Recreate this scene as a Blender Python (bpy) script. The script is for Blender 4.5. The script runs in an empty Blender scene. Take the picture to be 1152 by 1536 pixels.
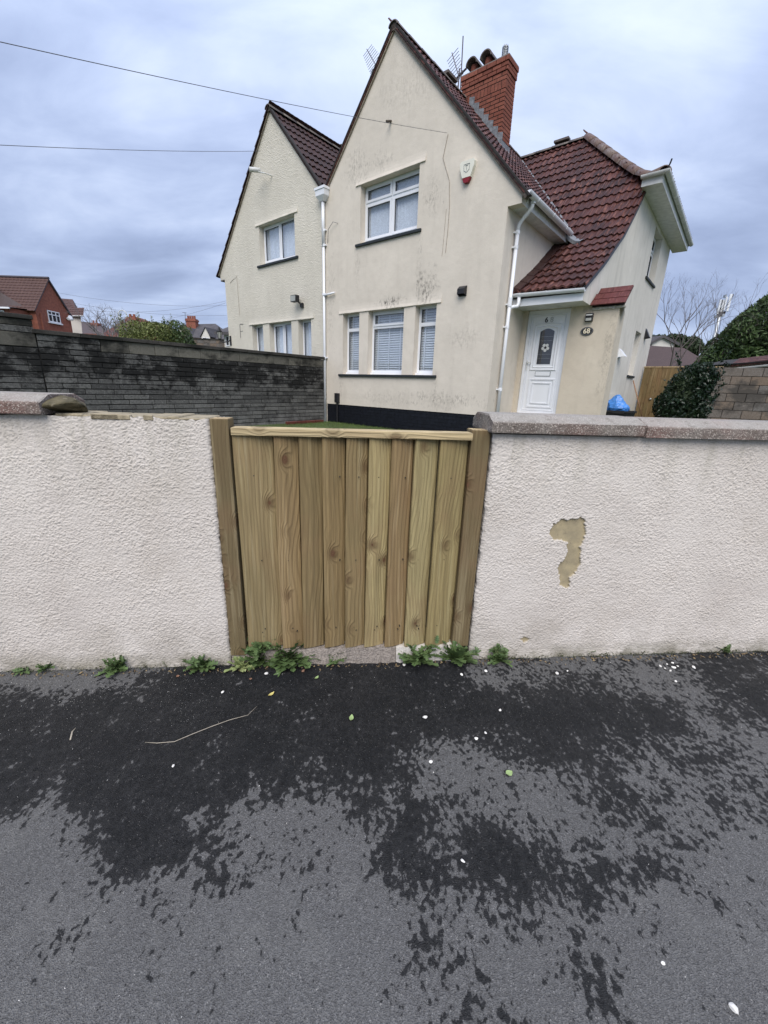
import bpy, bmesh, math, random
import numpy as np
from mathutils import Vector, Matrix
from mathutils.geometry import tessellate_polygon
random.seed(7)
rng = np.random.default_rng(11)
scene = bpy.context.scene
COL = scene.collection
R = math.radians

# ------------------------------------------------------------------ camera
H = 1.45
PITCH, ROLL, FPX = R(17.218), R(1.9465), 611.6
_fw = Vector((0, math.cos(PITCH), -math.sin(PITCH)))
_rt = Vector((1, 0, 0)); _up = Vector((0, math.sin(PITCH), math.cos(PITCH)))
CR = math.cos(ROLL) * _rt + math.sin(ROLL) * _up
CU = -math.sin(ROLL) * _rt + math.cos(ROLL) * _up
cam_d = bpy.data.cameras.new('camera'); cam = bpy.data.objects.new('camera', cam_d); COL.objects.link(cam)
cam.matrix_world = Matrix(((CR.x, CU.x, -_fw.x, 0), (CR.y, CU.y, -_fw.y, 0), (CR.z, CU.z, -_fw.z, H), (0, 0, 0, 1)))
cam_d.sensor_fit = 'VERTICAL'; cam_d.sensor_height = 24; cam_d.lens = 24 * FPX / 1536
cam_d.clip_start = 0.05; cam_d.clip_end = 3000
scene.camera = cam

# ------------------------------------------------------------------ light
scene.view_settings.view_transform = 'Standard'; scene.view_settings.look = 'None'
scene.view_settings.gamma = 1; scene.view_settings.use_curve_mapping = False
scene.view_settings.exposure = 1.15
SUN_EL, SUN_AZ = 50.0, 184.0       # azimuth measured clockwise from +Y: behind the camera, a little to the right
world = bpy.data.worlds.new('World'); scene.world = world; world.use_nodes = True
def build_world():
    nt = world.node_tree; nt.nodes.clear()
    N = nt.nodes.new; L = nt.links.new
    out = N('ShaderNodeOutputWorld')
    sky = N('ShaderNodeTexSky'); sky.sky_type = 'NISHITA'; sky.sun_disc = False
    sky.sun_elevation = R(SUN_EL); sky.sun_rotation = R(SUN_AZ)
    b1 = N('ShaderNodeBackground'); b1.inputs[1].default_value = 0.06; L(sky.outputs[0], b1.inputs[0])
    tc = N('ShaderNodeTexCoord'); sep = N('ShaderNodeSeparateXYZ'); L(tc.outputs['Generated'], sep.inputs[0])
    zc = N('ShaderNodeMath'); zc.operation = 'MAXIMUM'; L(sep.outputs[2], zc.inputs[0]); zc.inputs[1].default_value = 0.0
    za = N('ShaderNodeMath'); za.operation = 'ADD'; L(zc.outputs[0], za.inputs[0]); za.inputs[1].default_value = 0.30
    cx = N('ShaderNodeCombineXYZ')
    for i in (0, 1):
        dv = N('ShaderNodeMath'); dv.operation = 'DIVIDE'; L(sep.outputs[i], dv.inputs[0]); L(za.outputs[0], dv.inputs[1]); L(dv.outputs[0], cx.inputs[i])
    def noise(scale, detail, rough, dist, off):
        mp = N('ShaderNodeMapping'); mp.inputs['Location'].default_value = off
        mp.inputs['Rotation'].default_value = (0, 0, R(-28)); mp.inputs['Scale'].default_value = (1, 1.9, 1)
        L(cx.outputs[0], mp.inputs[0])
        n = N('ShaderNodeTexNoise'); n.inputs['Scale'].default_value = scale; n.inputs['Detail'].default_value = detail
        n.inputs['Roughness'].default_value = rough; n.inputs['Distortion'].default_value = dist
        L(mp.outputs[0], n.inputs['Vector']); return n.outputs[0]
    n1 = noise(0.85, 5, 0.48, 0.35, (30.1, 17.3, 0)); n2 = noise(2.3, 7, 0.56, 0.4, (7.1, 2.2, 0))
    m = N('ShaderNodeMix'); m.data_type = 'FLOAT'; m.inputs[0].default_value = 0.34; L(n1, m.inputs[2]); L(n2, m.inputs[3])
    ramp = N('ShaderNodeValToRGB'); L(m.outputs[0], ramp.inputs[0])
    cr = ramp.color_ramp; cr.interpolation = 'B_SPLINE'
    cr.elements[0].position = 0.33; cr.elements[0].color = (0.135, 0.168, 0.258, 1)
    cr.elements[1].position = 0.64; cr.elements[1].color = (0.365, 0.41, 0.51, 1)
    e = cr.elements.new(0.44); e.color = (0.190, 0.232, 0.345, 1)
    e = cr.elements.new(0.54); e.color = (0.262, 0.312, 0.435, 1)
    # an overcast dome is brighter towards the zenith
    zq = N('ShaderNodeMath'); zq.operation = 'MULTIPLY'; L(zc.outputs[0], zq.inputs[0]); L(zc.outputs[0], zq.inputs[1])
    zr = N('ShaderNodeMath'); zr.operation = 'MULTIPLY_ADD'; L(zq.outputs[0], zr.inputs[0]); zr.inputs[1].default_value = 0.95; zr.inputs[2].default_value = 0.93
    b2 = N('ShaderNodeBackground'); L(ramp.outputs[0], b2.inputs[0]); L(zr.outputs[0], b2.inputs[1])
    mx = N('ShaderNodeMixShader'); mx.inputs[0].default_value = 0.93
    L(b1.outputs[0], mx.inputs[1]); L(b2.outputs[0], mx.inputs[2]); L(mx.outputs[0], out.inputs[0])
build_world()
sd = bpy.data.lights.new('sun', 'SUN'); sd.energy = 1.5; sd.angle = R(50); sd.color = (1.0, 0.93, 0.83)
sun = bpy.data.objects.new('sun', sd); COL.objects.link(sun)
_az, _el = R(SUN_AZ), R(SUN_EL)
sdir = Vector((math.sin(_az) * math.cos(_el), math.cos(_az) * math.cos(_el), math.sin(_el)))
sun.rotation_euler = sdir.to_track_quat('Z', 'Y').to_euler(); sun.location = sdir * 30

# ------------------------------------------------------------------ materials
class NT:
    def __init__(s, name):
        s.mat = bpy.data.materials.new(name); s.mat.use_nodes = True
        s.t = s.mat.node_tree; s.t.nodes.clear()
        s.out = s.t.nodes.new('ShaderNodeOutputMaterial'); s.b = s.t.nodes.new('ShaderNodeBsdfPrincipled')
        s.t.links.new(s.b.outputs[0], s.out.inputs[0]); s._tc = None
        s.b.inputs['Specular IOR Level'].default_value = 0.35
    def n(s, typ, **k):
        nd = s.t.nodes.new('ShaderNode' + typ)
        for a, v in k.items(): setattr(nd, a, v)
        return nd
    def L(s, a, b): s.t.links.new(a, b)
    def put(s, inp, v):
        if hasattr(v, 'links') or hasattr(v, 'is_output'): s.L(v, inp)
        else:
            if isinstance(v, (tuple, list)) and len(v) == 3 and inp.type == 'RGBA': v = (*v, 1)
            inp.default_value = v
    @property
    def obj(s):
        if not s._tc: s._tc = s.n('TexCoord')
        return s._tc.outputs['Object']
    def mapping(s, vec, loc=(0, 0, 0), rot=(0, 0, 0), sc=(1, 1, 1)):
        m = s.n('Mapping'); s.L(vec, m.inputs[0]); s.put(m.inputs['Location'], loc); s.put(m.inputs['Rotation'], rot); s.put(m.inputs['Scale'], sc); return m.outputs[0]
    def noise(s, sc, det=4, ro=0.55, dist=0, vec=None):
        n = s.n('TexNoise'); s.L(vec if vec is not None else s.obj, n.inputs['Vector'])
        s.put(n.inputs['Scale'], sc); s.put(n.inputs['Detail'], det); s.put(n.inputs['Roughness'], ro); s.put(n.inputs['Distortion'], dist); return n.outputs[0]
    def voro(s, sc, feat='F1', vec=None, out=0, rnd=1.0):
        n = s.n('TexVoronoi', feature=feat); s.L(vec if vec is not None else s.obj, n.inputs['Vector']); s.put(n.inputs['Scale'], sc); s.put(n.inputs['Randomness'], rnd); return n.outputs[out]
    def math(s, op, a, b=None, c=None, clamp=False):
        n = s.n('Math', operation=op); n.use_clamp = clamp; s.put(n.inputs[0], a)
        if b is not None: s.put(n.inputs[1], b)
        if c is not None: s.put(n.inputs[2], c)
        return n.outputs[0]
    def rng(s, v, a, b, c=0.0, d=1.0, smooth=False):
        n = s.n('MapRange'); n.interpolation_type = 'SMOOTHSTEP' if smooth else 'LINEAR'
        s.put(n.inputs[0], v); s.put(n.inputs[1], a); s.put(n.inputs[2], b); s.put(n.inputs[3], c); s.put(n.inputs[4], d); return n.outputs[0]
    def mix(s, f, a, b, mode='MIX'):
        n = s.n('Mix', data_type='RGBA', blend_type=mode); s.put(n.inputs[0], f); s.put(n.inputs[6], a); s.put(n.inputs[7], b); return n.outputs[2]
    def bump(s, h, dist=0.01, st=1.0, prev=None):
        n = s.n('Bump'); s.put(n.inputs['Height'], h); s.put(n.inputs['Distance'], dist); s.put(n.inputs['Strength'], st)
        if prev is not None: s.L(prev, n.inputs['Normal'])
        return n.outputs[0]
    def attr(s, name, out='Fac'):
        n = s.n('Attribute'); n.attribute_name = name; return n.outputs[out]
    def rand(s): return s.n('ObjectInfo').outputs['Random']
    def sep(s, v):
        n = s.n('SeparateXYZ'); s.L(v, n.inputs[0]); return n.outputs
    def fin(s, col=None, rough=0.8, nrm=None, metal=0.0, spec=None):
        if col is not None: s.put(s.b.inputs['Base Color'], col)
        s.put(s.b.inputs['Roughness'], rough); s.put(s.b.inputs['Metallic'], metal)
        if nrm is not None: s.L(nrm, s.b.inputs['Normal'])
        if spec is not None: s.put(s.b.inputs['Specular IOR Level'], spec)
        return s.mat

def blob(m, c, r, sharp=0.0, nsc=6.0, namt=0.6):
    """soft irregular patch round c (object coords) with radii r -> 0..1"""
    v = m.mapping(m.obj, loc=tuple(-c[i] / r[i] for i in range(3)), sc=tuple(1 / q for q in r))
    n = m.n('VectorMath', operation='LENGTH'); m.L(v, n.inputs[0])
    d = m.math('ADD', n.outputs['Value'], m.rng(m.noise(nsc, 5, .65), 0.3, 0.7, -namt, namt))
    return m.rng(d, 1.0, sharp, 0, 1, True)

def plain(name, col, rough=0.6, var=0.06, sc=8, metal=0, spec=None, bump=0.0, bsc=60):
    m = NT(name); n = m.noise(sc, 4)
    c = m.mix(m.rng(n, .3, .7), tuple(q * (1 - var) for q in col), tuple(min(1, q * (1 + var)) for q in col))
    nr = m.bump(m.noise(bsc, 3), bump) if bump else None
    return m.fin(c, rough, nr, metal, spec)

def facade_mat(name, base, dark, stains, grain=0.0012, gsc=70, pebble=0, streak=0.25):
    m = NT(name)
    n1 = m.noise(0.9, 6, .6); n2 = m.noise(5, 6, .65)
    sv = m.mapping(m.obj, sc=(2.2, 2.2, .35)); n3 = m.noise(2.2, 5, .6, vec=sv)
    c = m.mix(m.rng(n1, .35, .7), base, dark)
    c = m.mix(m.rng(n2, .45, .75, 0, .3), c, tuple(q * .82 for q in dark))
    c = m.mix(m.rng(n3, .52, .78, 0, streak), c, tuple(q * .62 for q in dark))
    for (cc, rr, st, col, k) in stains:
        bl = blob(m, cc, rr, 0.1, k, .55)
        sp = m.rng(m.noise(15, 8, .78, vec=m.mapping(m.obj, sc=(1.3, 1, .7))), .46, .62)
        c = m.mix(m.math('MULTIPLY', m.math('MULTIPLY', bl, sp), st), c, col)
    if pebble:
        h = m.voro(pebble); nr = m.bump(h, .010, .9)
        nr = m.bump(m.noise(pebble * .4, 3), .012, .8, nr)
    else:
        nr = m.bump(m.noise(gsc, 5, .6), grain * 2.0, 1)
        nr = m.bump(m.noise(7, 4, .5), 0.012, .5, nr)
    return m.fin(c, .9, nr, spec=.2)

def wood_mat(name, a, b, knot=(0.035, .018, .010), rot=False, green=0.3):
    m = NT(name); r = m.rand()
    off = m.n('CombineXYZ'); m.L(m.math('MULTIPLY', r, 37.0), off.inputs[0]); m.L(m.math('MULTIPLY', r, 91.0), off.inputs[2]); m.L(m.math('MULTIPLY', r, 13.0), off.inputs[1])
    va = m.n('VectorMath', operation='ADD'); m.L(m.obj, va.inputs[0]); m.L(off.outputs[0], va.inputs[1]); P = va.outputs[0]
    if rot: P = m.mapping(P, rot=(0, R(90), 0))
    # knots: sparse voronoi cells stretched along the grain
    kv = m.mapping(P, sc=(1, .3, .62)); vn = m.n('TexVoronoi', feature='F1'); m.L(kv, vn.inputs['Vector']); vn.inputs['Scale'].default_value = 9.5
    kd = vn.outputs['Distance']; keep = m.math('GREATER_THAN', m.sep(vn.outputs['Color'])[0], .25)
    size = m.rng(m.sep(vn.outputs['Color'])[1], 0, 1, .05, .17)
    kmask = m.math('MULTIPLY', m.rng(m.math('DIVIDE', kd, size), 1.1, .8, 0, 1, True), keep)
    halo = m.math('MULTIPLY', m.rng(kd, .42, .05, 0, 1, True), keep)
    # growth rings bend round the knots
    warp = m.noise(1.6, 2, .5, vec=m.mapping(P, sc=(2.2, 2.2, .6)))
    x = m.sep(P)[0]; ph = m.math('ADD', m.math('MULTIPLY', x, 330.0), m.math('MULTIPLY', warp, 62.0))
    ph = m.math('ADD', ph, m.math('MULTIPLY', halo, 13.0))
    ring = m.rng(m.math('SINE', ph), -1, 1, 0, 1)
    ring = m.math('POWER', ring, 2.6)
    fib = m.noise(46, 5, .65, vec=m.mapping(P, sc=(5, 3, .12)))
    tone = m.rng(r, 0, 1, 0.0, 1.0)
    base = m.mix(tone, a, b)
    dk = m.mix(.62, base, (.10, .066, .034), 'MIX')
    c = m.mix(m.math('MULTIPLY', m.math('MULTIPLY', ring, m.rng(m.noise(3.3, 3, .5, vec=m.mapping(P, sc=(3, 1, .5))), .35, .65, .35, 1)), .95), base, dk)
    c = m.mix(m.rng(fib, .38, .62, 0, .75), c, m.mix(.45, base, (.08, .06, .035)))
    oc = m.n('ObjectInfo').outputs['Color']
    br = m.noise(16, 4, .6, vec=m.mapping(P, sc=(2.2, 1, .10))); c = m.mix(m.rng(br, .44, .60, 0, .55), c, m.mix(.55, base, (.085, .055, .028)))
    lt = m.noise(21, 3, .5, vec=m.mapping(P, loc=(3, 1, 2), sc=(2.2, 1, .08))); c = m.mix(m.rng(lt, .54, .66, 0, .35), c, m.mix(.5, base, (.60, .52, .33)))
    c = m.mix(1.0, c, oc, 'MULTIPLY')
    big = m.noise(1.7, 4, .6, vec=m.mapping(P, sc=(2, 2, .8)))
    c = m.mix(m.rng(big, .45, .75, 0, green), c, (.13, .12, .055))
    c = m.mix(m.rng(m.noise(2.4, 3, .6, vec=m.mapping(P, loc=(4, 2, 8))), .52, .75, 0, .35), c, (.24, .13, .075))
    c = m.mix(m.math('MULTIPLY', m.math('POWER', halo, 1.6), .75), c, (.10, .058, .028))
    kr = m.rng(m.math('SINE', m.math('MULTIPLY', kd, 260.0)), -1, 1, 0, .6)
    c = m.mix(kmask, c, m.mix(kr, (.16, .085, .045), knot))
    h = m.math('ADD', m.math('MULTIPLY', ring, .5), fib)
    nr = m.bump(h, .0032, 1); nr = m.bump(m.noise(220, 3, .6, vec=m.mapping(P, sc=(.6, .6, 1.8))), .0012, .7, nr)
    return m.fin(c, .78, nr, spec=.25)

def tile_mat(name, c1, c2, c3, hw=0.45):
    m = NT(name); r = m.rand()
    g = m.n('NewGeometry').outputs['Position']
    st = m.noise(3.0, 5, .6, vec=m.mapping(m.obj, sc=(14, 1.4, 4)))
    off = m.math('MULTIPLY', r, 50.0); cv = m.n('CombineXYZ'); m.L(off, cv.inputs[0]); m.L(off, cv.inputs[1])
    va = m.n('VectorMath', operation='ADD'); m.L(m.obj, va.inputs[0]); m.L(cv.outputs[0], va.inputs[1])
    st = m.noise(2.4, 5, .65, vec=m.mapping(va.outputs[0], sc=(12, 1.2, 4)))
    c = m.mix(m.rng(r, 0, 1, 0, 1), c1, c2)
    c = m.mix(m.math('MULTIPLY', m.rng(st, .50, .62), m.rng(m.noise(1.3, 2, .5, vec=g), .35, .65, .35, 1)), c, c3)
    c = m.mix(m.rng(m.noise(9, 5, .7, vec=g), .5, .75, 0, .5), c, tuple(q * .45 for q in c1))
    c = m.mix(m.rng(m.noise(35, 3, .6, vec=g), .60, .78, 0, .35), c, (.16, .13, .115))
    nr = m.bump(m.noise(120, 4, .6, vec=g), .004, .5)
    return m.fin(c, .62, nr, spec=.3)

def brick_mat(name, c1, c2, c3):
    m = NT(name); r = m.rand(); g = m.n('NewGeometry').outputs['Position']
    c = m.mix(r, c1, c2); c = m.mix(m.rng(m.noise(18, 5, .7, vec=g), .45, .7, 0, .7), c, c3)
    return m.fin(c, .9, m.bump(m.noise(150, 4, .6, vec=g), .004, .7), spec=.2)

def stone_mat(name, c1, c2, stain, top=None, sc=5):
    m = NT(name); r = m.rand(); g = m.n('NewGeometry').outputs['Position']
    c = m.mix(r, c1, c2)
    c = m.mix(m.rng(m.noise(sc * 6, 6, .75, vec=g), .38, .68, 0, .65), c, tuple(q * .45 for q in c1))
    c = m.mix(m.rng(m.noise(sc * 9, 5, .75, vec=m.mapping(g, loc=(5, 5, 5))), .55, .72, 0, .5), c, tuple(min(1, q * 2.1) for q in c2))
    c = m.mix(m.math('MULTIPLY', m.rng(m.noise(sc * .35, 5, .65, vec=m.mapping(g, sc=(1, 1, 1.6))), .46, .60), .9), c, stain)
    return m.fin(c, .92, m.bump(m.noise(90, 5, .7, vec=g), .008, .8), spec=.2)

MAT = {}
U0, V0 = -8.58, 7.8       # house frame: party corner of the two gables
ZG = 0.45
def hs(u, v, z): return (u - U0, v - V0, z - ZG)
mould = (.045, .042, .038)
MAT['render'] = facade_mat('painted_render', (.67, .612, .530), (.59, .538, .464), [
    (hs(-5.52, 7.8, 3.42), (.40, .6, .42), .92, mould, 6), (hs(-6.45, 7.8, 3.26), (.5, .6, .17), .95, mould, 6),
    (hs(-5.45, 7.8, 5.05), (.36, .6, .5), .38, mould, 5), (hs(-6.85, 7.8, 5.95), (.5, .6, .3), .35, mould, 5),
    (hs(-7.6, 7.8, 6.05), (.55, .6, .6), .42, mould, 5), (hs(-4.9, 7.8, 1.2), (1.3, .6, .25), .5, mould, 5),
    (hs(-6.6, 7.8, 1.15), (1.6, .6, .22), .28, mould, 5), (hs(-4.5, 7.8, 2.4), (.5, .6, .3), .3, mould, 5),
    (hs(-8.45, 7.8, 3.4), (.3, .6, 1.6), .3, mould, 5),
    (hs(-7.5, 7.8, 4.1), (.12, .6, .6), .3, mould, 3), (hs(-5.72, 7.8, 4.1), (.12, .6, .6), .3, mould, 3), (hs(-5.12, 7.8, 1.35), (.10, .6, .45), .3, mould, 3), (hs(-8.05, 7.8, 1.35), (.10, .6, .45), .3, mould, 3), (hs(-6.3, 7.8, 7.0), (.9, .6, .7), .22, mould, 2)])
MAT['render_dash'] = facade_mat('roughcast_render', (.665, .625, .54), (.585, .548, .47), [
    (hs(-9.2, 7.8, 4.6), (.7, .6, 1.2), .25, mould, 4), (hs(-10.6, 7.8, 4.2), (1.6, .6, .4), .18, mould, 4)], pebble=48, streak=.18)
MAT['render_side'] = facade_mat('side_render', (.68, .645, .58), (.58, .55, .49), [], streak=.5)
MAT['render_porch'] = facade_mat('porch_render', (.60, .535, .435), (.53, .465, .375), [
    (hs(-2.1, 9.0, 2.2), (.15, .5, 1.2), .35, mould, 4), (hs(-2.5, 9., 2.95), (.5, .5, .12), .45, mould, 4)], streak=.2)
MAT['upvc'] = plain('white_upvc', (.74, .76, .80), .32, .03, 3, spec=.45)
MAT['upvc_grime'] = plain('weathered_white_plastic', (.60, .61, .60), .42, .16, 9, spec=.4)
MAT['sill'] = plain('dark_sill_paint', (.022, .027, .03), .6, .3, 30)
MAT['black'] = plain('black_plastic', (.018, .018, .02), .45, .2, 20)
MAT['lead'] = plain('lead_flashing', (.17, .18, .195), .55, .3, 14, bump=.01, bsc=14)
MAT['steel'] = plain('galvanised_steel', (.42, .44, .46), .45, .15, 20, metal=.6)
MAT['aerial'] = plain('weathered_aluminium', (.10, .09, .10), .5, .2, 20, metal=.3)
MAT['cable'] = plain('cable_sheath', (.11, .11, .12), .6, .2, 20)
MAT['mortar'] = plain('mortar', (.20, .19, .175), .95, .25, 30, bump=.006)
MAT['darkmortar'] = plain('dark_mortar', (.018, .017, .016), .95, .3, 30, bump=.006)
MAT['tan_mortar'] = plain('tan_bedding_mortar', (.30, .255, .175), .95, .35, 25, bump=.01, bsc=40)
MAT['step_concrete'] = plain('gritty_concrete', (.27, .235, .205), .95, .35, 90, bump=.01, bsc=120)
MAT['lime'] = plain('pale_mortar', (.52, .49, .45), .95, .2, 25, bump=.008, bsc=40)
MAT['tile'] = tile_mat('maroon_roof_tile', (.028, .0100, .0088), (.072, .0225, .0180), (.185, .076, .056))
MAT['tile_dark'] = tile_mat('brown_roof_tile', (.024, .011, .0095), (.040, .017, .014), (.062, .027, .021))
MAT['hiptile'] = tile_mat('weathered_hip_tile', (.15, .115, .095), (.115, .065, .052), (.20, .175, .15))
MAT['redtile'] = tile_mat('red_painted_tile', (.080, .020, .017), (.10, .024, .020), (.14, .045, .037))
MAT['ridge'] = tile_mat('grey_ridge_tile', (.10, .085, .075), (.13, .11, .10), (.17, .15, .13))
MAT['underlay'] = plain('roof_underside', (.03, .027, .026), .9, .2, 10)
MAT['verge_tan'] = plain('tan_verge_mortar', (.30, .255, .205), .95, .3, 14, bump=.01, bsc=30)
MAT['vergemortar'] = plain('verge_mortar', (.085, .072, .062), .95, .35, 14, bump=.01, bsc=30)
MAT['brick'] = brick_mat('red_brick', (.19, .066, .046), (.27, .100, .068), (.12, .048, .036))
def m_():
    m = NT('weathered_walling_stone'); r = m.rand(); g = m.n('NewGeometry').outputs['Position']
    c = m.mix(r, (.060, .060, .058), (.165, .163, .154))
    c = m.mix(m.rng(m.noise(30, 6, .75, vec=g), .40, .66, 0, .75), c, (.035, .035, .034))
    c = m.mix(m.rng(m.noise(42, 5, .75, vec=m.mapping(g, loc=(5, 5, 5))), .56, .70, 0, .6), c, (.27, .265, .25))
    z = m.sep(g)[2]; band = m.math('MULTIPLY', m.rng(z, 1.15, 1.55, .0, 1, True), m.rng(z, 2.2, 1.8, .5, 1, True))
    st = m.rng(m.math('ADD', m.noise(2.6, 9, .74, vec=m.mapping(g, sc=(1, 1, 1.5))), m.math('MULTIPLY', band, .13)), .54, .64)
    c = m.mix(m.math('MULTIPLY', st, .90), c, (.010, .010, .010))
    c = m.mix(m.math('MULTIPLY', m.rng(z, 1.1, .6, 0, .45), m.rng(m.noise(4, 4, .6, vec=g), .4, .6)), c, (.24, .24, .23))
    return m.fin(c, .92, m.bump(m.noise(90, 5, .7, vec=g), .008, .8), spec=.2)
MAT['stone'] = m_()
MAT['stone_big'] = stone_mat('weathered_wall_block', (.19, .18, .15), (.11, .105, .09), (.02, .02, .018))
MAT['stone_cap'] = stone_mat('dark_wall_capping', (.055, .052, .048), (.075, .07, .062), (.02, .02, .018))
MAT['cblock'] = stone_mat('concrete_block', (.19, .145, .11), (.155, .15, .145), (.06, .055, .05))
MAT['curtain'] = plain('net_curtain', (.80, .83, .88), .9, .12, 30)
MAT['blind'] = plain('window_blind', (.74, .77, .80), .6, .05, 10)
MAT['room'] = plain('dark_room_interior', (.03, .03, .035), .9, .2, 2)
def m_():
    m = NT('navy_plinth_paint'); g = m.obj
    c = m.mix(m.rng(m.noise(12, 5, .6), .4, .7), (.0025, .0035, .0075), (.007, .009, .016))
    return m.fin(c, .6, m.bump(m.noise(60, 3), .004))
MAT['plinth'] = m_()
def m_():
    m = NT('window_glass'); m.t.nodes.remove(m.b)
    tr = m.n('BsdfTransparent'); tr.inputs[0].default_value = (.93, .95, .97, 1)
    gl = m.n('BsdfGlossy'); gl.inputs['Roughness'].default_value = .02
    fr = m.n('LayerWeight'); fr.inputs[0].default_value = .5
    mx = m.n('MixShader'); m.L(m.math('ADD', m.math('MULTIPLY', m.math('POWER', fr.outputs['Facing'], 4.0), .85), .09, clamp=True), mx.inputs[0])
    m.L(tr.outputs[0], mx.inputs[1]); m.L(gl.outputs[0], mx.inputs[2]); m.L(mx.outputs[0], m.out.inputs[0]); return m.mat
MAT['glass'] = m_()
def m_():
    m = NT('aggregate_coping'); g = m.obj
    c = m.mix(m.rng(m.noise(9, 5, .6), .35, .65), (.165, .135, .118), (.25, .225, .20))
    c = m.mix(m.rng(m.noise(2.5, 3, .6), .45, .65, 0, .7), c, (.23, .125, .105))
    v = m.n('TexVoronoi'); m.L(g, v.inputs['Vector']); v.inputs['Scale'].default_value = 230
    sp = m.sep(v.outputs['Color'])
    c = m.mix(m.math('MULTIPLY', m.math('GREATER_THAN', sp[0], .82), .6), c, (.52, .46, .41)); c = m.mix(m.math('MULTIPLY', m.math('GREATER_THAN', sp[1], .84), .6), c, (.09, .075, .065))
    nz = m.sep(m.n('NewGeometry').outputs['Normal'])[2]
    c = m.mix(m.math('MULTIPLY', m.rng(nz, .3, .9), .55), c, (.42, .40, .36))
    c = m.mix(m.rng(m.noise(22, 5, .7), .55, .7, 0, .5), c, (.10, .085, .065))
    return m.fin(c, .9, m.bump(v.outputs['Distance'], .004, .8, m.bump(m.noise(40, 4), .006)), spec=.2)
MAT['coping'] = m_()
def m_():
    m = NT('mossy_broken_stone')
    c = m.mix(m.rng(m.noise(11, 6, .7), .4, .62), (.15, .125, .07), (.045, .04, .022))
    c = m.mix(m.rng(m.noise(25, 5, .7), .56, .68, 0, .8), c, (.32, .27, .2))
    return m.fin(c, .95, m.bump(m.noise(50, 5, .7), .012))
MAT['moss'] = m_()
def m_():
    m = NT('roughcast_wall'); bare = m.attr('bare')
    c = m.mix(m.rng(m.noise(1.5, 6, .6), .35, .7), (.615, .572, .525), (.535, .492, .448))
    c = m.mix(m.rng(m.noise(4, 6, .7), .5, .75, 0, .35), c, (.42, .375, .34))
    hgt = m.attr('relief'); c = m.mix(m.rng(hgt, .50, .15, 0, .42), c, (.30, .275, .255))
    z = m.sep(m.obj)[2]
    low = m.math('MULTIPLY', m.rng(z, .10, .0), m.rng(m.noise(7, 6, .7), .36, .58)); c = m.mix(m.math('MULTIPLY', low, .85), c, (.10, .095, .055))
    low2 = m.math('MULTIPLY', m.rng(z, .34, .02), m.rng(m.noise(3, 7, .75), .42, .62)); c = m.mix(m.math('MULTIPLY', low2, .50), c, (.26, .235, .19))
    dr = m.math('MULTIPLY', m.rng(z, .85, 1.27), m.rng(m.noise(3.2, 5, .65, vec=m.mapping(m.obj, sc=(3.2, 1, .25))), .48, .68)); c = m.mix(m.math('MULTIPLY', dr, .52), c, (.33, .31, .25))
    gs = m.math('MULTIPLY', m.rng(m.noise(2.1, 6, .7, vec=m.mapping(m.obj, loc=(3, 1, 7))), .52, .70), .30); c = m.mix(gs, c, (.40, .35, .29))
    bc = m.mix(m.rng(m.noise(14, 6, .7), .35, .65), (.40, .335, .21), (.30, .255, .17)); bc = m.mix(m.rng(m.noise(40, 5, .7), .55, .7, 0, .6), bc, (.20, .17, .12))
    c = m.mix(bare, c, bc)
    nr = m.bump(m.noise(330, 3, .6), .0016, .6)
    return m.fin(c, .88, nr, spec=.22)
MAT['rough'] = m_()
MAT['wood'] = wood_mat('treated_timber', (.48, .385, .205), (.27, .198, .098))
MAT['wood_cut'] = wood_mat('fresh_sawn_timber', (.66, .52, .30), (.58, .44, .25), green=.05)
MAT['wood_rail'] = wood_mat('sawn_rail_timber', (.62, .50, .29), (.54, .41, .23), rot=True, green=.05)
MAT['wood_post'] = wood_mat('timber_post', (.215, .165, .088), (.175, .132, .068))
MAT['wood_fence'] = wood_mat('fence_timber', (.26, .175, .08), (.19, .125, .055), green=.6)
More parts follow.
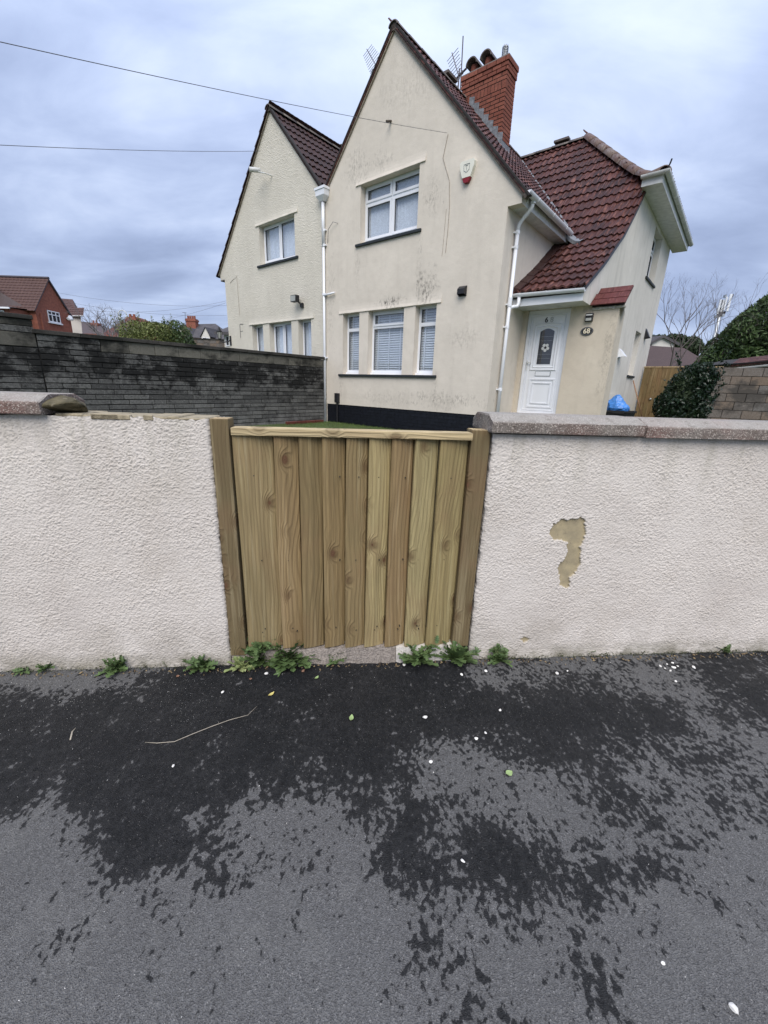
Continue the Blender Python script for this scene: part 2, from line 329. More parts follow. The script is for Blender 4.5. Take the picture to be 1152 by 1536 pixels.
def m_():
    m = NT('tarmac'); P = m.obj; wet = m.attr('wet')
    n1 = m.noise(9, 8, .66, .3, vec=m.mapping(P, sc=(1.1, .85, 1), rot=(0, 0, .12))); n2 = m.noise(52, 3.5, .52, .25, vec=m.mapping(P, sc=(1.1, .85, 1)))
    w = m.math('ADD', wet, m.math('ADD', m.rng(n1, .25, .75, -.40, .40), m.rng(n2, .25, .75, -.44, .44)))
    wm = m.rng(w, .485, .535, 0, 1, True)
    v = m.n('TexVoronoi'); m.L(P, v.inputs['Vector']); v.inputs['Scale'].default_value = 330
    vs = m.sep(v.outputs['Color'])
    dry = m.mix(m.rng(m.noise(3, 5, .6), .3, .7), (.122, .119, .114), (.150, .146, .139))
    dry = m.mix(m.rng(vs[0], 0, 1, 0, 1), m.mix(.45, dry, (.045, .045, .048)), m.mix(.45, dry, (.26, .26, .26)))
    dry = m.mix(m.math('MULTIPLY', m.math('GREATER_THAN', vs[1], .955), m.rng(vs[2], 0, 1, .1, .8)), dry, (.36, .35, .335))
    dry = m.mix(m.rng(m.noise(110, 4, .7), .35, .65, 0, .4), dry, (.06, .06, .063))
    wt = m.mix(vs[0], (.006, .0065, .0075), (.018, .019, .0205))
    wt = m.mix(m.math('MULTIPLY', m.math('GREATER_THAN', vs[1], .972), m.rng(vs[2], 0, 1, .0, .55)), wt, (.20, .19, .175))
    wt = m.mix(m.rng(m.math('ADD', w, m.math('MULTIPLY', m.noise(5, 5, .6), .5)), 1.30, .78, 0, .55), wt, (.036, .036, .037))
    lf = m.noise(.9, 6, .65, vec=m.mapping(P, loc=(2, 5, 0))); dry = m.mix(m.rng(lf, .4, .7, 0, .30), dry, (.075, .073, .070))
    dry = m.mix(m.math('MULTIPLY', m.rng(m.noise(2.5, 7, .7, vec=m.mapping(P, loc=(7, 1, 0))), .56, .70), .25), dry, (.24, .235, .22))
    ed = m.math('MULTIPLY', m.rng(w, .36, .485), m.rng(w, .56, .49)); dry = m.mix(m.math('MULTIPLY', ed, .45), dry, (.06, .059, .057))
    c = m.mix(wm, dry, wt)
    ag = m.bump(v.outputs['Distance'], .004, .9); ag = m.bump(m.noise(120, 4, .65), .004, .8, ag)
    sp = m.rng(wm, 0, 1, .3, .22)
    return m.fin(c, m.rng(wm, 0, 1, .93, m.rng(m.noise(3, 4, .6), .35, .65, .42, .62)), ag, spec=sp)
MAT['tarmac'] = m_()
MAT['soil'] = plain('dark_soil', (.035, .03, .022), .95, .4, 20, bump=.02, bsc=25)
MAT['ground'] = plain('grass_ground', (.06, .085, .03), .95, .35, 1.5, bump=.02, bsc=25)
MAT['grass'] = plain('grass_blade', (.085, .13, .03), .7, .4, 9)
def leafm(name, a, b, rough=.5, sc=12):
    m = NT(name); c = m.mix(m.rng(m.noise(sc, 4, .6), .35, .65), a, b)
    g = m.n('NewGeometry'); c = m.mix(m.math('MULTIPLY', g.outputs['Random Per Island'], .6), c, tuple(q * 1.7 for q in b)); return m.fin(c, rough, spec=.4)
MAT['weed'] = leafm('weed_leaf', (.036, .068, .022), (.075, .115, .040), .6)
MAT['weed_pale'] = leafm('pale_weed_leaf', (.15, .20, .07), (.22, .25, .11), .6)
MAT['stem'] = plain('weed_stem', (.12, .14, .06), .7)
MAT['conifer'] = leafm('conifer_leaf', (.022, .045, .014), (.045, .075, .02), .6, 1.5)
MAT['camellia'] = leafm('glossy_shrub_leaf', (.006, .014, .007), (.010, .022, .010), .32, 5)
MAT['hedge'] = leafm('yellow_green_leaf', (.06, .085, .022), (.11, .125, .035), .6, 1.5)
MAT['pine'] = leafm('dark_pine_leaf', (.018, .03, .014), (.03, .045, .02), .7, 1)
MAT['bark'] = plain('grey_bark', (.10, .085, .08), .9, .3, 10)
MAT['bark_far'] = plain('pale_bark', (.20, .18, .18), .9, .2, 10)
MAT['bluebag'] = plain('blue_plastic_bag', (.05, .20, .55), .32, .25, 10, spec=.5)
MAT['alarm_white'] = plain('cream_plastic', (.70, .69, .60), .4, .05)
MAT['alarm_red'] = plain('dark_red_plastic', (.20, .012, .018), .3, .1)
MAT['gold'] = plain('cream_numeral', (.80, .72, .55), .4)
MAT['greyprint'] = plain('grey_print', (.25, .27, .28), .6)
MAT['paleprint'] = plain('pale_numeral', (.45, .47, .48), .5)
MAT['lensglass'] = plain('lamp_lens', (.35, .36, .33), .2, .1, spec=.6)
MAT['chip'] = plain('white_stone', (.72, .70, .66), .8, .12, 60)
MAT['leaf_yellow'] = plain('yellow_leaf', (.55, .47, .16), .6, .1, 60)
MAT['leaf_green'] = plain('green_leaf', (.28, .38, .16), .6, .15, 60)
MAT['leaf_brown'] = plain('brown_leaf', (.20, .11, .07), .7, .2, 60)
MAT['twig'] = plain('dry_twig', (.36, .32, .26), .8, .2, 60)
MAT['far_brick'] = plain('far_red_brick', (.25, .092, .062), .9, .22, 6, bump=.01, bsc=12)
MAT['far_white'] = plain('far_white_render', (.62, .60, .56), .9, .1, 1)
MAT['far_slate'] = plain('far_slate_roof', (.075, .07, .075), .8, .2, 2)
MAT['broom'] = plain('broom_handle', (.30, .17, .10), .6)
MAT['fascia_far'] = plain('bargeboard_paint', (.06, .05, .06), .6)

# ------------------------------------------------------------------ mesh helpers
class MB:
    def __init__(s): s.v = []; s.f = []; s.m = []
    def poly(s, pts, mi=0):
        b = len(s.v); s.v += [tuple(p) for p in pts]; s.f.append(tuple(range(b, b + len(pts)))); s.m.append(mi); return s
    def box(s, x0, x1, y0, y1, z0, z1, mi=0):
        b = len(s.v)
        s.v += [(x0, y0, z0), (x1, y0, z0), (x1, y1, z0), (x0, y1, z0), (x0, y0, z1), (x1, y0, z1), (x1, y1, z1), (x0, y1, z1)]
        for f in ((0, 3, 2, 1), (4, 5, 6, 7), (0, 1, 5, 4), (1, 2, 6, 5), (2, 3, 7, 6), (3, 0, 4, 7)):
            s.f.append(tuple(b + i for i in f)); s.m.append(mi)
        return s
    def prism(s, prof, a, b, cap=True, mi=0):
        """prof: list of 3D offsets (closed outline); swept from point a to point b"""
        a, b = Vector(a), Vector(b); n = len(prof); k = len(s.v)
        s.v += [tuple(a + Vector(p)) for p in prof] + [tuple(b + Vector(p)) for p in prof]
        for i in range(n):
            j = (i + 1) % n; s.f.append((k + i, k + j, k + n + j, k + n + i)); s.m.append(mi)
        if cap: s.f.append(tuple(k + i for i in range(n))[::-1]); s.f.append(tuple(k + n + i for i in range(n))); s.m += [mi, mi]
        return s
    def tube(s, pts, r, n=8, cap=True, mi=0):
        pts = [Vector(p) for p in pts]; rs = r if isinstance(r, (list, tuple)) else [r] * len(pts); k = len(s.v)
        up = None
        for i, p in enumerate(pts):
            d = (pts[min(i + 1, len(pts) - 1)] - pts[max(i - 1, 0)]).normalized()
            if up is None: up = Vector((0, 0, 1)) if abs(d.z) < .9 else Vector((1, 0, 0))
            x = d.cross(up)
            if x.length < 1e-4: x = d.cross(Vector((.3, 1, .2)))
            x.normalize(); y = x.cross(d).normalized(); up = y
            for j in range(n):
                a = 2 * math.pi * j / n; s.v.append(tuple(p + rs[i] * (math.cos(a) * x + math.sin(a) * y)))
        for i in range(len(pts) - 1):
            for j in range(n):
                a, b = k + i * n + j, k + i * n + (j + 1) % n; s.f.append((a, b, b + n, a + n)); s.m.append(mi)
        if cap: s.f.append(tuple(range(k, k + n))[::-1]); e = k + (len(pts) - 1) * n; s.f.append(tuple(range(e, e + n))); s.m += [mi, mi]
        return s
    def build(s, name, mats, parent=None, smooth=False, org=(0, 0, 0), loc=None):
        me = bpy.data.meshes.new(name)
        o3 = Vector(org)
        me.from_pydata([tuple(Vector(q) - o3) for q in s.v], [], s.f); 
        for mt in (mats if isinstance(mats, (list, tuple)) else [mats]): me.materials.append(MAT[mt] if isinstance(mt, str) else mt)
        me.polygons.foreach_set('material_index', s.m)
        if smooth: me.polygons.foreach_set('use_smooth', [True] * len(s.f))
        me.update()
        o = bpy.data.objects.new(name, me); COL.objects.link(o)
        if parent is not None: o.parent = parent
        if loc is not None: o.location = loc
        return o
def fixn(o):
    bm = bmesh.new(); bm.from_mesh(o.data); bmesh.ops.recalc_face_normals(bm, faces=bm.faces); bm.to_mesh(o.data); bm.free(); return o
def weld(o, d=1e-4):
    bm = bmesh.new(); bm.from_mesh(o.data); bmesh.ops.remove_doubles(bm, verts=bm.verts, dist=d); bmesh.ops.recalc_face_normals(bm, faces=bm.faces); bm.to_mesh(o.data); bm.free(); return o
def bevel(o, w=0.006, seg=2):
    bm = bmesh.new(); bm.from_mesh(o.data); bmesh.ops.remove_doubles(bm, verts=bm.verts, dist=1e-5)
    bmesh.ops.bevel(bm, geom=bm.edges[:], offset=w, segments=seg, profile=.6, affect='EDGES'); bm.to_mesh(o.data); bm.free(); return o
def tag(o, label=None, cat=None, group=None, kind=None):
    if label: o['label'] = label
    if cat: o['category'] = cat
    if group: o['group'] = group
    if kind: o['kind'] = kind
    return o
def empty(name, label=None, cat=None, group=None, loc=(0, 0, 0), rz=0):
    o = bpy.data.objects.new(name, None); COL.objects.link(o); o.location = loc; o.rotation_euler = (0, 0, rz); o.empty_display_size = .2
    return tag(o, label, cat, group)
def inst(o, parent=None, mat=None, loc=None):
    c = o.copy(); COL.objects.link(c)
    if parent is not None: c.parent = parent
    if mat is not None: c.matrix_local = mat
    if loc is not None: c.location = loc
    return c

HY = R(-39.53)
HU = Vector((math.cos(HY), math.sin(HY), 0)); HV = Vector((-math.sin(HY), math.cos(HY), 0))
def hw(u, v, z): return HU * u + HV * v + Vector((0, 0, z))
def hroot(name, label, cat, u, v, z, group=None):
    o = empty(name, label, cat, group, loc=hw(u, v, z), rz=HY); o['_o'] = (u, v, z); return o
def hb(mb, name, mats, root, smooth=False):
    r = root
    while '_o' not in r: r = r.parent
    return mb.build(name, mats, root, smooth, org=tuple(r['_o']))
WY = R(5.49)
WW = Vector((math.cos(WY), math.sin(WY), 0)); WN = Vector((-math.sin(WY), math.cos(WY), 0)); WD = 1.8936
def ww(w, n, z): return WW * w + WN * (WD + n) + Vector((0, 0, z))     # n = metres behind the wall's face
def at(px, py, Y):
    d = _fw + (px - 576) / FPX * CR - (py - 768) / FPX * CU
    return d * (Y / d.y) + Vector((0, 0, H))


# ================================================================== SETTING
WET = """111111111111111111111111111111111111111111111111111111111
111111111111111111111111111111111111111111111111111111111
111111111111111111111111111111111111111111111111111111111
111111111111111111111111111111111111111111111111111111111
111111111111111111111111212124412421111111111111111111111
222222222111111111111121111134312521111111111111111111111
111111111111111222221112111145312521111111111111111111111
111111111111111111222121221124423431111111111111111111111
111111111111111111122232131225355432112211111111111111111
111111111111111111236464121257476765222111122222222222222
111111111111111111489742341487778675641111111111111111111
443333222222222213799742231486887554442111111111111111111
777776666655554436898532223585776434545222222222221111111
999999999888888669999644334686454334564444444433333333222
888888888888898699999876556775333323654553333333344444444
888888888888888899998788777764333335665333333333333333333
999998888888889999998898888864333235653344544444443333333
999999999999999999998999899864334567753456555666666655555
999999999999999999999999999975454788754567533344444445555
999999999999999999999999999987666899876666532233333333333
889999999999999999999999999999888899887776433322222222222
777777788888888999999988899999999999988897534444444433333
445556666666556789999988899999999999999987556666665555555
112222333443334689999999999999999988999987567888888777777
211111111111123689999999999999999887788766456899999999999
222222222222223579999999999999987566777654435688888888899
222222222222222368999999999999975235677543335678888888888
222222222222221368999999999999976334565533234788888888888
222222222222221478999999999999986445444443334687778888888
222222222222212579999999999999986435433344345687667777777""".split()      # damp map of the pavement, rows every 55 mm from y = 0.35, columns every 0.1 m from x = -2.7
def vnoise(x, y, seed):
    """smooth lattice noise on arrays, 0..1"""
    xi = np.floor(x).astype(np.int64); yi = np.floor(y).astype(np.int64); fx = x - xi; fy = y - yi
    fx = fx * fx * (3 - 2 * fx); fy = fy * fy * (3 - 2 * fy)
    def h(a, b):
        n = (a * 374761393 + b * 668265263 + seed * 982451653) & 0xffffffff
        n = ((n ^ (n >> 13)) * 1274126177) & 0xffffffff
        return ((n ^ (n >> 16)) & 0xffff) / 65535.0
    return (h(xi, yi) * (1 - fx) + h(xi + 1, yi) * fx) * (1 - fy) + (h(xi, yi + 1) * (1 - fx) + h(xi + 1, yi + 1) * fx) * fy
def grid_mesh(name, X, Y, Z, mat, attrs=None, smooth=True, parent=None):
    ny, nx = X.shape
    me = bpy.data.meshes.new(name); me.vertices.add(nx * ny)
    me.vertices.foreach_set('co', np.stack([X, Y, Z], -1).astype(np.float32).ravel())
    i = np.arange(nx * ny).reshape(ny, nx)
    q = np.stack([i[:-1, :-1], i[:-1, 1:], i[1:, 1:], i[1:, :-1]], -1).reshape(-1, 4)
    me.loops.add(q.size); me.loops.foreach_set('vertex_index', q.astype(np.int32).ravel())
    me.polygons.add(len(q)); me.polygons.foreach_set('loop_start', np.arange(0, q.size, 4, dtype=np.int32))
    me.update(calc_edges=True)
    if smooth: me.polygons.foreach_set('use_smooth', np.ones(len(q), bool))
    for k, a in (attrs or {}).items():
        at_ = me.attributes.new(k, 'FLOAT', 'POINT'); at_.data.foreach_set('value', a.astype(np.float32).ravel())
    me.materials.append(MAT[mat]); o = bpy.data.objects.new(name, me); COL.objects.link(o)
    if parent is not None: o.parent = parent
    return o
# far ground, one sheet to the horizon
mb = MB(); mb.poly([(-900, -900, -.02), (900, -900, -.02), (900, 900, -.02), (-900, 900, -.02)])
tag(mb.build('ground', 'ground'), kind='structure')
# the pavement and the road behind the photographer
_wg = np.array([[int(c) for c in r] for r in WET], float) / 9.0
xs = np.arange(-9, 9.01, .03); ys = np.arange(-1.5, 3.2, .03)
X, Y = np.meshgrid(xs, ys)
gx = np.clip((X + 2.7) / .1, 0, _wg.shape[1] - 1.001); gy = np.clip((Y - .35) / .055, 0, _wg.shape[0] - 1.001)
a = gx.astype(int); b = gy.astype(int); fx = gx - a; fy = gy - b
w_ = (_wg[b, a] * (1 - fx) + _wg[b, a + 1] * fx) * (1 - fy) + (_wg[b + 1, a] * (1 - fx) + _wg[b + 1, a + 1] * fx) * fy
w_ += ((np.abs(X) > 2.9) & (Y > 0)) * (vnoise(X * 1.3, Y * 1.3, 5) - .5) * .5
w_ = w_ * .86 + .045
Zp = (vnoise(X * 1.1, Y * 1.1, 3) - .5) * .018 + (vnoise(X * 4, Y * 4, 4) - .5) * .004
edge = (X * -math.sin(WY) + Y * math.cos(WY)) - WD
keepY = np.where(edge > .02, Y - (edge - .02) * 1.0, Y)       # the sheet stops just inside the wall's foot
pv = grid_mesh('pavement', X, keepY, Zp + .004, 'tarmac', {'wet': w_}); tag(pv, kind='structure')
mb = MB(); mb.poly([(-60, -9, -.11), (60, -9, -.11), (60, -1.62, -.11), (-60, -1.62, -.11)])
rd = mb.build('road', 'tarmac'); tag(rd, kind='structure')
mb = MB()
for k in range(-12, 12): mb.box(k * .92, k * .92 + .91, -1.63, -1.5, -.11, .008)
tag(bevel(mb.build('kerb', 'cblock'), .012, 2), kind='structure')
# raised front garden behind the wall, sloping up to the house
def garden_z(x, y):
    n = -x * math.sin(WY) + y * math.cos(WY) - WD
    u = x * HU.x + y * HU.y
    t = min(1, max(0, (n - .15) / 1.4)); far = .45 + min(.25, max(0, (u + 5.5) * .07))
    return .10 + (far - .10) * t
xs = np.arange(-14, 16.1, .2); ys = np.arange(0, 1.0001, .01)
XX, TT = np.meshgrid(xs, ys); N0 = WD + .16
YY = (N0 + XX * math.sin(WY)) / math.cos(WY) + TT * 24
ZZ = np.vectorize(garden_z)(XX, YY) + (vnoise(XX * 2, YY * 2, 9) - .5) * .02
lawn = grid_mesh('lawn', XX, YY, ZZ, 'ground'); tag(lawn, kind='structure')
# grass blades where the lawn shows over the gate
mb = MB()
for i in range(15000):
    u = random.uniform(-8.5, -3.4); v = V0 - .02 - random.random() ** 1.3 * 3.6
    p = hw(u, v, 0)
    n_ = -p.x * math.sin(WY) + p.y * math.cos(WY) - WD
    if n_ < .5: continue
    z = garden_z(p.x, p.y); h = random.uniform(.025, .065); a = random.uniform(0, 6.28); w = .004
    q = Vector((math.cos(a) * w, math.sin(a) * w, 0)); tip = Vector((random.uniform(-.02, .02), random.uniform(-.02, .02), h))
    b0 = Vector((p.x, p.y, z - .01)); mb.poly([b0 - q, b0 + q, b0 + tip])
tag(mb.build('grass', 'grass'), 'short green lawn grass growing behind the wooden gate', 'grass', kind='stuff')

# ================================================================== FRONT WALLS
def wall_frame(name, label):
    return empty(name, label, 'wall', 'white roughcast garden walls', loc=ww(0, 0, 0), rz=WY)
def relief(A, B, seed):
    """swirly roughcast: ridged blobs 8 to 25 mm across; returns metres"""
    wx = (vnoise(A / .016, B / .016, seed + 7) - .5) * .010; wz = (vnoise(A / .016, B / .016, seed + 8) - .5) * .010
    A2, B2 = A + wx, B + wz
    n1 = vnoise(A2 / .0088 + B2 / .04, B2 / .0062 - A2 / .03, seed); n2 = vnoise(A2 / .0056, B2 / .0048, seed + 1); n3 = vnoise(A / .004, B / .004, seed + 2)
    big = vnoise(A / .12, B / .09, seed + 4)
    r = 1 - np.abs(2 * n1 - 1); k = .65 + .6 * big
    return (.0027 * r * r + .0034 * n2 + .0012 * n3) * k, .36 * r + .46 * n2 + .18 * n3
def inpoly(px, py, poly):
    ins = np.zeros(px.shape, bool); n = len(poly)
    for i in range(n):
        x0, y0 = poly[i]; x1, y1 = poly[(i + 1) % n]
        c = ((y0 > py) != (y1 > py)) & (px < (x1 - x0) * (py - y0) / (y1 - y0 + 1e-12) + x0); ins ^= c
    return ins
PATCHES = [[(1.042, 0.75), (1.056, 0.798), (1.094, 0.826), (1.187, 0.827), (1.188, 0.838), (1.223, 0.823), (1.237, 0.769), (1.238, 0.728), (1.224, 0.683), (1.244, 0.592), (1.233, 0.53), (1.201, 0.498), (1.204, 0.443), (1.175, 0.435), (1.149, 0.451), (1.131, 0.515), (1.122, 0.569), (1.155, 0.615), (1.149, 0.695), (1.124, 0.71), (1.077, 0.71)],
           [(0.967, 0.123), (.985, .136), (1.0, 0.135), (1.033, 0.118), (1.022, .108), (1.001, 0.10), (.98, .108)]]
def rough_wall(root, w0, w1, ztop, edge_side, seed, step=.0026):
    ws = np.arange(w0, w1 + 1e-6, step); zs = np.arange(-.03, ztop + 1e-6, step)
    A, B = np.meshgrid(ws, zs); d, rel = relief(A, B, seed)
    bare = np.zeros(A.shape)
    if edge_side < 0:
        jx = A + (vnoise(A / .012, B / .012, 31) - .5) * .014; jz = B + (vnoise(A / .012, B / .012, 32) - .5) * .014
        for p in PATCHES: bare[inpoly(jx, jz, p)] = 1
        d = np.where(bare > 0, -.008 + .0016 * vnoise(A / .03, B / .03, 5), d)
    und = (vnoise(A / .5, B / .5, seed + 20) - .5) * .012
    # the arris at the opening is rounded and ragged
    e = (w1 - A) if edge_side > 0 else (A - w0)
    rag = (vnoise(B / .03, B * 0, seed + 11) - .5) * .006 + (vnoise(B / .011, B * 0, seed + 12) - .5) * .004
    rr = np.clip(1 - e / .018, 0, 1); back = rr * rr * .014
    Wc = A + np.where(e < .05, rag * (1 - e / .05), 0) * edge_side
    foot = np.clip(1 - B / .05, 0, 1) * .010 * vnoise(A / .05, B * 0, seed + 14)
    Yn = -(d + und * .5) + back - foot
    if edge_side > 0:                                       # broken, uneven top where the coping is gone
        top = (vnoise(A / .06, A * 0, 41) - .5) * .014 + (vnoise(A / .02, A * 0, 42) - .5) * .008
        B = np.where(B > ztop - .03, B + top * (B - ztop + .03) / .03, B)
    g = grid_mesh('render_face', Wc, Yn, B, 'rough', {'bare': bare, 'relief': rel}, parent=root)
    # body and the returned end inside the opening
    mb = MB(); mb.box(w0 if edge_side > 0 else w0 + .012, w1 - .012 if edge_side > 0 else w1, .012, .225, -.05, ztop - .006)
    mb.build('wall_core', 'lime', root)
    ns = np.arange(0, .23, step); C, D_ = np.meshgrid(ns, zs); dd, rel2 = relief(C, D_, seed + 50)
    we = w1 if edge_side > 0 else w0
    rag2 = (vnoise(D_ / .03, D_ * 0, seed + 11) - .5) * .006 + (vnoise(D_ / .011, D_ * 0, seed + 12) - .5) * .004
    Wc = we + (dd * .6 - .004) * edge_side + rag2 * edge_side
    grid_mesh('render_end', Wc, C + .012, D_ if edge_side < 0 else np.minimum(D_, ztop - .006), 'rough', {'bare': C * 0, 'relief': rel2}, parent=root)
def rough_ext(root, w0, w1, ztop, seed, step=.009):
    A, B = np.meshgrid(np.arange(w0, w1 + 1e-6, step), np.arange(-.03, ztop + 1e-6, step)); d, rel = relief(A, B, seed); und = (vnoise(A / .5, B / .5, seed + 20) - .5) * .012
    grid_mesh('render_face', A, -(d + und * .5), B, 'rough', {'bare': A * 0, 'relief': rel}, parent=root)
    MB().box(w0, w1, .012, .22, -.05, ztop - .006).build('wall_core', 'lime', root)
wl = wall_frame('garden_wall', 'white roughcast garden wall left of the gate with most of its coping missing')
rough_wall(wl, -2.1, -.606, 1.284, 1, 3)
rough_ext(wl, -6.6, -2.097, 1.284, 3)
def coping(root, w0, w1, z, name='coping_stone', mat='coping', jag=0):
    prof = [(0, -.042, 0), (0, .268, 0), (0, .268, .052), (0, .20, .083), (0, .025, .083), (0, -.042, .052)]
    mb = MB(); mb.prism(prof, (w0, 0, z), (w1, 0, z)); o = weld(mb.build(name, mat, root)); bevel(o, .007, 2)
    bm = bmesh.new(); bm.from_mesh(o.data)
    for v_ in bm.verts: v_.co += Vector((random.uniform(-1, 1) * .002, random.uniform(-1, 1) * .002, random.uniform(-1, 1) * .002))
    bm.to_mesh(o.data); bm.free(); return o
def rubble(root, c, r, name, mat, seed, sub=3):
    bm = bmesh.new(); bmesh.ops.create_icosphere(bm, subdivisions=sub, radius=1); rr = random.Random(seed)
    ph = [rr.uniform(0, 9) for _ in range(6)]
    pl = [(Vector((rr.uniform(-1, 1), rr.uniform(-1, 1), rr.uniform(-1, 1))).normalized(), rr.uniform(.55, .85)) for _ in range(9)]
    for v_ in bm.verts:
        p = v_.co.copy()
        for nn, dd in pl:
            k = p.dot(nn)
            if k > dd: p -= nn * (k - dd)
        p *= 1 + .05 * math.sin(p.x * 7 + ph[0]) * math.sin(p.y * 6 + ph[1]) * math.cos(p.z * 8 + ph[2])
        v_.co = Vector((c[0] + p.x * r[0], c[1] + p.y * r[1], c[2] + p.z * r[2]))
    me = bpy.data.meshes.new(name); bm.to_mesh(me); bm.free(); me.materials.append(MAT[mat]); o = bpy.data.objects.new(name, me); COL.objects.link(o)
    if root is not None: o.parent = root
    return o
coping(wl, -2.06, -1.265, 1.286); coping(wl, -2.97, -2.07, 1.286)
for k in range(4): coping(wl, -2.98 - .91 * (k + 1), -2.98 - .91 * k - .01, 1.286)
tag(rubble(wl, (-1.235, .09, 1.322), (.085, .125, .046), 'broken_coping_end', 'moss', 4, 4), 'mossy broken end of the coping stone')
mb = MB(); rr = random.Random(5)                            # mortar bed left where the stones are gone
x = -1.25
while x < -.63:
    L_ = rr.uniform(.05, .15); mb.box(x, min(x + L_, -.62), rr.uniform(.0, .02), rr.uniform(.20, .222), 1.275, 1.284 + rr.uniform(.001, .008)); x += L_ - .003
bevel(mb.build('mortar_bed', 'tan_mortar', wl), .004, 1)
mb = MB()
for k in range(4):
    x = rr.uniform(-1.2, -.68); mb.box(x, x + rr.uniform(.03, .12), -.008, rr.uniform(.004, .03), 1.272, 1.290 + rr.uniform(0, .006))
bevel(mb.build('loose_render_flake', 'tan_mortar', wl), .003, 1)
wr = wall_frame('garden_wall', 'white roughcast garden wall right of the gate with a flaked bare patch and full coping')
rough_wall(wr, .690, 2.75, 1.250, -1, 9)
rough_ext(wr, 2.748, 7.2, 1.25, 9)
coping(wr, .664, 1.415, 1.256); coping(wr, 1.424, 2.33, 1.252); coping(wr, 2.338, 3.24, 1.252)
for k in range(4): coping(wr, 3.25 + .91 * k, 3.25 + .91 * k + .90, 1.252)
for o in (wl, wr): o['_n'] = 1

# ================================================================== GATE
gr = empty('garden_gate', 'low closed gate of upright timber boards under a pale top rail between two white walls', 'gate', loc=ww(0, .03, 0), rz=WY)
edges_t = [-.515, -.335, -.224, -.115, -.005, .101, .21, .319, .439, .582]
tops = [1.222] * 9
for i in range(9):
    a, b = edges_t[i], edges_t[i + 1]; k = .012
    mb = MB(); zb = .094 - .0016 * i + random.uniform(-.002, .002); zt = 1.243
    # feather-edge board: thick at its right edge, thin where the next one laps over it
    prof = [(a + .001, .012, 0), (a + .001, -.021, 0), (a + .004, -.025, 0), (a + (b - a) * .45, -.017, 0), (b - .004, .006, 0), (b - .004, .030, 0), (b + .010, .030, 0), (b + .010, .034, 0), (a + .010, .034, 0), (a + .010, .012, 0)]
    n = len(prof); rows = 14
    base = []
    for r_ in range(rows + 1):
        z = zb + (zt - zb) * r_ / rows; sh = .0018 * math.sin(z * 4 + i * 2.1)
        base.append([(p[0] + sh, p[1] + .0012 * math.sin(z * 5 + i), z) for p in prof])
    for r_ in range(rows):
        for j in range(n):
            jj = (j + 1) % n; mb.poly([base[r_][j], base[r_][jj], base[r_ + 1][jj], base[r_ + 1][j]])
    mb.poly(base[0][::-1]); mb.poly(base[-1])
    o = weld(mb.build('board', 'wood', gr)); o.color = [(1.12, 1.14, 1.15, 1), (.92, .84, .80, 1), (.80, .76, .72, 1), (.86, .80, .74, 1), (1.0, .98, .95, 1), (1.04, 1.05, .98, 1), (1.06, 1.0, .98, 1), (.95, .97, .92, 1), (.98, 1.0, .90, 1)][i]
    if i == 7: MB().tube([(.435, -.0165, .20), (.435, -.0165, 1.22)], .0012, 5).build('board_joint', 'darkmortar', gr)
nails = MB()
for i in range(9):
    for z in (.19, .21, 1.03, .60):
        w = (edges_t[i] + edges_t[i + 1]) / 2 + random.uniform(-.03, .03); nails.tube([(w, -.0185, z), (w, -.004, z)], .0028, 6)
tag(nails.build('nail', 'black', gr), kind='stuff')
rail = MB().box(-.515, .588, -.038, .045, 1.217, 1.25).build('top_rail', 'wood_rail', gr); bevel(rail, .003, 2)
MB().box(-.50, .58, .036, .075, .95, 1.05).build('back_rail', 'wood', gr); MB().box(-.50, .58, .036, .075, .22, .32).build('back_rail', 'wood', gr)
def gate_post(w0, w1, zt, zb, lab, n0=-.004):
    o = empty('gate_post', lab, 'gate post', 'timber gate posts', loc=ww((w0 + w1) / 2, n0, 0), rz=WY); h = (w1 - w0) / 2
    p = bevel(MB().box(-h, h, 0, .095, zb, zt).build('post', 'wood_post', o), .004, 2)
    MB().box(-h + .003, h - .003, .003, .092, zt + .0002, zt + .0012).build('sawn_end', 'wood_cut', o); return o
gate_post(-.604, -.524, 1.286, .062, 'square brown timber post at the left side of the gate against the white wall')
gate_post(.590, .682, 1.262, .07, 'dark timber post at the right side of the gate under the coping end', .018)
# concrete step below the gate
st = empty('concrete_step', 'low rough concrete strip under the gate with a crack and white mortar at its right', 'step', loc=ww(0, 0, 0), rz=WY)
def slab(x0, x1, z, mat, name, sd):
    rr = random.Random(sd); bm = bmesh.new(); n = max(4, int((x1 - x0) / .02)); 
    f, t, k = [], [], []
    for i in range(n + 1):
        x = x0 + (x1 - x0) * i / n
        f.append(bm.verts.new((x, -.012 + rr.uniform(-.008, .006), -.02))); t.append(bm.verts.new((x, .004 + rr.uniform(-.004, .006), z + rr.uniform(-.006, .005)))); k.append(bm.verts.new((x, .2, z + .012)))
    for i in range(n):
        bm.faces.new((f[i], f[i + 1], t[i + 1], t[i])); bm.faces.new((t[i], t[i + 1], k[i + 1], k[i]))
    bm.faces.new((f[0], t[0], k[0])); bm.faces.new((f[n], k[n], t[n]))
    me = bpy.data.meshes.new(name); bm.to_mesh(me); bm.free(); me.materials.append(MAT[mat]); o = bpy.data.objects.new(name, me); COL.objects.link(o); o.parent = st
slab(-.60, .272, .082, 'step_concrete', 'concrete_slab', 1); slab(.275, .62, .080, 'lime', 'mortar_fillet', 2)

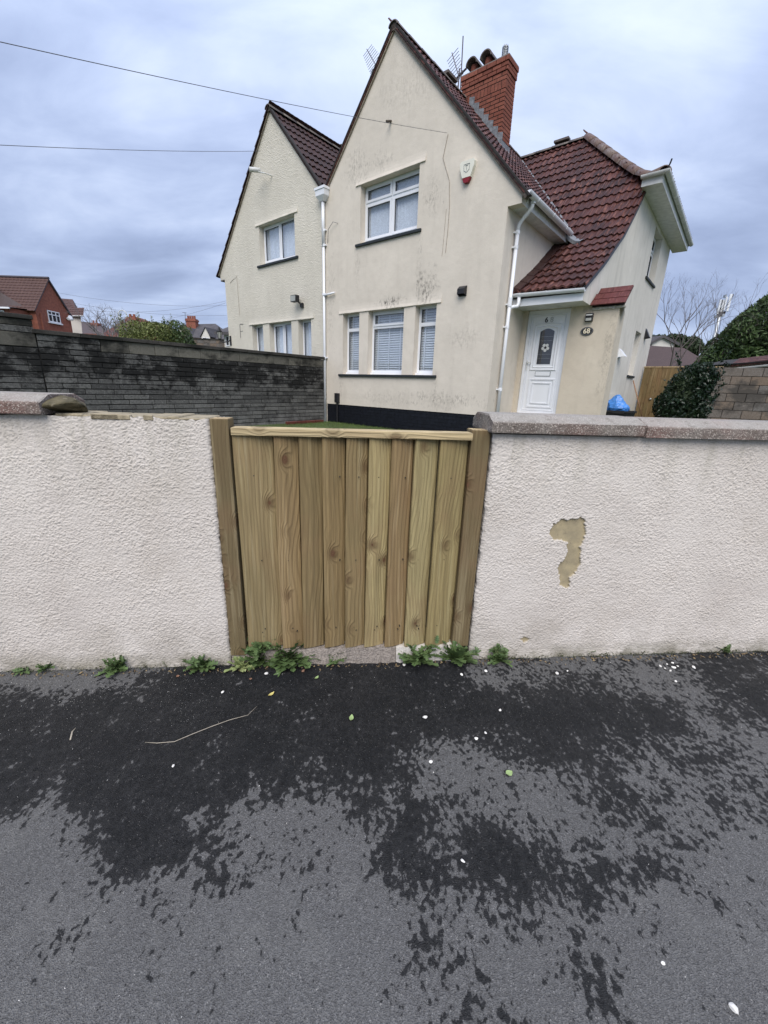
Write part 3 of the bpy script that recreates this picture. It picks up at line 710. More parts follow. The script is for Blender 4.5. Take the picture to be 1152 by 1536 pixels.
# ================================================================== HOUSE
def PF(v0):                     # wall facing the street: a along u, d into the wall
    return lambda a, d, z: (a, v0 + d, z)
def PS(u0):                     # side wall facing right: a along v, d into the wall (towards -u)
    return lambda a, d, z: (u0 - d, a, z)
def pbox(mb, P, a0, a1, d0, d1, z0, z1, mi=0):
    p, q = P(a0, d0, z0), P(a1, d1, z1); mn = [min(p[i], q[i]) for i in range(3)]; mx = [max(p[i], q[i]) for i in range(3)]
    return mb.box(mn[0], mx[0], mn[1], mx[1], mn[2], mx[2], mi)
def wall_poly(mb, P, outer, holes, depth=.2):
    loops = [[Vector((a, z, 0)) for a, z in outer]] + [[Vector((h[0], h[2], 0)), Vector((h[1], h[2], 0)), Vector((h[1], h[3], 0)), Vector((h[0], h[3], 0))] for h in holes]
    flat = [p for l in loops for p in l]
    for t in tessellate_polygon(loops): mb.poly([P(flat[i].x, 0, flat[i].y) for i in t])
    for h in holes:
        a0, a1, z0, z1 = h[:4]; c = [(a0, z0), (a1, z0), (a1, z1), (a0, z1)]
        for i in range(4):
            p, q = c[i], c[(i + 1) % 4]; mb.poly([P(p[0], 0, p[1]), P(q[0], 0, q[1]), P(q[0], depth, q[1]), P(p[0], depth, p[1])])
def drip(root, P, a0, a1, z, mat, name='drip_lip'):
    """render belled out over a window head"""
    rr = random.Random(int(a0 * 100)); n = 22; mb = MB(); sec = []
    for i in range(n + 1):
        t = i / n; a = a0 + (a1 - a0) * t; w = .006 * (rr.random() - .5); e = min(1, min(t, 1 - t) * n / 1.0)
        h = .20 + .02 * rr.random()
        sec.append([P(a, .0015, z + h), P(a, -.003, z + h * .6), P(a, -.010, z + h * .3), P(a, -.024 + w, z + .010 + w), P(a, -.025 + w, z + w), P(a, .01, z + .002)])
    for i in range(n):
        for j in range(5): mb.poly([sec[i][j], sec[i + 1][j], sec[i + 1][j + 1], sec[i][j + 1]])
    mb.poly(sec[0]); mb.poly(sec[-1][::-1])
    return hb(mb, name, mat, root)
def window(root, P, a0, a1, z0, z1, d=.16, cols=(), rows=(), cover='vertical', sash=None, subsill=.05, interior=True):
    w = hb(pbox(MB(), P, a0, a0 + .001, d, d + .001, z0, z0 + .001), 'window', 'upvc', root) if False else None
    fr = MB(); f = .045
    zb = z0 + subsill
    if subsill: pbox(fr, P, a0 + .001, a1 - .001, d - .055, d + .07, z0 + .002, zb - .003)
    for b in ((a0, a0 + f, zb, z1), (a1 - f, a1, zb, z1)): pbox(fr, P, b[0], b[1], d, d + .065, b[2], b[3])
    for b in ((a0 + f, a1 - f, zb, zb + f), (a0 + f, a1 - f, z1 - f, z1)): pbox(fr, P, b[0], b[1], d, d + .065, b[2], b[3])
    win = hb(fr, 'window', 'upvc', root); fixn(win)
    ca = [a0 + f] + list(cols) + [a1 - f]; cz = [zb + f] + list(rows) + [z1 - f]
    bars = MB()
    for c in cols: pbox(bars, P, c - .028, c + .028, d + .004, d + .06, zb + f, z1 - f)
    for r_ in rows:
        for i in range(len(ca) - 1):
            pbox(bars, P, ca[i] + (.028 if i else 0), ca[i + 1] - (.028 if i < len(ca) - 2 else 0), d + .004, d + .06, r_ - .028, r_ + .028)
    if bars.v: hb(bars, 'glazing_bar', 'upvc', win)
    k = 0
    for i in range(len(ca) - 1):
        for j in range(len(cz) - 1):
            x0 = ca[i] + (.028 if i else 0); x1 = ca[i + 1] - (.028 if i < len(ca) - 2 else 0)
            y0 = cz[j] + (.028 if j else 0); y1 = cz[j + 1] - (.028 if j < len(cz) - 2 else 0)
            s_ = .038; op = sash is None or k in sash; k += 1
            dd = -.014 if op else .008
            if not op: s_ = .012
            sm = MB()
            for b in ((x0 - .01, x0 + s_, y0 - .01, y1 + .01), (x1 - s_, x1 + .01, y0 - .01, y1 + .01)): pbox(sm, P, b[0], b[1], d + dd, d + .05, b[2], b[3])
            for b in ((x0 + s_, x1 - s_, y0 - .01, y0 + s_), (x0 + s_, x1 - s_, y1 - s_, y1 + .01)): pbox(sm, P, b[0], b[1], d + dd, d + .05, b[2], b[3])
            hb(sm, 'sash', 'upvc', win)
            gs = MB(); g = .004
            for b in ((x0 + s_, x0 + s_ + g, y0 + s_, y1 - s_), (x1 - s_ - g, x1 - s_, y0 + s_, y1 - s_)): pbox(gs, P, b[0], b[1], d + .006, d + .03, b[2], b[3])
            for b in ((x0 + s_ + g, x1 - s_ - g, y0 + s_, y0 + s_ + g), (x0 + s_ + g, x1 - s_ - g, y1 - s_ - g, y1 - s_)): pbox(gs, P, b[0], b[1], d + .006, d + .03, b[2], b[3])
            hb(gs, 'gasket', 'black', win)
            p = MB(); pbox(p, P, x0 + s_ + g, x1 - s_ - g, d + .020, d + .024, y0 + s_ + g, y1 - s_ - g); hb(p, 'pane', 'glass', win)
    if interior:
        r_ = MB(); e = .001
        for q in ([(a0, .07, z0), (a1, .07, z0), (a1, .8, z0), (a0, .8, z0)], [(a0, .07, z1), (a1, .07, z1), (a1, .8, z1), (a0, .8, z1)],
                  [(a0, .07, z0), (a0, .8, z0), (a0, .8, z1), (a0, .07, z1)], [(a1, .07, z0), (a1, .8, z0), (a1, .8, z1), (a1, .07, z1)],
                  [(a0, .8, z0), (a1, .8, z0), (a1, .8, z1), (a0, .8, z1)]):
            r_.poly([P(x, d + y, z) for x, y, z in q])
        hb(r_, 'interior', 'room', win)
    c = MB(); rr = random.Random(int(a0 * 1000))
    if cover == 'vertical':
        x = a0 + .03
        while x < a1 - .1:
            q0, q1 = P(x, d + .13, z0), P(x + .075, d + .19, z0)
            c.poly([P(x, d + .075, z0 + .06), P(x + .066, d + .11, z0 + .06), P(x + .066, d + .11, z1 - .02), P(x, d + .075, z1 - .02)]); x += .086
        tag(hb(c, 'blind', 'curtain', win), kind='stuff')
    elif cover == 'net':
        n = int((a1 - a0) / .012); pts = []
        for i in range(n + 1):
            a = a0 + .01 + (a1 - a0 - .02) * i / n; pts.append((a, d + .09 + .014 * math.sin(i * .9 + 2 * math.sin(i * .31)) + .006 * rr.random()))
        for i in range(n): c.poly([P(pts[i][0], pts[i][1], z0 + .05), P(pts[i + 1][0], pts[i + 1][1], z0 + .05), P(pts[i + 1][0], pts[i + 1][1], z1 - .01), P(pts[i][0], pts[i][1], z1 - .01)])
        hb(c, 'curtain', 'curtain', win)
    elif cover == 'slats':
        z = z0 + .07
        while z < z1 - .05:
            c.poly([P(a0 + .03, d + .08, z - .022), P(a1 - .03, d + .08, z - .022), P(a1 - .03, d + .105, z + .026), P(a0 + .03, d + .105, z + .026)]); z += .052
        tag(hb(c, 'blind', 'blind', win), kind='stuff')
        c2 = MB()
        for a in np.arange(a0 + .12, a1 - .05, .34): pbox(c2, P, a, a + .03, d + .070, d + .078, z0 + .06, z1 - .03)
        hb(c2, 'blind_stile', 'upvc', win)
    return win
def gutter(mb, a, b, r=.056):
    a, b = Vector(a), Vector(b); d = (b - a).normalized(); x = d.cross(Vector((0, 0, 1))).normalized()
    prof = [tuple(x * (r * math.cos(t)) + Vector((0, 0, -r * math.sin(t)))) for t in np.linspace(0, math.pi, 11)]
    prof += [tuple(x * (-r + .006) + Vector((0, 0, -.004))), tuple(x * (r - .006) + Vector((0, 0, -.004)))]
    mb.prism(prof, a, b)
    return mb
def brackets(mb, a, b, n, r=.062, w=.022):
    a, b = Vector(a), Vector(b); d = (b - a).normalized()
    for i in range(n):
        p = a + (b - a) * ((i + .5) / n); gutter(mb, p - d * w / 2 + Vector((0, 0, .002)), p + d * w / 2 + Vector((0, 0, .002)), r)
    return mb

# ---- roof tiles: double-roll concrete tiles, one shared mesh
TW, TE = .30, .335
def tile_data(name, mat):
    prof = [(0, 0), (.045, .001), (.085, .020), (.115, .024), (.145, .004), (.155, 0), (.20, .001), (.238, .020), (.268, .024), (.30, .002)]
    L_ = TE + .045; v, f = [], []
    for x, z in prof: v.append((x, 0, z * 1.15 + .036))
    for x, z in prof: v.append((x, L_, z + .002))
    for x, z in prof: v.append((x, 0, z + .004))
    n = len(prof)
    for i in range(n - 1):
        f.append((i, i + 1, n + i + 1, n + i)); f.append((2 * n + i, 2 * n + i + 1, i + 1, i))
    f.append((0, n, 2 * n)); f.append((n - 1, 3 * n - 1, 2 * n - 1))
    me = bpy.data.meshes.new(name); me.from_pydata(v, [], f); me.materials.append(MAT[mat]); me.update(); return me
def path_pts(path, step):
    """points every step along a polyline of 2-vectors"""
    P = [Vector(p) for p in path]; out = []; i = 0; pos = 0.0; seg = (P[1] - P[0]).length; acc = 0.0
    total = sum((P[j + 1] - P[j]).length for j in range(len(P) - 1)); s = 0.0
    def pt(s):
        s = max(0.0, s)
        for j in range(len(P) - 1):
            l = (P[j + 1] - P[j]).length
            if s <= l or j == len(P) - 2: return P[j] + (P[j + 1] - P[j]) * (s / l)
            s -= l
    n = int(total / step + .999)
    return [pt(k * step) for k in range(n)], pt, total
def lay_tiles(root, part, me, conv, path, region, t_dir, budget, nameo='tile', stuffmat='tile', prefer=None):
    """conv(tcoord, (h, z)) -> house point; region(h, z) -> (t0, t1); tiles as objects while the budget lasts, the rest joined"""
    rows, pt, total = path_pts(path, TE); cand = []
    rr = random.Random(3); o0 = Vector(root['_o'])
    for k, p in enumerate(rows):
        q = pt(min((k + 1) * TE, total + .0)) if (k + 1) * TE < total else None
        if q is None: q = p + (pt(total) - pt(total - .1)).normalized() * TE
        mid = (p + q) / 2; t0, t1 = region(mid.x, mid.y)
        if t1 - t0 < .03: continue
        A = Vector(conv(0, p)); B = Vector(conv(0, q)); s = (B - A).normalized(); t = Vector(t_dir); n = t.cross(s).normalized()
        ph = (0 if k % 2 == 0 else TW / 2) * 0
        j0 = math.floor((t0 - ph) / TW); x = j0 * TW + ph
        while x < t1 - .02:
            a, b = max(x, t0), min(x + TW, t1)
            if b - a > .03:
                sgn = t.dot(Vector(conv(1, p)) - Vector(conv(0, p)))
                base = Vector(conv(a if sgn > 0 else b, p)) - o0
                sc = (b - a) / TW; jj = rr.uniform(-.003, .004)
                M_ = Matrix(((t.x * sc, s.x, n.x, base.x + n.x * jj), (t.y * sc, s.y, n.y, base.y + n.y * jj), (t.z * sc, s.z, n.z, base.z + n.z * jj), (0, 0, 0, 1)))
                M_ = M_ @ Matrix.Rotation(rr.uniform(-.008, .008), 4, 'Z')
                cand.append((prefer(a, p) if prefer else 0, M_))
            x += TW
    cand.sort(key=lambda c: c[0])
    for key, M_ in cand[:budget]:
        o = bpy.data.objects.new(nameo, me); COL.objects.link(o); o.parent = part; o.matrix_local = M_
    rest = cand[budget:]
    if rest:
        co = np.array([v.co[:] + (1,) for v in me.vertices]); fs = [tuple(p.vertices) for p in me.polygons]; mb = MB()
        for key, M_ in rest:
            w = (np.array(M_) @ co.T).T[:, :3]; b = len(mb.v); mb.v += [tuple(q) for q in w]; mb.f += [tuple(b + i for i in f) for f in fs]; mb.m += [0] * len(fs)
        tag(mb.build('roof_tiles', stuffmat, part), kind='stuff')
    return max(0, budget - len(cand))
MAT['tile_rows'] = MAT['tile']

KM = 1.11; UR = -6.56; ZR = 7.985
def zmain(u): return ZR - KM * abs(u - UR)
CP = [(8.38, 3.24), (9.35, 3.82), (10.4, 4.56), (11.1, 5.22), (13.75, 7.99)]      # catslide profile (v, Z)
def cross_v(z):
    for (v0, z0), (v1, z1) in zip(CP, CP[1:]):
        if z <= z1: return v0 + (v1 - v0) * (z - z0) / (z1 - z0)
    return CP[-1][0]
HIP = [(-4.645, 13.72, 7.99), (-3.2, 12.3, 6.50), (-2.62, 11.68, 5.93), (-2.36, 11.42, 5.80), (-2.16, 11.21, 5.775)]
def hip_u(z):
    pts = HIP[::-1]
    for a, b in zip(pts, pts[1:]):
        if z <= b[2]: return a[0] + (b[0] - a[0]) * (z - a[2]) / (b[2] - a[2])
    return HIP[0][0]

hs_ = hroot('semi_detached_house', 'cream rendered house with tall gable and maroon catslide roof over its white door 68', 'house', U0, V0, ZG)
G0 = .30
# facade
A_ = (-7.42, -5.82, 4.53, 5.66); B1 = (-7.97, -7.41, 1.70, 3.11); B2 = (-7.12, -6.06, 1.70, 3.11); B3 = (-5.75, -5.21, 1.70, 3.11)
PFm = PF(V0)
apexz = 7.95
mb = MB()
wall_poly(mb, PFm, [(-8.58, .935), (-3.85, .935), (-3.85, 4.53), (-3.60, 4.53), (-3.60, apexz - KM * (-3.60 - UR)), (UR, apexz), (-8.58, apexz - KM * (UR + 8.58))], [A_, B1, B2, B3])
mb.poly([(-3.85, V0, 4.53), (-3.60, V0, 4.53), (-3.60, V0 + .18, 4.53), (-3.85, V0 + .18, 4.53)])
mb.poly([(-3.60, V0, 4.53), (-3.60, V0 + .18, 4.53), (-3.60, V0 + .18, 4.66), (-3.60, V0, 4.66)])
fac = fixn(hb(mb, 'front_wall', 'render', hs_))
mb = MB(); mb.poly([(-3.85, V0, .935), (-3.85, 12.5, .935), (-3.85, 12.5, 4.60), (-3.85, V0, 4.60)])
mb.poly([(-8.58, V0, G0), (-8.58, 16, G0), (-8.58, 16, 5.75), (-8.58, V0, 5.75)])
mb.poly([(-8.58, 16, G0), (-2.534, 16, G0), (-2.534, 16, 5.75), (-8.58, 16, 5.75)])
hb(mb, 'return_wall', 'render', hs_)
# navy plinth of painted bricks, set back a little
mb = MB(); rr = random.Random(2)
for k in range(8):
    z0 = .935 - (k + 1) * .075; x = -8.58 - (.11 if k % 2 else 0)
    while x < -3.86:
        x1 = min(x + .225, -3.86); xs_ = max(x, -8.58)
        if x1 - xs_ > .02: mb.box(xs_ + .004, x1 - .004, V0 + .012 + rr.uniform(0, .004), V0 + .06, z0 + .005, z0 + .070)
        x += .225
mb.box(-8.58, -3.862, V0 + .022, V0 + .08, .30, .934)
for k in range(8):
    z0 = .935 - (k + 1) * .075; x = V0 + .03
    while x < 9.0:
        mb.box(-3.90, -3.862, x + .004, min(x + .22, 9.0), z0 + .005, z0 + .07); x += .225
pl = hb(mb, 'plinth', 'plinth', hs_); tag(pl, 'navy painted brick plinth', kind='stuff')
# windows
window(hs_, PFm, A_[0], A_[1], 4.53, 5.66, cols=(-6.62,), rows=(5.33,), cover='vertical')
window(hs_, PFm, B1[0], B1[1], 1.70, 3.11, rows=(2.75,), cover='slats', sash=[])
window(hs_, PFm, B2[0], B2[1], 1.70, 3.11, rows=(2.77,), cover='slats', sash=[1])
window(hs_, PFm, B3[0], B3[1], 1.70, 3.11, rows=(2.75,), cover='slats', sash=[])
def sill(root, P, a0, a1, z, th=.055):
    mb = MB(); pbox(mb, P, a0, a1, -.045, .10, z - th, z); o = hb(mb, 'window_sill', 'sill', root); bevel(o, .008, 2); return o
sill(hs_, PFm, -7.54, -5.70, 4.528); sill(hs_, PFm, -8.10, -5.10, 1.698)
drip(hs_, PFm, -7.56, -5.68, 5.66, 'render'); drip(hs_, PFm, -8.10, -5.10, 3.112, 'render')
# porch wall and its wing
PP = PF(9.03)
mb = MB(); DO = (-3.75, -2.89, .97, 3.03)
wall_poly(mb, PP, [(-3.85, .3), (-2.03, .3), (-2.03, 3.0), (-2.10, 3.05), (-3.85, 3.05)], [DO], .12)
mb.poly([(-2.03, 9.03, .3), (-2.03, 9.48, .3), (-2.03, 9.48, 3.28), (-2.03, 9.03, 3.0)])
mb.poly([(-2.03, 9.48, .3), (-2.54, 9.48, .3), (-2.54, 9.48, 3.28), (-2.03, 9.48, 3.28)])
hb(mb, 'porch_wall', 'render_porch', hs_)
mb = MB(); PSd = PS(-2.534)
W1 = (13.40, 14.55, 4.36, 5.49); W2 = (13.50, 14.25, 1.95, 3.09)
wall_poly(mb, PSd, [(9.035, .3), (16.0, .3), (16.0, 5.585), (11.30, 5.585), (11.30, 5.37), (11.05, 5.08), (10.4, 4.46), (9.35, 3.72), (8.46, 3.19), (8.46, 3.02), (9.035, 3.02)], [W1, W2], .2)
hb(mb, 'side_wall', 'render_side', hs_)
window(hs_, PSd, W1[0], W1[1], 4.36, 5.49, cols=(13.97,), rows=(5.12,), cover='net')
window(hs_, PSd, W2[0], W2[1], 1.95, 3.09, d=.19, cover='net')
for a0, a1, z in ((13.30, 14.65, 4.358), (13.42, 14.33, 1.948)): sill(hs_, PSd, a0, a1, z)
# porch soffit, fascia, gutter
mb = MB(); mb.box(-3.85, -2.536, 8.45, 8.465, 3.02, 3.15); hb(mb, 'porch_fascia', 'upvc', hs_)
mb = MB(); mb.box(-3.85, -2.536, 8.466, 9.03, 3.03, 3.045); hb(mb, 'porch_soffit', 'upvc_grime', hs_)
gm = gutter(MB(), (-3.85, 8.385, 3.235), (-2.50, 8.385, 3.205)); g = hb(gm, 'porch_gutter', 'upvc', hs_)
bm_ = brackets(MB(), (-3.83, 8.385, 3.235), (-2.50, 8.385, 3.205), 1); bm_ = gutter(bm_, (-2.665, 8.385, 3.21), (-2.64, 8.385, 3.21), .062); bm_ = gutter(bm_, (-3.76, 8.385, 3.236), (-3.66, 8.385, 3.234), .062); hb(bm_, 'gutter_clip', 'upvc', g)
# main eave on the right
mb = MB()
for k in range(12):
    v0 = 7.98 + k * .19; mb.box(-3.85, -3.615, v0 + .003, v0 + .187, 4.53, 4.545)
hb(mb, 'soffit_boards', 'upvc_grime', hs_)
hb(MB().box(-3.614, -3.60, 7.98, 10.35, 4.53, 4.68), 'eaves_fascia', 'upvc_grime', hs_)
hb(MB().box(-3.63, -3.585, 7.98, 8.06, 4.60, 4.675), 'fascia_end', 'upvc_grime', hs_)
g = hb(gutter(MB(), (-3.505, 7.77, 4.690), (-3.505, 10.14, 4.675), .062), 'eaves_gutter', 'upvc', hs_)
hb(brackets(MB(), (-3.505, 7.8, 4.690), (-3.505, 10.14, 4.675), 3, .070), 'gutter_clip', 'upvc', g)
# lead tray at the gutter's end
mb = MB()
for i in range(6):
    t = i / 6; t2 = (i + 1) / 6
    f = lambda q: (-3.62 + .34 * q, 10.12 + .10 * math.sin(q * 3), 4.72 - .26 * q ** .6 + .05 * max(0, q - .6))
    a, b = f(t), f(t2); mb.poly([a, b, (b[0], b[1] + .22, b[2] + .10), (a[0], a[1] + .22, a[2] + .10)]); mb.poly([a, b, (b[0], b[1] + .01, b[2] - .07), (a[0], a[1] + .01, a[2] - .07)])
hb(mb, 'lead_tray', 'lead', hs_)
# downpipe of the right eave with swan neck
dp = MB().tube([(-3.535, 8.12, 4.68), (-3.545, 8.125, 4.56), (-3.60, 8.14, 4.50), (-3.72, 8.165, 4.40), (-3.775, 8.175, 4.34), (-3.785, 8.176, 4.22)], .034, 12)
dp.tube([(-3.785, 8.176, 4.24), (-3.785, 8.176, .55)], .034, 12)
o = hb(dp, 'downpipe', 'upvc', hs_, True)
for z in (4.22, 3.98, 3.02, 2.62, 1.45): hb(MB().tube([(-3.785, 8.176, z - .03), (-3.785, 8.176, z + .03)], .041, 12).box(-3.85, -3.77, 8.13, 8.222, z - .012, z + .012), 'pipe_clip', 'upvc', o)
hb(MB().tube([(-3.535, 8.12, 4.71), (-3.535, 8.12, 4.60)], .046, 12), 'pipe_outlet', 'upvc', o); hb(MB().tube([(-3.785, 8.176, 2.98), (-3.785, 8.176, 3.14)], .042, 12), 'pipe_socket', 'upvc', o)
hb(MB().tube([(-3.70, 8.385, 3.19), (-3.70, 8.385, 3.06), (-3.715, 8.36, 3.005), (-3.75, 8.27, 2.99), (-3.78, 8.19, 2.96)], .034, 12), 'branch_pipe', 'upvc', hs_, True)
# left downpipe with hopper on the party line
o = hb(MB().tube([(-8.60, V0 - .055, 5.62), (-8.60, V0 - .055, 4.66)], .038, 12).tube([(-8.60, V0 - .05, 4.70), (-8.60, V0 - .05, .46)], .030, 12), 'downpipe', 'upvc', hs_, True)
mb = MB(); k = [(-8.76, -8.43), (-8.74, -8.45), (-8.65, -8.54)]; zz = [5.84, 5.68, 5.58]
for i in range(2):
    a, b = k[i], k[i + 1]; y0, y1 = V0 - .17, V0 - .005; y2 = V0 - .16 if i == 0 else V0 - .10
    for q in ([(a[0], y0, zz[i]), (a[1], y0, zz[i]), (b[1], y2, zz[i + 1]), (b[0], y2, zz[i + 1])], [(a[0], y0, zz[i]), (b[0], y2, zz[i + 1]), (b[0], y1, zz[i + 1]), (a[0], y1, zz[i])], [(a[1], y0, zz[i]), (b[1], y2, zz[i + 1]), (b[1], y1, zz[i + 1]), (a[1], y1, zz[i])]): mb.poly(q)
mb.box(-8.77, -8.42, V0 - .18, V0 - .005, 5.80, 5.85)
hb(mb, 'rain_hopper', 'upvc', hs_)
for z in (4.68, 3.60, 2.10, 5.0): hb(MB().tube([(-8.60, V0 - .05, z - .025), (-8.60, V0 - .05, z + .025)], .043, 12).box(-8.67, -8.53, V0 - .05, V0, z - .012, z + .012), 'pipe_clip', 'upvc', o)
hb(MB().tube([(-8.58, V0 - .06, 3.575), (-8.22, V0 - .055, 3.60)], .022, 10), 'overflow_pipe', 'upvc', hs_, True)
# upper eave on the side
hb(MB().box(-2.533, -2.155, 11.16, 16.45, 5.586, 5.60), 'side_soffit', 'upvc_grime', hs_)
mb = MB().box(-2.17, -2.154, 11.16, 16.45, 5.585, 5.75); mb.box(-2.533, -2.17, 11.145, 11.16, 5.585, 5.75); hb(mb, 'side_fascia', 'upvc_grime', hs_)
gm = gutter(MB(), (-2.095, 11.08, 5.76), (-2.095, 16.5, 5.76)); gutter(gm, (-2.55, 11.085, 5.76), (-2.04, 11.085, 5.765)); g = hb(gm, 'side_gutter', 'upvc_grime', hs_)
hb(brackets(MB(), (-2.095, 11.1, 5.76), (-2.095, 16.45, 5.76), 6), 'gutter_clip', 'upvc', g)
# ---- roof
rf = MB()
zl = zmain(-8.58)
rf.poly([(-8.58, 7.745, zl), (UR, 7.745, ZR), (UR, 16.2, ZR), (-8.58, 16.2, zl)])
vt = cross_v(4.70)
rf.poly([(-3.56, 7.745, zmain(-3.56)), (-3.56, vt, zmain(-3.56)), (UR, 13.75, ZR), (UR, 7.745, ZR)])
cl_ = [(-3.86, *CP[0]), (-3.86, *CP[1]), (-3.86, *CP[2])]
def q3(u, p, dz=0): return (u, p[0], p[1] + dz)
for i in range(3): rf.poly([q3(-3.85, CP[i], -.004), q3(-2.49, CP[i], -.004), q3(-2.49, CP[i + 1], -.004), q3(-3.85, CP[i + 1], -.004)])
rf.poly([q3(-3.85, CP[3], -.004), (-2.49, CP[3][0], CP[3][1] - .004), (-2.49, 11.62, 5.77), (HIP[1][0], HIP[1][1], HIP[1][2]), HIP[0], (UR, 13.75, ZR)])
rf.poly([(-2.55, 11.09, 5.74), HIP[4], HIP[3], HIP[2], (-2.55, 11.6, 5.76)])
rf.poly([HIP[4], (-2.08, 16.3, 5.78), (-2.36, 16.1, 5.80), HIP[3]]); rf.poly([HIP[3], (-2.36, 16.1, 5.80), (-2.62, 15.8, 5.93), HIP[2]])
rf.poly([HIP[2], (-2.62, 15.8, 5.93), (-4.645, 13.8, 8.03), HIP[0]])
rf.poly([(-2.08, 16.5, 5.72), (-8.58, 16.5, 5.72), (-8.58, 13.8, 8.0), (-4.645, 13.8, 8.0)])
roof = hb(rf, 'roof', 'tile', hs_)
TM = tile_data('tile', 'tile'); TD = tile_data('tile', 'tile_dark')
def reg_cross(v, z):
    lo = max(-3.85 if z < 4.62 else -9, UR + (ZR - z) / KM if z > 4.62 else -9)
    hi = -2.49 if z < 5.74 else hip_u(z)
    return lo, hi
left = lay_tiles(hs_, roof, TM, lambda t, p: (t, p[0], p[1]), CP, reg_cross, (1, 0, 0), 280)
def reg_main(u, z): return 7.75, min(cross_v(z), 13.75)
lay_tiles(hs_, roof, TM, lambda t, p: (p[0], t, p[1]), [(-3.555, zmain(-3.555)), (UR, ZR)], reg_main, (0, 1, 0), left, prefer=lambda a, p: a)
lay_tiles(hs_, roof, TM, lambda t, p: (p[0], t, p[1]), [(-8.55, zl + .03), (UR, ZR)], lambda u, z: (7.75, 13.75), (0, -1, 0), 0)
lay_tiles(hs_, roof, TM, lambda t, p: (p[0], t, p[1]), [(-2.08, 5.79), (-2.36, 5.82), (-2.62, 5.95), (-4.645, 8.05)], lambda u, z: ((lambda k: (13.76 - k, 13.76 + k))(max(0.05, 2.65 * (u + 4.645) / 2.56))), (0, 1, 0), 0)
# half-round ridge and hip tiles, one by one
def round_tile(root, part, a, b, r0, r1, mat, name, lift=0.0):
    a, b = Vector(a), Vector(b); d = (b - a).normalized(); x = d.cross(Vector((0, 0, 1))).normalized(); z = x.cross(d); n = 8; mb = MB()
    for (p, r_) in ((a, r0), (b, r1)):
        for j in range(n + 1):
            t = math.pi * j / n; mb.v.append(tuple(p + x * math.cos(t) * r_ + z * (math.sin(t) * r_ * .8 + lift)))
    for (p, r_) in ((a, r0 - .018), (b, r1 - .018)):
        for j in range(n + 1):
            t = math.pi * j / n; mb.v.append(tuple(p + x * math.cos(t) * r_ + z * (math.sin(t) * r_ * .8 + lift)))
    m_ = n + 1
    for j in range(n):
        mb.f += [(j, j + 1, m_ + j + 1, m_ + j), (2 * m_ + j + 1, 2 * m_ + j, 3 * m_ + j, 3 * m_ + j + 1), (2 * m_ + j, 2 * m_ + j + 1, j + 1, j), (m_ + j, m_ + j + 1, 3 * m_ + j + 1, 3 * m_ + j)]; mb.m += [0] * 4
    return hb(mb, name, mat, root).__class__ and None
def round_run(root, part, pts, r_, mat, name, L_=.42):
    P = [Vector(p) for p in pts]; segs = []
    tot = sum((P[i + 1] - P[i]).length for i in range(len(P) - 1)); n = max(1, round(tot / L_))
    def pt(s):
        for i in range(len(P) - 1):
            l = (P[i + 1] - P[i]).length
            if s <= l + 1e-6 or i == len(P) - 2: return P[i] + (P[i + 1] - P[i]) * min(1, s / l)
            s -= l
    for k in range(n):
        a, b = pt(tot * k / n), pt(tot * (k + 1) / n); d = (b - a).normalized(); x = d.cross(Vector((0, 0, 1))).normalized(); z = x.cross(d); m_ = 9; mb = MB()
        for (p, rr_) in ((a - d * .012, r_ + .008), (b + d * .01, r_ - .002), (a - d * .012, r_ - .012), (b + d * .01, r_ - .020)):
            for j in range(m_):
                t = math.pi * j / (m_ - 1); mb.v.append(tuple(p + x * math.cos(t) * rr_ + z * (math.sin(t) * rr_ * .75)))
        for j in range(m_ - 1):
            mb.f += [(j, j + 1, m_ + j + 1, m_ + j), (2 * m_ + j, 2 * m_ + j + 1, j + 1, j), (m_ + j, m_ + j + 1, 3 * m_ + j + 1, 3 * m_ + j)]; mb.m += [0] * 3
        o = mb.build(name, mat, part, True, org=tuple(root['_o']))
round_run(hs_, roof, [(UR, 7.73, ZR + .0), (UR, 13.75, ZR + .0)], .105, 'ridge', 'ridge_tile')
round_run(hs_, roof, [(UR + .05, 13.75, ZR + .01), (-4.645, 13.74, ZR + .01)], .105, 'ridge', 'ridge_tile')
round_run(hs_, roof, [(h[0], h[1], h[2] + .015) for h in HIP[::-1]], .135, 'hiptile', 'hip_tile', .46)
# capping plate standing on the cross ridge and a hook iron at the hip's foot
hb(MB().box(-5.55, -5.15, 13.66, 13.84, 8.12, 8.17), 'ridge_vent', 'ridge', hs_)
hb(MB().box(UR - .09, UR + .09, 9.55, 9.95, 8.11, 8.16), 'ridge_vent', 'ridge', hs_)
hb(MB().tube([(-2.12, 11.16, 5.80), (-2.07, 11.09, 5.86), (-2.05, 11.07, 5.93)], .016, 6), 'hip_iron', 'black', hs_)
# verges
def rake(root, name, mat, u0, z0, u1, z1, v0, v1, th, off=0.0):
    s = Vector((u1 - u0, 0, z1 - z0)).normalized(); n = Vector((-s.z, 0, s.x)); n = n if n.z > 0 else -n
    a = Vector((u0, v0, z0)) + n * off; b = Vector((u1, v0, z1)) + n * off; mb = MB(); dv = Vector((0, v1 - v0, 0))
    mb.prism([(0, 0, 0), tuple(dv), tuple(dv + n * th), tuple(n * th)], a, b); return fixn(hb(mb, name, mat, root))
rake(hs_, 'verge_left', 'verge_tan', -8.58, apexz - KM * 2.02, UR, apexz, V0 - .035, V0 + .05, .05, .002)
rake(hs_, 'verge_right', 'vergemortar', -3.52, apexz - KM * 3.04, UR, apexz, V0 - .045, V0 + .05, .075, -.012)
rake(hs_, 'undercloak', 'underlay', -3.50, apexz - KM * 3.06, UR, apexz, V0 - .06, V0 + .03, .03, .054)
rake(hs_, 'undercloak', 'underlay', -8.58, apexz - KM * 2.02, UR, apexz, V0 - .06, V0 + .03, .03, .054)
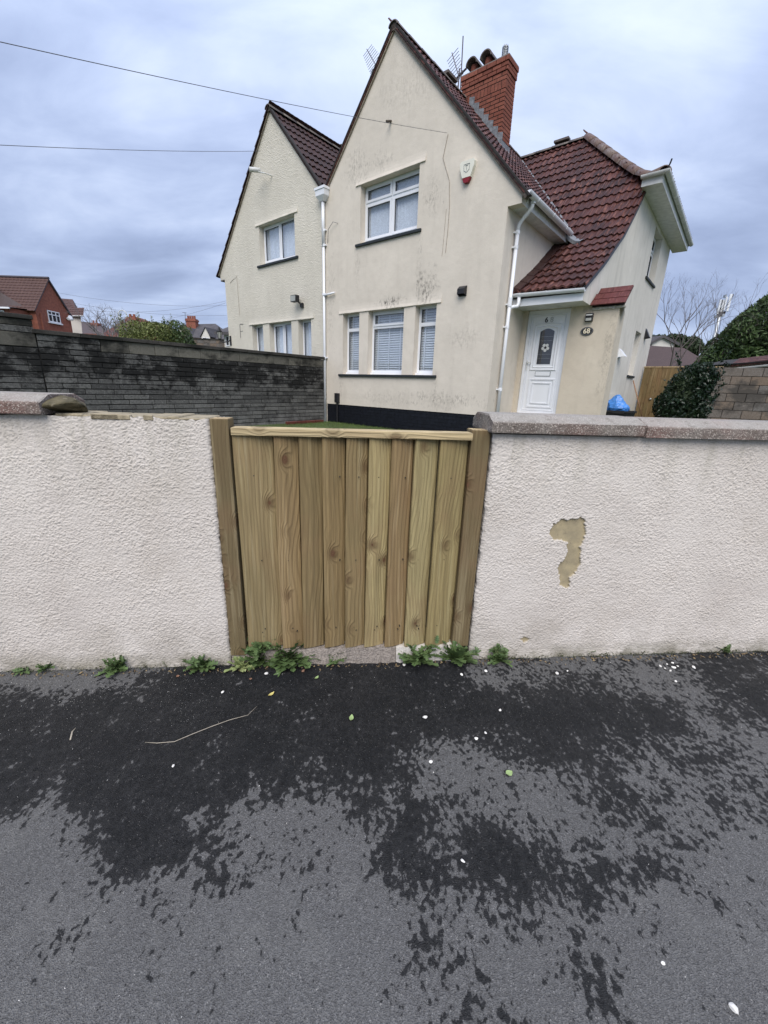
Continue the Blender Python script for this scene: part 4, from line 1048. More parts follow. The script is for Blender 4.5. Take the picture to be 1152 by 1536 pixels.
hb(MB().box(UR - .07, UR + .07, V0 - .05, V0 + .02, 7.93, 8.06), 'apex_mortar', 'vergemortar', hs_)
mb = MB()                                                    # black verge trim of the catslide
for i in range(len(CP) - 1):
    a, b = Vector((-2.50, *CP[i])), Vector((-2.50, *CP[i + 1]))
    if i == 3: b = Vector((-2.50, 11.6, CP[3][1] + .5 * 1.06))
    mb.prism([(-.03, 0, -.060), (.010, 0, -.060), (.010, 0, .015), (-.03, 0, .015)], a, b)
hb(mb, 'verge_trim', 'black', hs_)
# mortar slips on the rendered wall side of the catslide
mb = MB(); rows, pt, tot = path_pts(CP, TE); rr = random.Random(8)
for k, p in enumerate(rows):
    if p.y > 4.45: break
    q = pt((k + 1) * TE); mb.prism([(0, 0, .03), (.14 + rr.uniform(0, .03), 0, .045), (.14, 0, .065), (0, 0, .10)], (-3.85, p.x, p.y + .012), (-3.85, q.x, q.y + .002))
hb(mb, 'abutment_tiles', 'tile_dark', hs_)
# lead valley
mb = MB(); n = 16; prev = None
for i in range(n + 1):
    z = 7.95 - (7.95 - 4.72) * i / n; u = UR + (ZR - z) / KM; v = cross_v(z); w = .036 + .010 * random.random()
    cur = ((u - w, v - .0, z + .068), (u + w, v + .02, z + .068))
    if prev: mb.poly([prev[0], prev[1], cur[1], cur[0]])
    prev = cur
hb(mb, 'lead_valley', 'lead', hs_)
# ---- chimney
ch = hb(MB().box(-6.584, -5.466, 10.356, 10.804, 6.3, 8.36), 'chimney', 'darkmortar', hs_)
bk = {}
def brick_box(x0, x1, y0, y1, z0, z1, part, name='brick', mat='brick', jit=.002):
    r = random.uniform
    key = (round(x1 - x0, 3), round(y1 - y0, 3), round(z1 - z0, 3), mat)
    if key not in bk:
        dx, dy, dz = (x1 - x0) / 2, (y1 - y0) / 2, (z1 - z0) / 2
        me = bpy.data.meshes.new(name); m_ = MB().box(-dx, dx, -dy, dy, -dz, dz); me.from_pydata(m_.v, [], m_.f); me.materials.append(MAT[mat]); me.update(); bk[key] = me
    o = bpy.data.objects.new(name, bk[key]); COL.objects.link(o); o.parent = part
    o.location = ((x0 + x1) / 2 + r(-jit, jit), (y0 + y1) / 2 + r(-jit, jit), (z0 + z1) / 2 + r(-jit / 2, jit / 2)); return o
nb = 0
for k in range(25):
    z1 = 8.39 - k * .077; z0 = z1 - .061; proj_ = .035 if k == 0 else (.018 if k in (1, 2) else 0)
    if k == 0: z1 += .02
    o3 = Vector((U0, V0, ZG)); L0, L1, F0, B0 = -6.59 - proj_, -5.46 + proj_, 10.35 - proj_, 10.81 + proj_
    cells = []
    if k in (5,):                                    # soldier band
        x = L0
        while x < L1 - .03: cells.append((x, min(x + .075, L1))); x += .086
    elif k == 4: x = L0; cells = [(L0 + i * .226, min(L0 + (i + 1) * .226 - .010, L1)) for i in range(5)]
    else:
        x = L0 - (.113 if k % 2 else 0)
        while x < L1 - .02:
            a, b = max(x, L0), min(x + .210, L1)
            if b - a > .03: cells.append((a, b))
            x += .226
    if cells and cells[-1][1] > L1 - .04: cells[-1] = (cells[-1][0], L1)
    for a, b in cells:
        hz = UR; zr_ = zmain((a + b) / 2)
        if z1 < zr_ - .05: continue
        z0b = z0 - (.077 if k == 5 else 0)
        if k == 6: continue
        brick_box(a - o3.x, b - o3.x, F0 - o3.y, F0 + .10 - o3.y, z0b - o3.z, z1 - o3.z, ch)
    y = F0 + .10 + (.005 if k % 2 else .005)
    for a, b in (((F0 + .112, F0 + .328), (F0 + .338, B0)) if k % 2 == 0 else ((F0 + .112, F0 + .215), (F0 + .225, B0))):
        if z1 < zmain(-5.46) - .05: continue
        brick_box(L1 - .10 - o3.x, L1 - o3.x, a - o3.y, b - o3.y, z0 - o3.z, z1 - o3.z, ch)
hb(MB().box(-6.62, -5.43, 10.32, 10.84, 8.412, 8.43), 'chimney_cap', 'mortar', ch)
for (u_, r_) in ((-6.40, .105), (-6.04, .105)):
    hb(MB().tube([(u_, 10.55, 8.42), (u_, 10.55, 8.64)], [r_, r_ * .92], 16), 'chimney_pot', 'brick', ch, True)
    mb = MB(); n = 10
    for i in range(n):
        t0, t1 = math.pi * i / n, math.pi * (i + 1) / n
        f = lambda t, v, r2: (u_ + math.cos(t) * r2, v, 8.60 + math.sin(t) * r2 * .95)
        mb.poly([f(t0, 10.36, .145), f(t1, 10.36, .145), f(t1, 10.78, .145), f(t0, 10.78, .145)]); mb.poly([f(t0, 10.36, .12), f(t1, 10.36, .12), f(t1, 10.78, .12), f(t0, 10.78, .12)])
        mb.poly([f(t0, 10.36, .145), f(t1, 10.36, .145), f(t1, 10.36, .12), f(t0, 10.36, .12)])
    hb(mb, 'hood_tile', 'ridge', ch)
mb = MB().tube([(-5.66, 10.55, 8.42), (-5.66, 10.55, 8.55)], .07, 14)
for i in range(7): z = 8.56 + i * .028; mb.tube([(-5.66, 10.55, z), (-5.66, 10.55, z + .008)], .072 if i < 6 else .05, 14)
for i in range(8): a = i * .785; mb.tube([(-5.66 + .07 * math.cos(a), 10.55 + .07 * math.sin(a), 8.54), (-5.66 + .06 * math.cos(a), 10.55 + .06 * math.sin(a), 8.74)], .006, 5)
hb(mb, 'flue_cowl', 'steel', ch)
mb = MB()                                             # stepped lead up the front of the stack, apron on its low side
for i in range(7):
    a = -6.36 + i * .135; z = zmain(a); mb.poly([(a, 10.335, zmain(a) + .0), (a + .14, 10.335, zmain(a + .14) + .0), (a + .14, 10.335, z + .17 ), (a, 10.335, z + .20)])
mb.poly([(-6.45, 10.34, zmain(-6.45) + .06), (-5.44, 10.34, zmain(-5.44) + .06), (-5.44, 10.22, zmain(-5.44) + .075), (-6.45, 10.22, zmain(-6.45) + .075)])
mb.poly([(-5.452, 10.33, zmain(-5.45)), (-5.452, 10.83, zmain(-5.45)), (-5.452, 10.83, zmain(-5.45) + .17), (-5.452, 10.33, zmain(-5.45) + .17)])
mb.poly([(-5.45, 10.22, zmain(-5.45) + .08), (-5.45, 10.85, zmain(-5.45) + .08), (-5.30, 10.85, zmain(-5.30) + .075), (-5.30, 10.22, zmain(-5.30) + .075)])
hb(mb, 'lead_flashing', 'lead', ch)

# red tiled slope on the wing wall
rt = hb(MB().poly([(-2.50, 8.96, 2.98), (-1.95, 8.96, 2.98), (-1.95, 9.42, 3.36), (-2.50, 9.42, 3.36)]), 'wing_roof', 'underlay', hs_)
rr = random.Random(6)
for k in range(3):
    v_, z_ = 8.93 + k * .125, 2.985 + k * .115
    for j, (a, b) in enumerate([(-2.52 + .02 * k, -2.24), (-2.235, -1.93)] if k != 1 else [(-2.51, -2.36), (-2.355, -2.08), (-2.075, -1.93)]):
        mb = MB(); L_ = .165; s = Vector((0, .735, .678)); n_ = Vector((0, -.678, .735))
        c0 = Vector((a, v_, z_)) + n_ * .022; c1 = Vector((b, v_, z_)) + n_ * .022
        mb.prism([(0, 0, 0), tuple(s * L_), tuple(s * L_ + n_ * .014), tuple(n_ * .020)], c0, c1); hb(mb, 'red_tile', 'redtile', rt)
mb = MB(); x = -2.5
while x < -1.98:
    w = rr.uniform(.03, .07); mb.box(x, x + w, 8.985 + rr.uniform(0, .02), 9.05, 2.93 + rr.uniform(0, .02), 2.99 + rr.uniform(-.015, .01)); x += w - .004
bevel(hb(mb, 'crumbling_mortar', 'lime', hs_), .006, 1)
mb = MB(); mb.poly([(-1.955, 8.97, 2.97), (-1.955, 9.42, 3.35), (-1.955, 9.42, 3.05), (-1.955, 9.20, 2.80)]); hb(mb, 'wing_verge', 'render_side', hs_)

# ---- front door
o3 = hs_['_o']
door = hb(pbox(MB(), PF(9.08), -3.683, -2.957, .02, .065, 1.012, 2.953), 'front_door', 'upvc', hs_)
dfm = MB(); PD = PF(9.08)
for b in ((-3.745, -3.685, .975, 3.025), (-2.955, -2.895, .975, 3.025)): pbox(dfm, PD, b[0], b[1], 0, .07, b[2], b[3])
for b in ((-3.685, -2.955, 2.955, 3.025), (-3.685, -2.955, .975, 1.01)): pbox(dfm, PD, b[0], b[1], 0, .07, b[2], b[3])
hb(dfm, 'door_frame', 'upvc', door)
def moulding(P, a0, a1, z0, z1, w, d0, name, arch=0.0, mat='upvc'):
    """raised frame with sloping sides"""
    def ring(off, d):
        a, b, c, e = a0 + off, a1 - off, z0 + off, z1 - off; pts = [(a, c), (b, c), (b, e)]
        n = 12 if arch else 0
        for i in range(1, n): t = i / n; pts.append((b + (a - b) * t, e + arch * math.sin(math.pi * t)))
        pts.append((a, e)); return [P(x, d, z) for x, z in pts]
    mb = MB(); R_ = [ring(0, .0), ring(w * .25, d0), ring(w * .55, d0 * .4), ring(w * .75, d0), ring(w, .0)]
    for q, r_ in zip(R_, R_[1:]):
        for i in range(len(q)): j = (i + 1) % len(q); mb.poly([q[i], q[j], r_[j], r_[i]])
    return hb(mb, name, mat, door)
PL = PF(9.10)
moulding(PL, -3.60, -3.03, 1.85, 2.76, .10, -.020, 'upper_moulding', .03)
moulding(PL, -3.57, -3.02, 1.10, 1.70, .04, -.016, 'lower_moulding'); moulding(PL, -3.50, -3.09, 1.18, 1.62, .03, -.016, 'lower_moulding')
moulding(PL, -3.655, -2.985, 1.04, 2.925, .02, -.010, 'leaf_border')
gp = [(-3.46, 1.985), (-3.175, 1.985), (-3.175, 2.62)] + [(-3.175 + (-.285) * t, 2.62 + .055 * math.sin(math.pi * t)) for t in np.linspace(.1, .9, 8)] + [(-3.46, 2.62)]
mb = MB().poly([PL(a, -.006, z) for a, z in gp]); hb(mb, 'glazed_panel', 'glass', door)
mb = MB().poly([PL(a, -.003, z) for a, z in gp]); hb(mb, 'dark_backing', 'room', door)
mb = MB(); cx, cz = -3.315, 2.31                      # rose motif: five pale petals round a dark star
for i in range(5):
    t = math.pi / 2 + i * 2 * math.pi / 5 + math.pi / 5 * 1; px, pz = cx + .052 * math.cos(t), cz + .052 * math.sin(t)
    mb.poly([PL(px + .032 * math.cos(q), -.009, pz + .032 * math.sin(q)) for q in np.linspace(0, 2 * math.pi, 14, endpoint=False)])
hb(mb, 'rose_petals', 'upvc_grime', door)
mb = MB()
mb.poly([PL(cx + (.046 if i % 2 == 0 else .017) * math.cos(math.pi / 2 + i * math.pi / 5), -.0115, cz + (.046 if i % 2 == 0 else .017) * math.sin(math.pi / 2 + i * math.pi / 5)) for i in range(10)])
hb(mb, 'rose_star', 'room', door)
mb = MB(); 
for z in (2.10, 2.18, 2.44, 2.52): pbox(mb, PL, -3.45, -3.185, -.0075, -.0065, z, z + .004)
hb(mb, 'leaded_line', 'greyprint', door)
mb = MB(); pbox(mb, PL, -3.45, -3.15, -.014, 0, 1.755, 1.835); lb = bevel(hb(mb, 'letterbox', 'upvc', door), .004, 2)
mb = MB(); pbox(mb, PL, -3.46, -3.135, -.006, 0, 1.745, 1.845); hb(mb, 'letterbox_surround', 'greyprint', door)
hm = MB().box(-3.672, -3.642, 9.085, 9.10, 1.86, 2.06); hm.tube([(-3.657, 9.09, 2.02), (-3.657, 9.055, 2.02), (-3.56, 9.05, 2.02)], .010, 8); hm.tube([(-3.657, 9.09, 1.93), (-3.657, 9.08, 1.93)], .012, 8)
hb(hm, 'door_handle', 'upvc_grime', door)
hb(MB().box(-3.78, -2.86, 8.95, 9.08, .90, .974), 'door_step', 'lime', hs_)
FONT = bpy.data.fonts.load('<builtin>')
def text(s, name, mat, parent, loc, size, bold=.0, sx=1.0, rot=(R(90), 0, 0), depth=.002):
    cu = bpy.data.curves.new(name, 'FONT'); cu.body = s; cu.size = size; cu.align_x = 'CENTER'; cu.align_y = 'CENTER'; cu.extrude = depth; cu.offset = bold; cu.font = FONT
    t = bpy.data.objects.new(name, cu); COL.objects.link(t); bpy.context.view_layer.update()
    me = bpy.data.meshes.new_from_object(t.evaluated_get(bpy.context.evaluated_depsgraph_get())); bpy.data.objects.remove(t)
    me.materials.clear(); me.materials.append(MAT[mat]); o = bpy.data.objects.new(name, me); COL.objects.link(o); o.parent = parent; o.location = loc; o.rotation_euler = rot; o.scale = (sx, 1, 1); return o
text('6', 'door_number', 'black', door, (-3.37 - o3[0], 9.094 - o3[1], 2.835 - o3[2]), .135, .0025)
text('8', 'door_number', 'paleprint', door, (-3.262 - o3[0], 9.094 - o3[1], 2.835 - o3[2]), .135, .002)
# bits fixed to the wall
pth = [(-5.20, 5.95), (-5.28, 5.6), (-5.10, 5.2), (-5.06, 4.8), (-5.06, 4.4), (-5.08, 4.0)]
hb(MB().tube([(a, V0 - .006, z) for a, z in pth], .0045, 5), 'wall_cable', 'verge_tan', hs_)
hb(MB().tube([(-5.13, V0 - .004, 4.75), (-5.15, V0 - .004, 4.1), (-5.16, V0 - .004, 3.95)], .003, 5), 'wall_cable', 'verge_tan', hs_)
hb(MB().tube([(-8.50, V0 - .01, 4.72), (-8.40, V0 - .07, 4.98), (-8.24, V0 - .07, 5.10), (-8.14, V0 - .01, 5.07)], .006, 5), 'wall_cable', 'cable', hs_)
hb(MB().tube([(-6.60, V0, 6.56), (-6.60, V0 - .14, 6.50)], .022, 8), 'old_bracket', 'vergemortar', hs_)
hb(MB().box(-2.534, -2.522, 11.75, 12.35, .62, 1.44), 'meter_hatch', 'render_side', hs_)
mb = MB().poly([(-2.534, 14.75, 3.29), (-2.534, 14.98, 3.29), (-2.534, 14.98, 3.02), (-2.534, 14.75, 3.02)]); mb.poly([(-2.534, 14.75, 3.29), (-2.534, 14.98, 3.29), (-2.40, 14.98, 3.04), (-2.40, 14.75, 3.04)]); mb.poly([(-2.534, 14.75, 3.29), (-2.40, 14.75, 3.04), (-2.534, 14.75, 3.02)]); mb.poly([(-2.534, 14.98, 3.29), (-2.40, 14.98, 3.04), (-2.534, 14.98, 3.02)])
tag(hb(mb, 'vent_cowl', 'black', hs_), 'small black vent cowl on the side wall')
mb = MB().box(-2.534, -2.52, 11.92, 12.16, 2.30, 2.50); mb.poly([(-2.52, 11.92, 2.50), (-2.52, 12.16, 2.50), (-2.37, 12.16, 2.33), (-2.37, 11.92, 2.33)]); mb.poly([(-2.52, 11.92, 2.50), (-2.37, 11.92, 2.33), (-2.52, 11.92, 2.31)])
tag(hb(mb, 'vent_cowl', 'upvc', hs_), 'white vent cowl on the side wall')
A, B = -4.70, -4.53
mb = MB().box(A, B, V0 - .015, V0, 3.18, 3.36); mb.poly([(A, V0 - .015, 3.36), (B, V0 - .015, 3.36), (B - .01, V0 - .10, 3.30), (A + .01, V0 - .10, 3.30)]); mb.poly([(A + .01, V0 - .10, 3.30), (B - .01, V0 - .10, 3.30), (B - .01, V0 - .10, 3.21), (A + .01, V0 - .10, 3.21)]); mb.poly([(A, V0 - .015, 3.36), (A + .01, V0 - .10, 3.30), (A + .01, V0 - .10, 3.21), (A, V0 - .015, 3.19)]); mb.poly([(B, V0 - .015, 3.36), (B - .01, V0 - .10, 3.30), (B - .01, V0 - .10, 3.21), (B, V0 - .015, 3.19)])
tag(hb(mb, 'vent_cowl', 'black', hs_), 'dark extractor cowl on the front wall')
mb = MB().box(-8.22, -8.08, V0 - .07, V0, .98, 1.22); mb.tube([(-8.15, V0 - .03, .98), (-8.15, V0 - .03, .46)], .022, 8); 
tag(bevel(hb(mb, 'wall_box', 'black', hs_), .006, 1), 'small dark box with a pipe at the foot of the wall')

# ================================================================== NEIGHBOUR
nh = hroot('semi_detached_house', 'paler cream roughcast neighbour house with brown tiled gable behind the dark block wall', 'house', -13.31, V0, ZG)
UM = 2 * -8.58 - UR
def mir(h): return (2 * -8.58 - h[1], 2 * -8.58 - h[0], h[2], h[3])
NA = (-11.34, -9.76, 4.62, 5.60); N1 = (-11.95, -11.38, 1.72, 3.09); N2 = (-11.06, -10.02, 1.72, 3.09); N3 = (-9.72, -9.18, 1.72, 3.09)
mb = MB()
wall_poly(mb, PFm, [(-13.31, .3), (-8.582, .3), (-8.582, apexz - KM * 2.018), (UM, apexz), (-13.56, apexz - KM * (UM + 13.56)), (-13.56, 4.50), (-13.31, 4.50)], [NA, N1, N2, N3])
fixn(hb(mb, 'front_wall', 'render_dash', nh))
mb = MB().poly([(-13.31, V0, .3), (-13.31, 16, .3), (-13.31, 16, 4.6), (-13.31, V0, 4.6)]); mb.poly([(-14.6, 16, .3), (-8.6, 16, .3), (-8.6, 16, 5.7), (-14.6, 16, 5.7)])
mb.box(-14.6, -13.32, 9.2, 15.9, .3, 5.6); hb(mb, 'back_walls', 'render_dash', nh)
window(nh, PFm, NA[0], NA[1], 4.62, 5.60, cols=(-10.55,), cover='net', sash=[0])
window(nh, PFm, N1[0], N1[1], 1.72, 3.09, cover='net', sash=[]); window(nh, PFm, N2[0], N2[1], 1.72, 3.09, cols=(-10.54,), cover='net', sash=[0]); window(nh, PFm, N3[0], N3[1], 1.72, 3.09, cover='net', sash=[])
sill(nh, PFm, -11.46, -9.63, 4.618); sill(nh, PFm, -12.1, -9.05, 1.718)
drip(nh, PFm, -11.48, -9.62, 5.60, 'render_dash'); drip(nh, PFm, -12.08, -9.06, 3.09, 'render_dash')
def zneigh(u): return ZR - KM * abs(u - UM)
rf = MB(); rf.poly([(-8.58, 7.745, zneigh(-8.58)), (UM, 7.745, ZR), (UM, 16.2, ZR), (-8.58, 16.2, zneigh(-8.58))]); rf.poly([(-13.62, 7.745, zneigh(-13.62)), (UM, 7.745, ZR), (UM, 16.2, ZR), (-13.62, 16.2, zneigh(-13.62))])
rf.poly([(-14.9, 9.2, 5.8), (-14.9, 16.3, 5.8), (-12.5, 13.8, 8.0), (-12.5, 13.6, 8.0)]); rf.poly([(-14.9, 16.3, 5.8), (-8.6, 16.3, 5.8), (-8.6, 13.8, 8.0), (-12.5, 13.8, 8.0)])
nroof = hb(rf, 'roof', 'tile_dark', nh)
lay_tiles(nh, nroof, TD, lambda t, p: (p[0], t, p[1]), [(-8.60, zneigh(-8.60)), (UM, ZR)], lambda u, z: (7.75, 13.75), (0, 1, 0), 240, stuffmat='tile_dark')
lay_tiles(nh, nroof, TD, lambda t, p: (p[0], t, p[1]), [(-13.66, zneigh(-13.66)), (UM, ZR)], lambda u, z: (7.72, 13.0), (0, -1, 0), 0, stuffmat='tile_dark')
round_run(nh, nroof, [(UM, 7.73, ZR), (UM, 13.75, ZR)], .105, 'ridge', 'ridge_tile')
hb(MB().box(UM - .09, UM + .09, 10.2, 10.7, 8.11, 8.16), 'ridge_vent', 'ridge', nh)
rake(nh, 'verge_left', 'verge_tan', -13.60, apexz - KM * (UM + 13.60), UM, apexz, V0 - .035, V0 + .05, .045, .002)
rake(nh, 'verge_right', 'vergemortar', -8.58, apexz - KM * (-8.58 - UM), UM, apexz, V0 - .03, V0 + .05, .045, .002)
rake(nh, 'undercloak', 'underlay', -13.62, apexz - KM * (UM + 13.62), UM, apexz, V0 - .06, V0 + .03, .03, .05); rake(nh, 'undercloak', 'underlay', -8.58, apexz - KM * (-8.58 - UM), UM, apexz, V0 - .06, V0 + .03, .03, .05)
hb(MB().box(UM - .07, UM + .07, V0 - .05, V0 + .02, 7.93, 8.06), 'apex_mortar', 'vergemortar', nh)
hb(gutter(MB(), (-13.66, 7.78, 4.64), (-13.66, 12, 4.62)), 'eaves_gutter', 'black', nh)
hb(MB().box(-13.56, -13.31, V0 + .004, V0 + .25, 4.47, 4.50), 'soffit_boards', 'vergemortar', nh)
hb(MB().tube([(-13.0, V0 - .006, 4.36), (-12.86, V0 - .006, 4.42), (-12.60, V0 - .006, 4.50), (-12.58, V0 - .006, 3.4)], .004, 5), 'wall_cable', 'verge_tan', nh)
mb = MB()
for q in ((-12.62, -12.60, 2.75, 3.15), (-12.60, -12.42, 3.14, 3.16), (-12.60, -12.46, 2.94, 2.955)): pbox(mb, PFm, q[0], q[1], -.008, 0, q[2], q[3])
hb(mb, 'old_fixing_mark', 'mortar', nh)
MAT['brick_dull'] = brick_mat('dull_red_brick', (.09, .03, .024), (.12, .038, .03), (.06, .02, .016))
MAT['far_tile_brown'] = tile_mat('far_redbrown_tile', (.055, .034, .029), (.07, .042, .036), (.09, .056, .047))

# ================================================================== DARK WALL ON THE BOUNDARY
dw = hroot('block_wall', 'tall soot-dark wall of thin stone blocks with larger blocks on top running to the house', 'wall', -8.60, 7.6, .45)
o3 = Vector(dw['_o']); rr = random.Random(21)
hb(MB().box(-8.78, -8.625, -3.0, 7.72, .20, 2.03), 'wall_core', 'darkmortar', dw); hb(MB().box(-8.78, -8.625, -3.0, 1.70, 2.0, 2.25), 'wall_core', 'darkmortar', dw)
def block(v0, v1, z0, z1, mat, name='brick', face=-8.605, back=-8.80, j=.006, vis=True):
    jj = rr.uniform(-j, j); x1 = face + jj; b = .004
    mb = MB(); m0 = rr.uniform(0, .003)
    mb.prism([(back, 0, z0), (x1 - b, 0, z0), (x1, 0, z0 + b), (x1, 0, z1 - b - m0), (x1 - b, 0, z1 - m0), (back, 0, z1 - m0)], (0, v0, 0), (0, v1, 0))
    return hb(mb, name, mat, dw)
CH = .0885
for k in range(17):                                    # thin courses below the big blocks
    z1 = 1.845 - k * CH; z0 = z1 - CH + .009
    if z0 < .3: break
    v = 1.76
    while v < 7.70:
        L_ = rr.choice((.30, .40, .44, .44, .44, .22)) ; v1 = min(v + L_, 7.72)
        if v1 > 7.55: v1 = 7.72
        if v1 - v > .05 and not (z1 < .42 + 0.0): block(v + .006, v1 - .006, z0 - .001 + rr.uniform(-.002, .002), z1 - .003, 'stone')
        v = v1
    v = .75
    while v < 1.74:
        L_ = rr.choice((.30, .40, .44)); v1 = min(v + L_, 1.745)
        if v1 > 1.62: v1 = 1.745
        block(v + .004, v1 - .003, z0 - .012, z1 - .012, 'stone')
        v = v1
mb = MB()                                              # the rest of the wall, out of the picture to the left
for k in range(20):
    z1 = 2.08 - k * CH; v = -3.0
    while v < .75: v1 = min(v + .44, .75); mb.box(-8.80, -8.605 + rr.uniform(-.005, .005), v + .004, v1 - .004, z1 - CH + .009, z1); v = v1
tag(hb(mb, 'far_bricks', 'stone', dw), kind='stuff')
v = 1.76
while v < 7.7:
    v1 = min(v + .44, 7.72); 
    if v < 2.1: block(v + .004, v + .85, 1.955, 2.045, 'stone'); block(v + .004, v + .62, 1.855, 1.948, 'stone'); block(v + .63, v + .85, 1.855, 1.948, 'stone'); v += .86; continue
    block(v + .004, v1 - .004, 1.853, 2.045, 'stone_big', j=.004); v = v1
for a, b in ((.75, 1.28), (1.285, 1.742)): block(a, b, 1.85, 2.045, 'stone_big')
for a, b in ((.6, 1.15), (1.155, 1.742)): block(a, b, 2.055, 2.14, 'stone'); block(a - .1, b, 2.148, 2.235, 'stone_big')
def cap(v0, v1, z):
    mb = MB().box(-8.83, -8.565, v0 + .003, v1 - .003, z, z + .062); return bevel(hb(mb, 'capping_slab', 'stone_cap', dw), .008, 2)
v = 1.72
while v < 7.7: v1 = min(v + .62, 7.74); cap(v, v1, 2.052 + rr.uniform(-.003, .003)); v = v1
for a, b in ((-.1, .58), (.58, 1.16), (1.16, 1.76)): cap(a, b, 2.243)
# red bricks lying in the grass at its foot
rb = hroot('loose_brick', 'row of loose dark red bricks lying in the grass by the downpipe', 'bricks', -8.45, 7.0, .45)
for i in range(4):
    o = hb(MB().box(-8.52, -8.42, 6.35 + i * .3, 6.35 + i * .3 + .28, .45, .515), 'brick', 'brick_dull', rb); bevel(o, .005, 1)

# ================================================================== RIGHT: BLOCK WALL, FENCE, SHED
bw = empty('block_wall', 'brown and grey concrete block wall at the right behind the dark shrub', 'wall', loc=(10.25, 11.6, .45), rz=math.atan2(.34, -.94))
# local x runs towards the far left, y faces away from the street
bw.rotation_euler[2] = math.atan2(-.34, .94); rr = random.Random(12)
MB().box(-1.95, 1.5, .03, .2, -.5, 1.765).build('wall_core', 'darkmortar', bw)
for k in range(8):
    z1 = 1.775 - k * .225; z0 = z1 - .215; x = -2.0 + (.225 if k % 2 else 0)
    if k < 2: z0 += .0
    while x < 1.5:
        x1 = min(x + .44, 1.5)
        o = MB().box(x, x1, rr.uniform(-.006, .006), .06, z0, z1).build('block', 'cblock', bw); bevel(o, .006, 1); x += .45
def slat_fence(root, u0, u1, v, zb, zt, w=.10):
    x = u0; rr = random.Random(33)
    while x < u1 - .02:
        o = hb(MB().box(x + .002, min(x + w, u1) - .002, v - rr.uniform(.008, .02), v + .008, zb + rr.uniform(0, .01), zt - .03), 'board', 'wood_fence', root); x += w
    hb(MB().box(u0 - .01, u1, v - .03, v + .05, zt - .03, zt), 'top_rail', 'wood_cut', root)
    for z in (zb + .25, zt - .35): hb(MB().box(u0, u1, v + .01, v + .05, z, z + .08), 'back_rail', 'wood_fence', root)
sf = hroot('side_gate', 'tall closed timber board gate beside the house with moss stains', 'gate', -2.4, 15.6, .7)
slat_fence(sf, -2.50, -.55, 15.6, .65, 2.285)
hb(MB().tube([(-2.15, 15.57, 1.32), (-2.15, 15.54, 1.32)], .03, 10), 'gate_knob', 'steel', sf, True)
# felt roofed shed behind the block wall
def face_box(name, mats, parent, p0, p1, depth, z0, z1):
    """upright box from ground point p0 to p1 (xy), going away from the viewer"""
    p0, p1 = Vector((p0[0], p0[1], 0)), Vector((p1[0], p1[1], 0)); d = (p1 - p0).normalized(); n = Vector((-d.y, d.x, 0))
    if n.y < 0: n = -n
    mb = MB(); c = [p0, p1, p1 + n * depth, p0 + n * depth]
    for a, b in ((0, 1), (1, 2), (2, 3), (3, 0)): mb.poly([c[a] + Vector((0, 0, z0)), c[b] + Vector((0, 0, z0)), c[b] + Vector((0, 0, z1)), c[a] + Vector((0, 0, z1))])
    mb.poly([q + Vector((0, 0, z1)) for q in c]); return mb.build(name, mats, parent)
sh = empty('garden_shed', 'low grey boarded shed with white gutter behind the block wall', 'shed')
A0, A1 = at(1046, 552, 14.6), at(1200, 541, 12.6)
dv = (A1 - A0); dv.z = 0; dvn = dv.normalized(); nv = Vector((-dvn.y, dvn.x, 0)); nv = nv if nv.y > 0 else -nv
z_l, z_r = A0.z, A1.z
mb = MB(); n = 46
for i in range(n):
    a = A0 + dv * (i / n); b = A0 + dv * ((i + .88) / n); k = nv * (.02 if i % 2 else 0)
    za = z_l + (z_r - z_l) * (i / n)
    mb.poly([Vector((a.x, a.y, .4)) + k, Vector((b.x, b.y, .4)) + k, Vector((b.x, b.y, za)) + k, Vector((a.x, a.y, za)) + k])
mb.build('boarding', 'steel' if False else 'cblock', sh)
mb = MB(); a, b = A0 + Vector((0, 0, .0)), A1
mb.prism([(0, 0, 0), tuple(nv * 2.5 + Vector((0, 0, .35))), tuple(nv * 2.5 + Vector((0, 0, .40))), tuple(nv * -.12 + Vector((0, 0, .05)))], a, b); mb.build('felt_roof', 'underlay', sh)
g0, g1 = A0 + dv * .38 + Vector((0, 0, -.03)) - nv * .14, A1 + Vector((0, 0, -.03)) - nv * .14
mb = MB(); gutter(mb, g0, g1, .07); mb.build('gutter', 'upvc_grime', sh)
mb = MB(); d = g1 - g0
for i in range(28):
    a = g0 + d * (i / 28); mb.tube([a + Vector((0, 0, .10)) + nv * .1, a + Vector((0, 0, .30)) + nv * .7], .05, 5)
tag(mb.build('roof_tiles', 'tile', sh), kind='stuff')

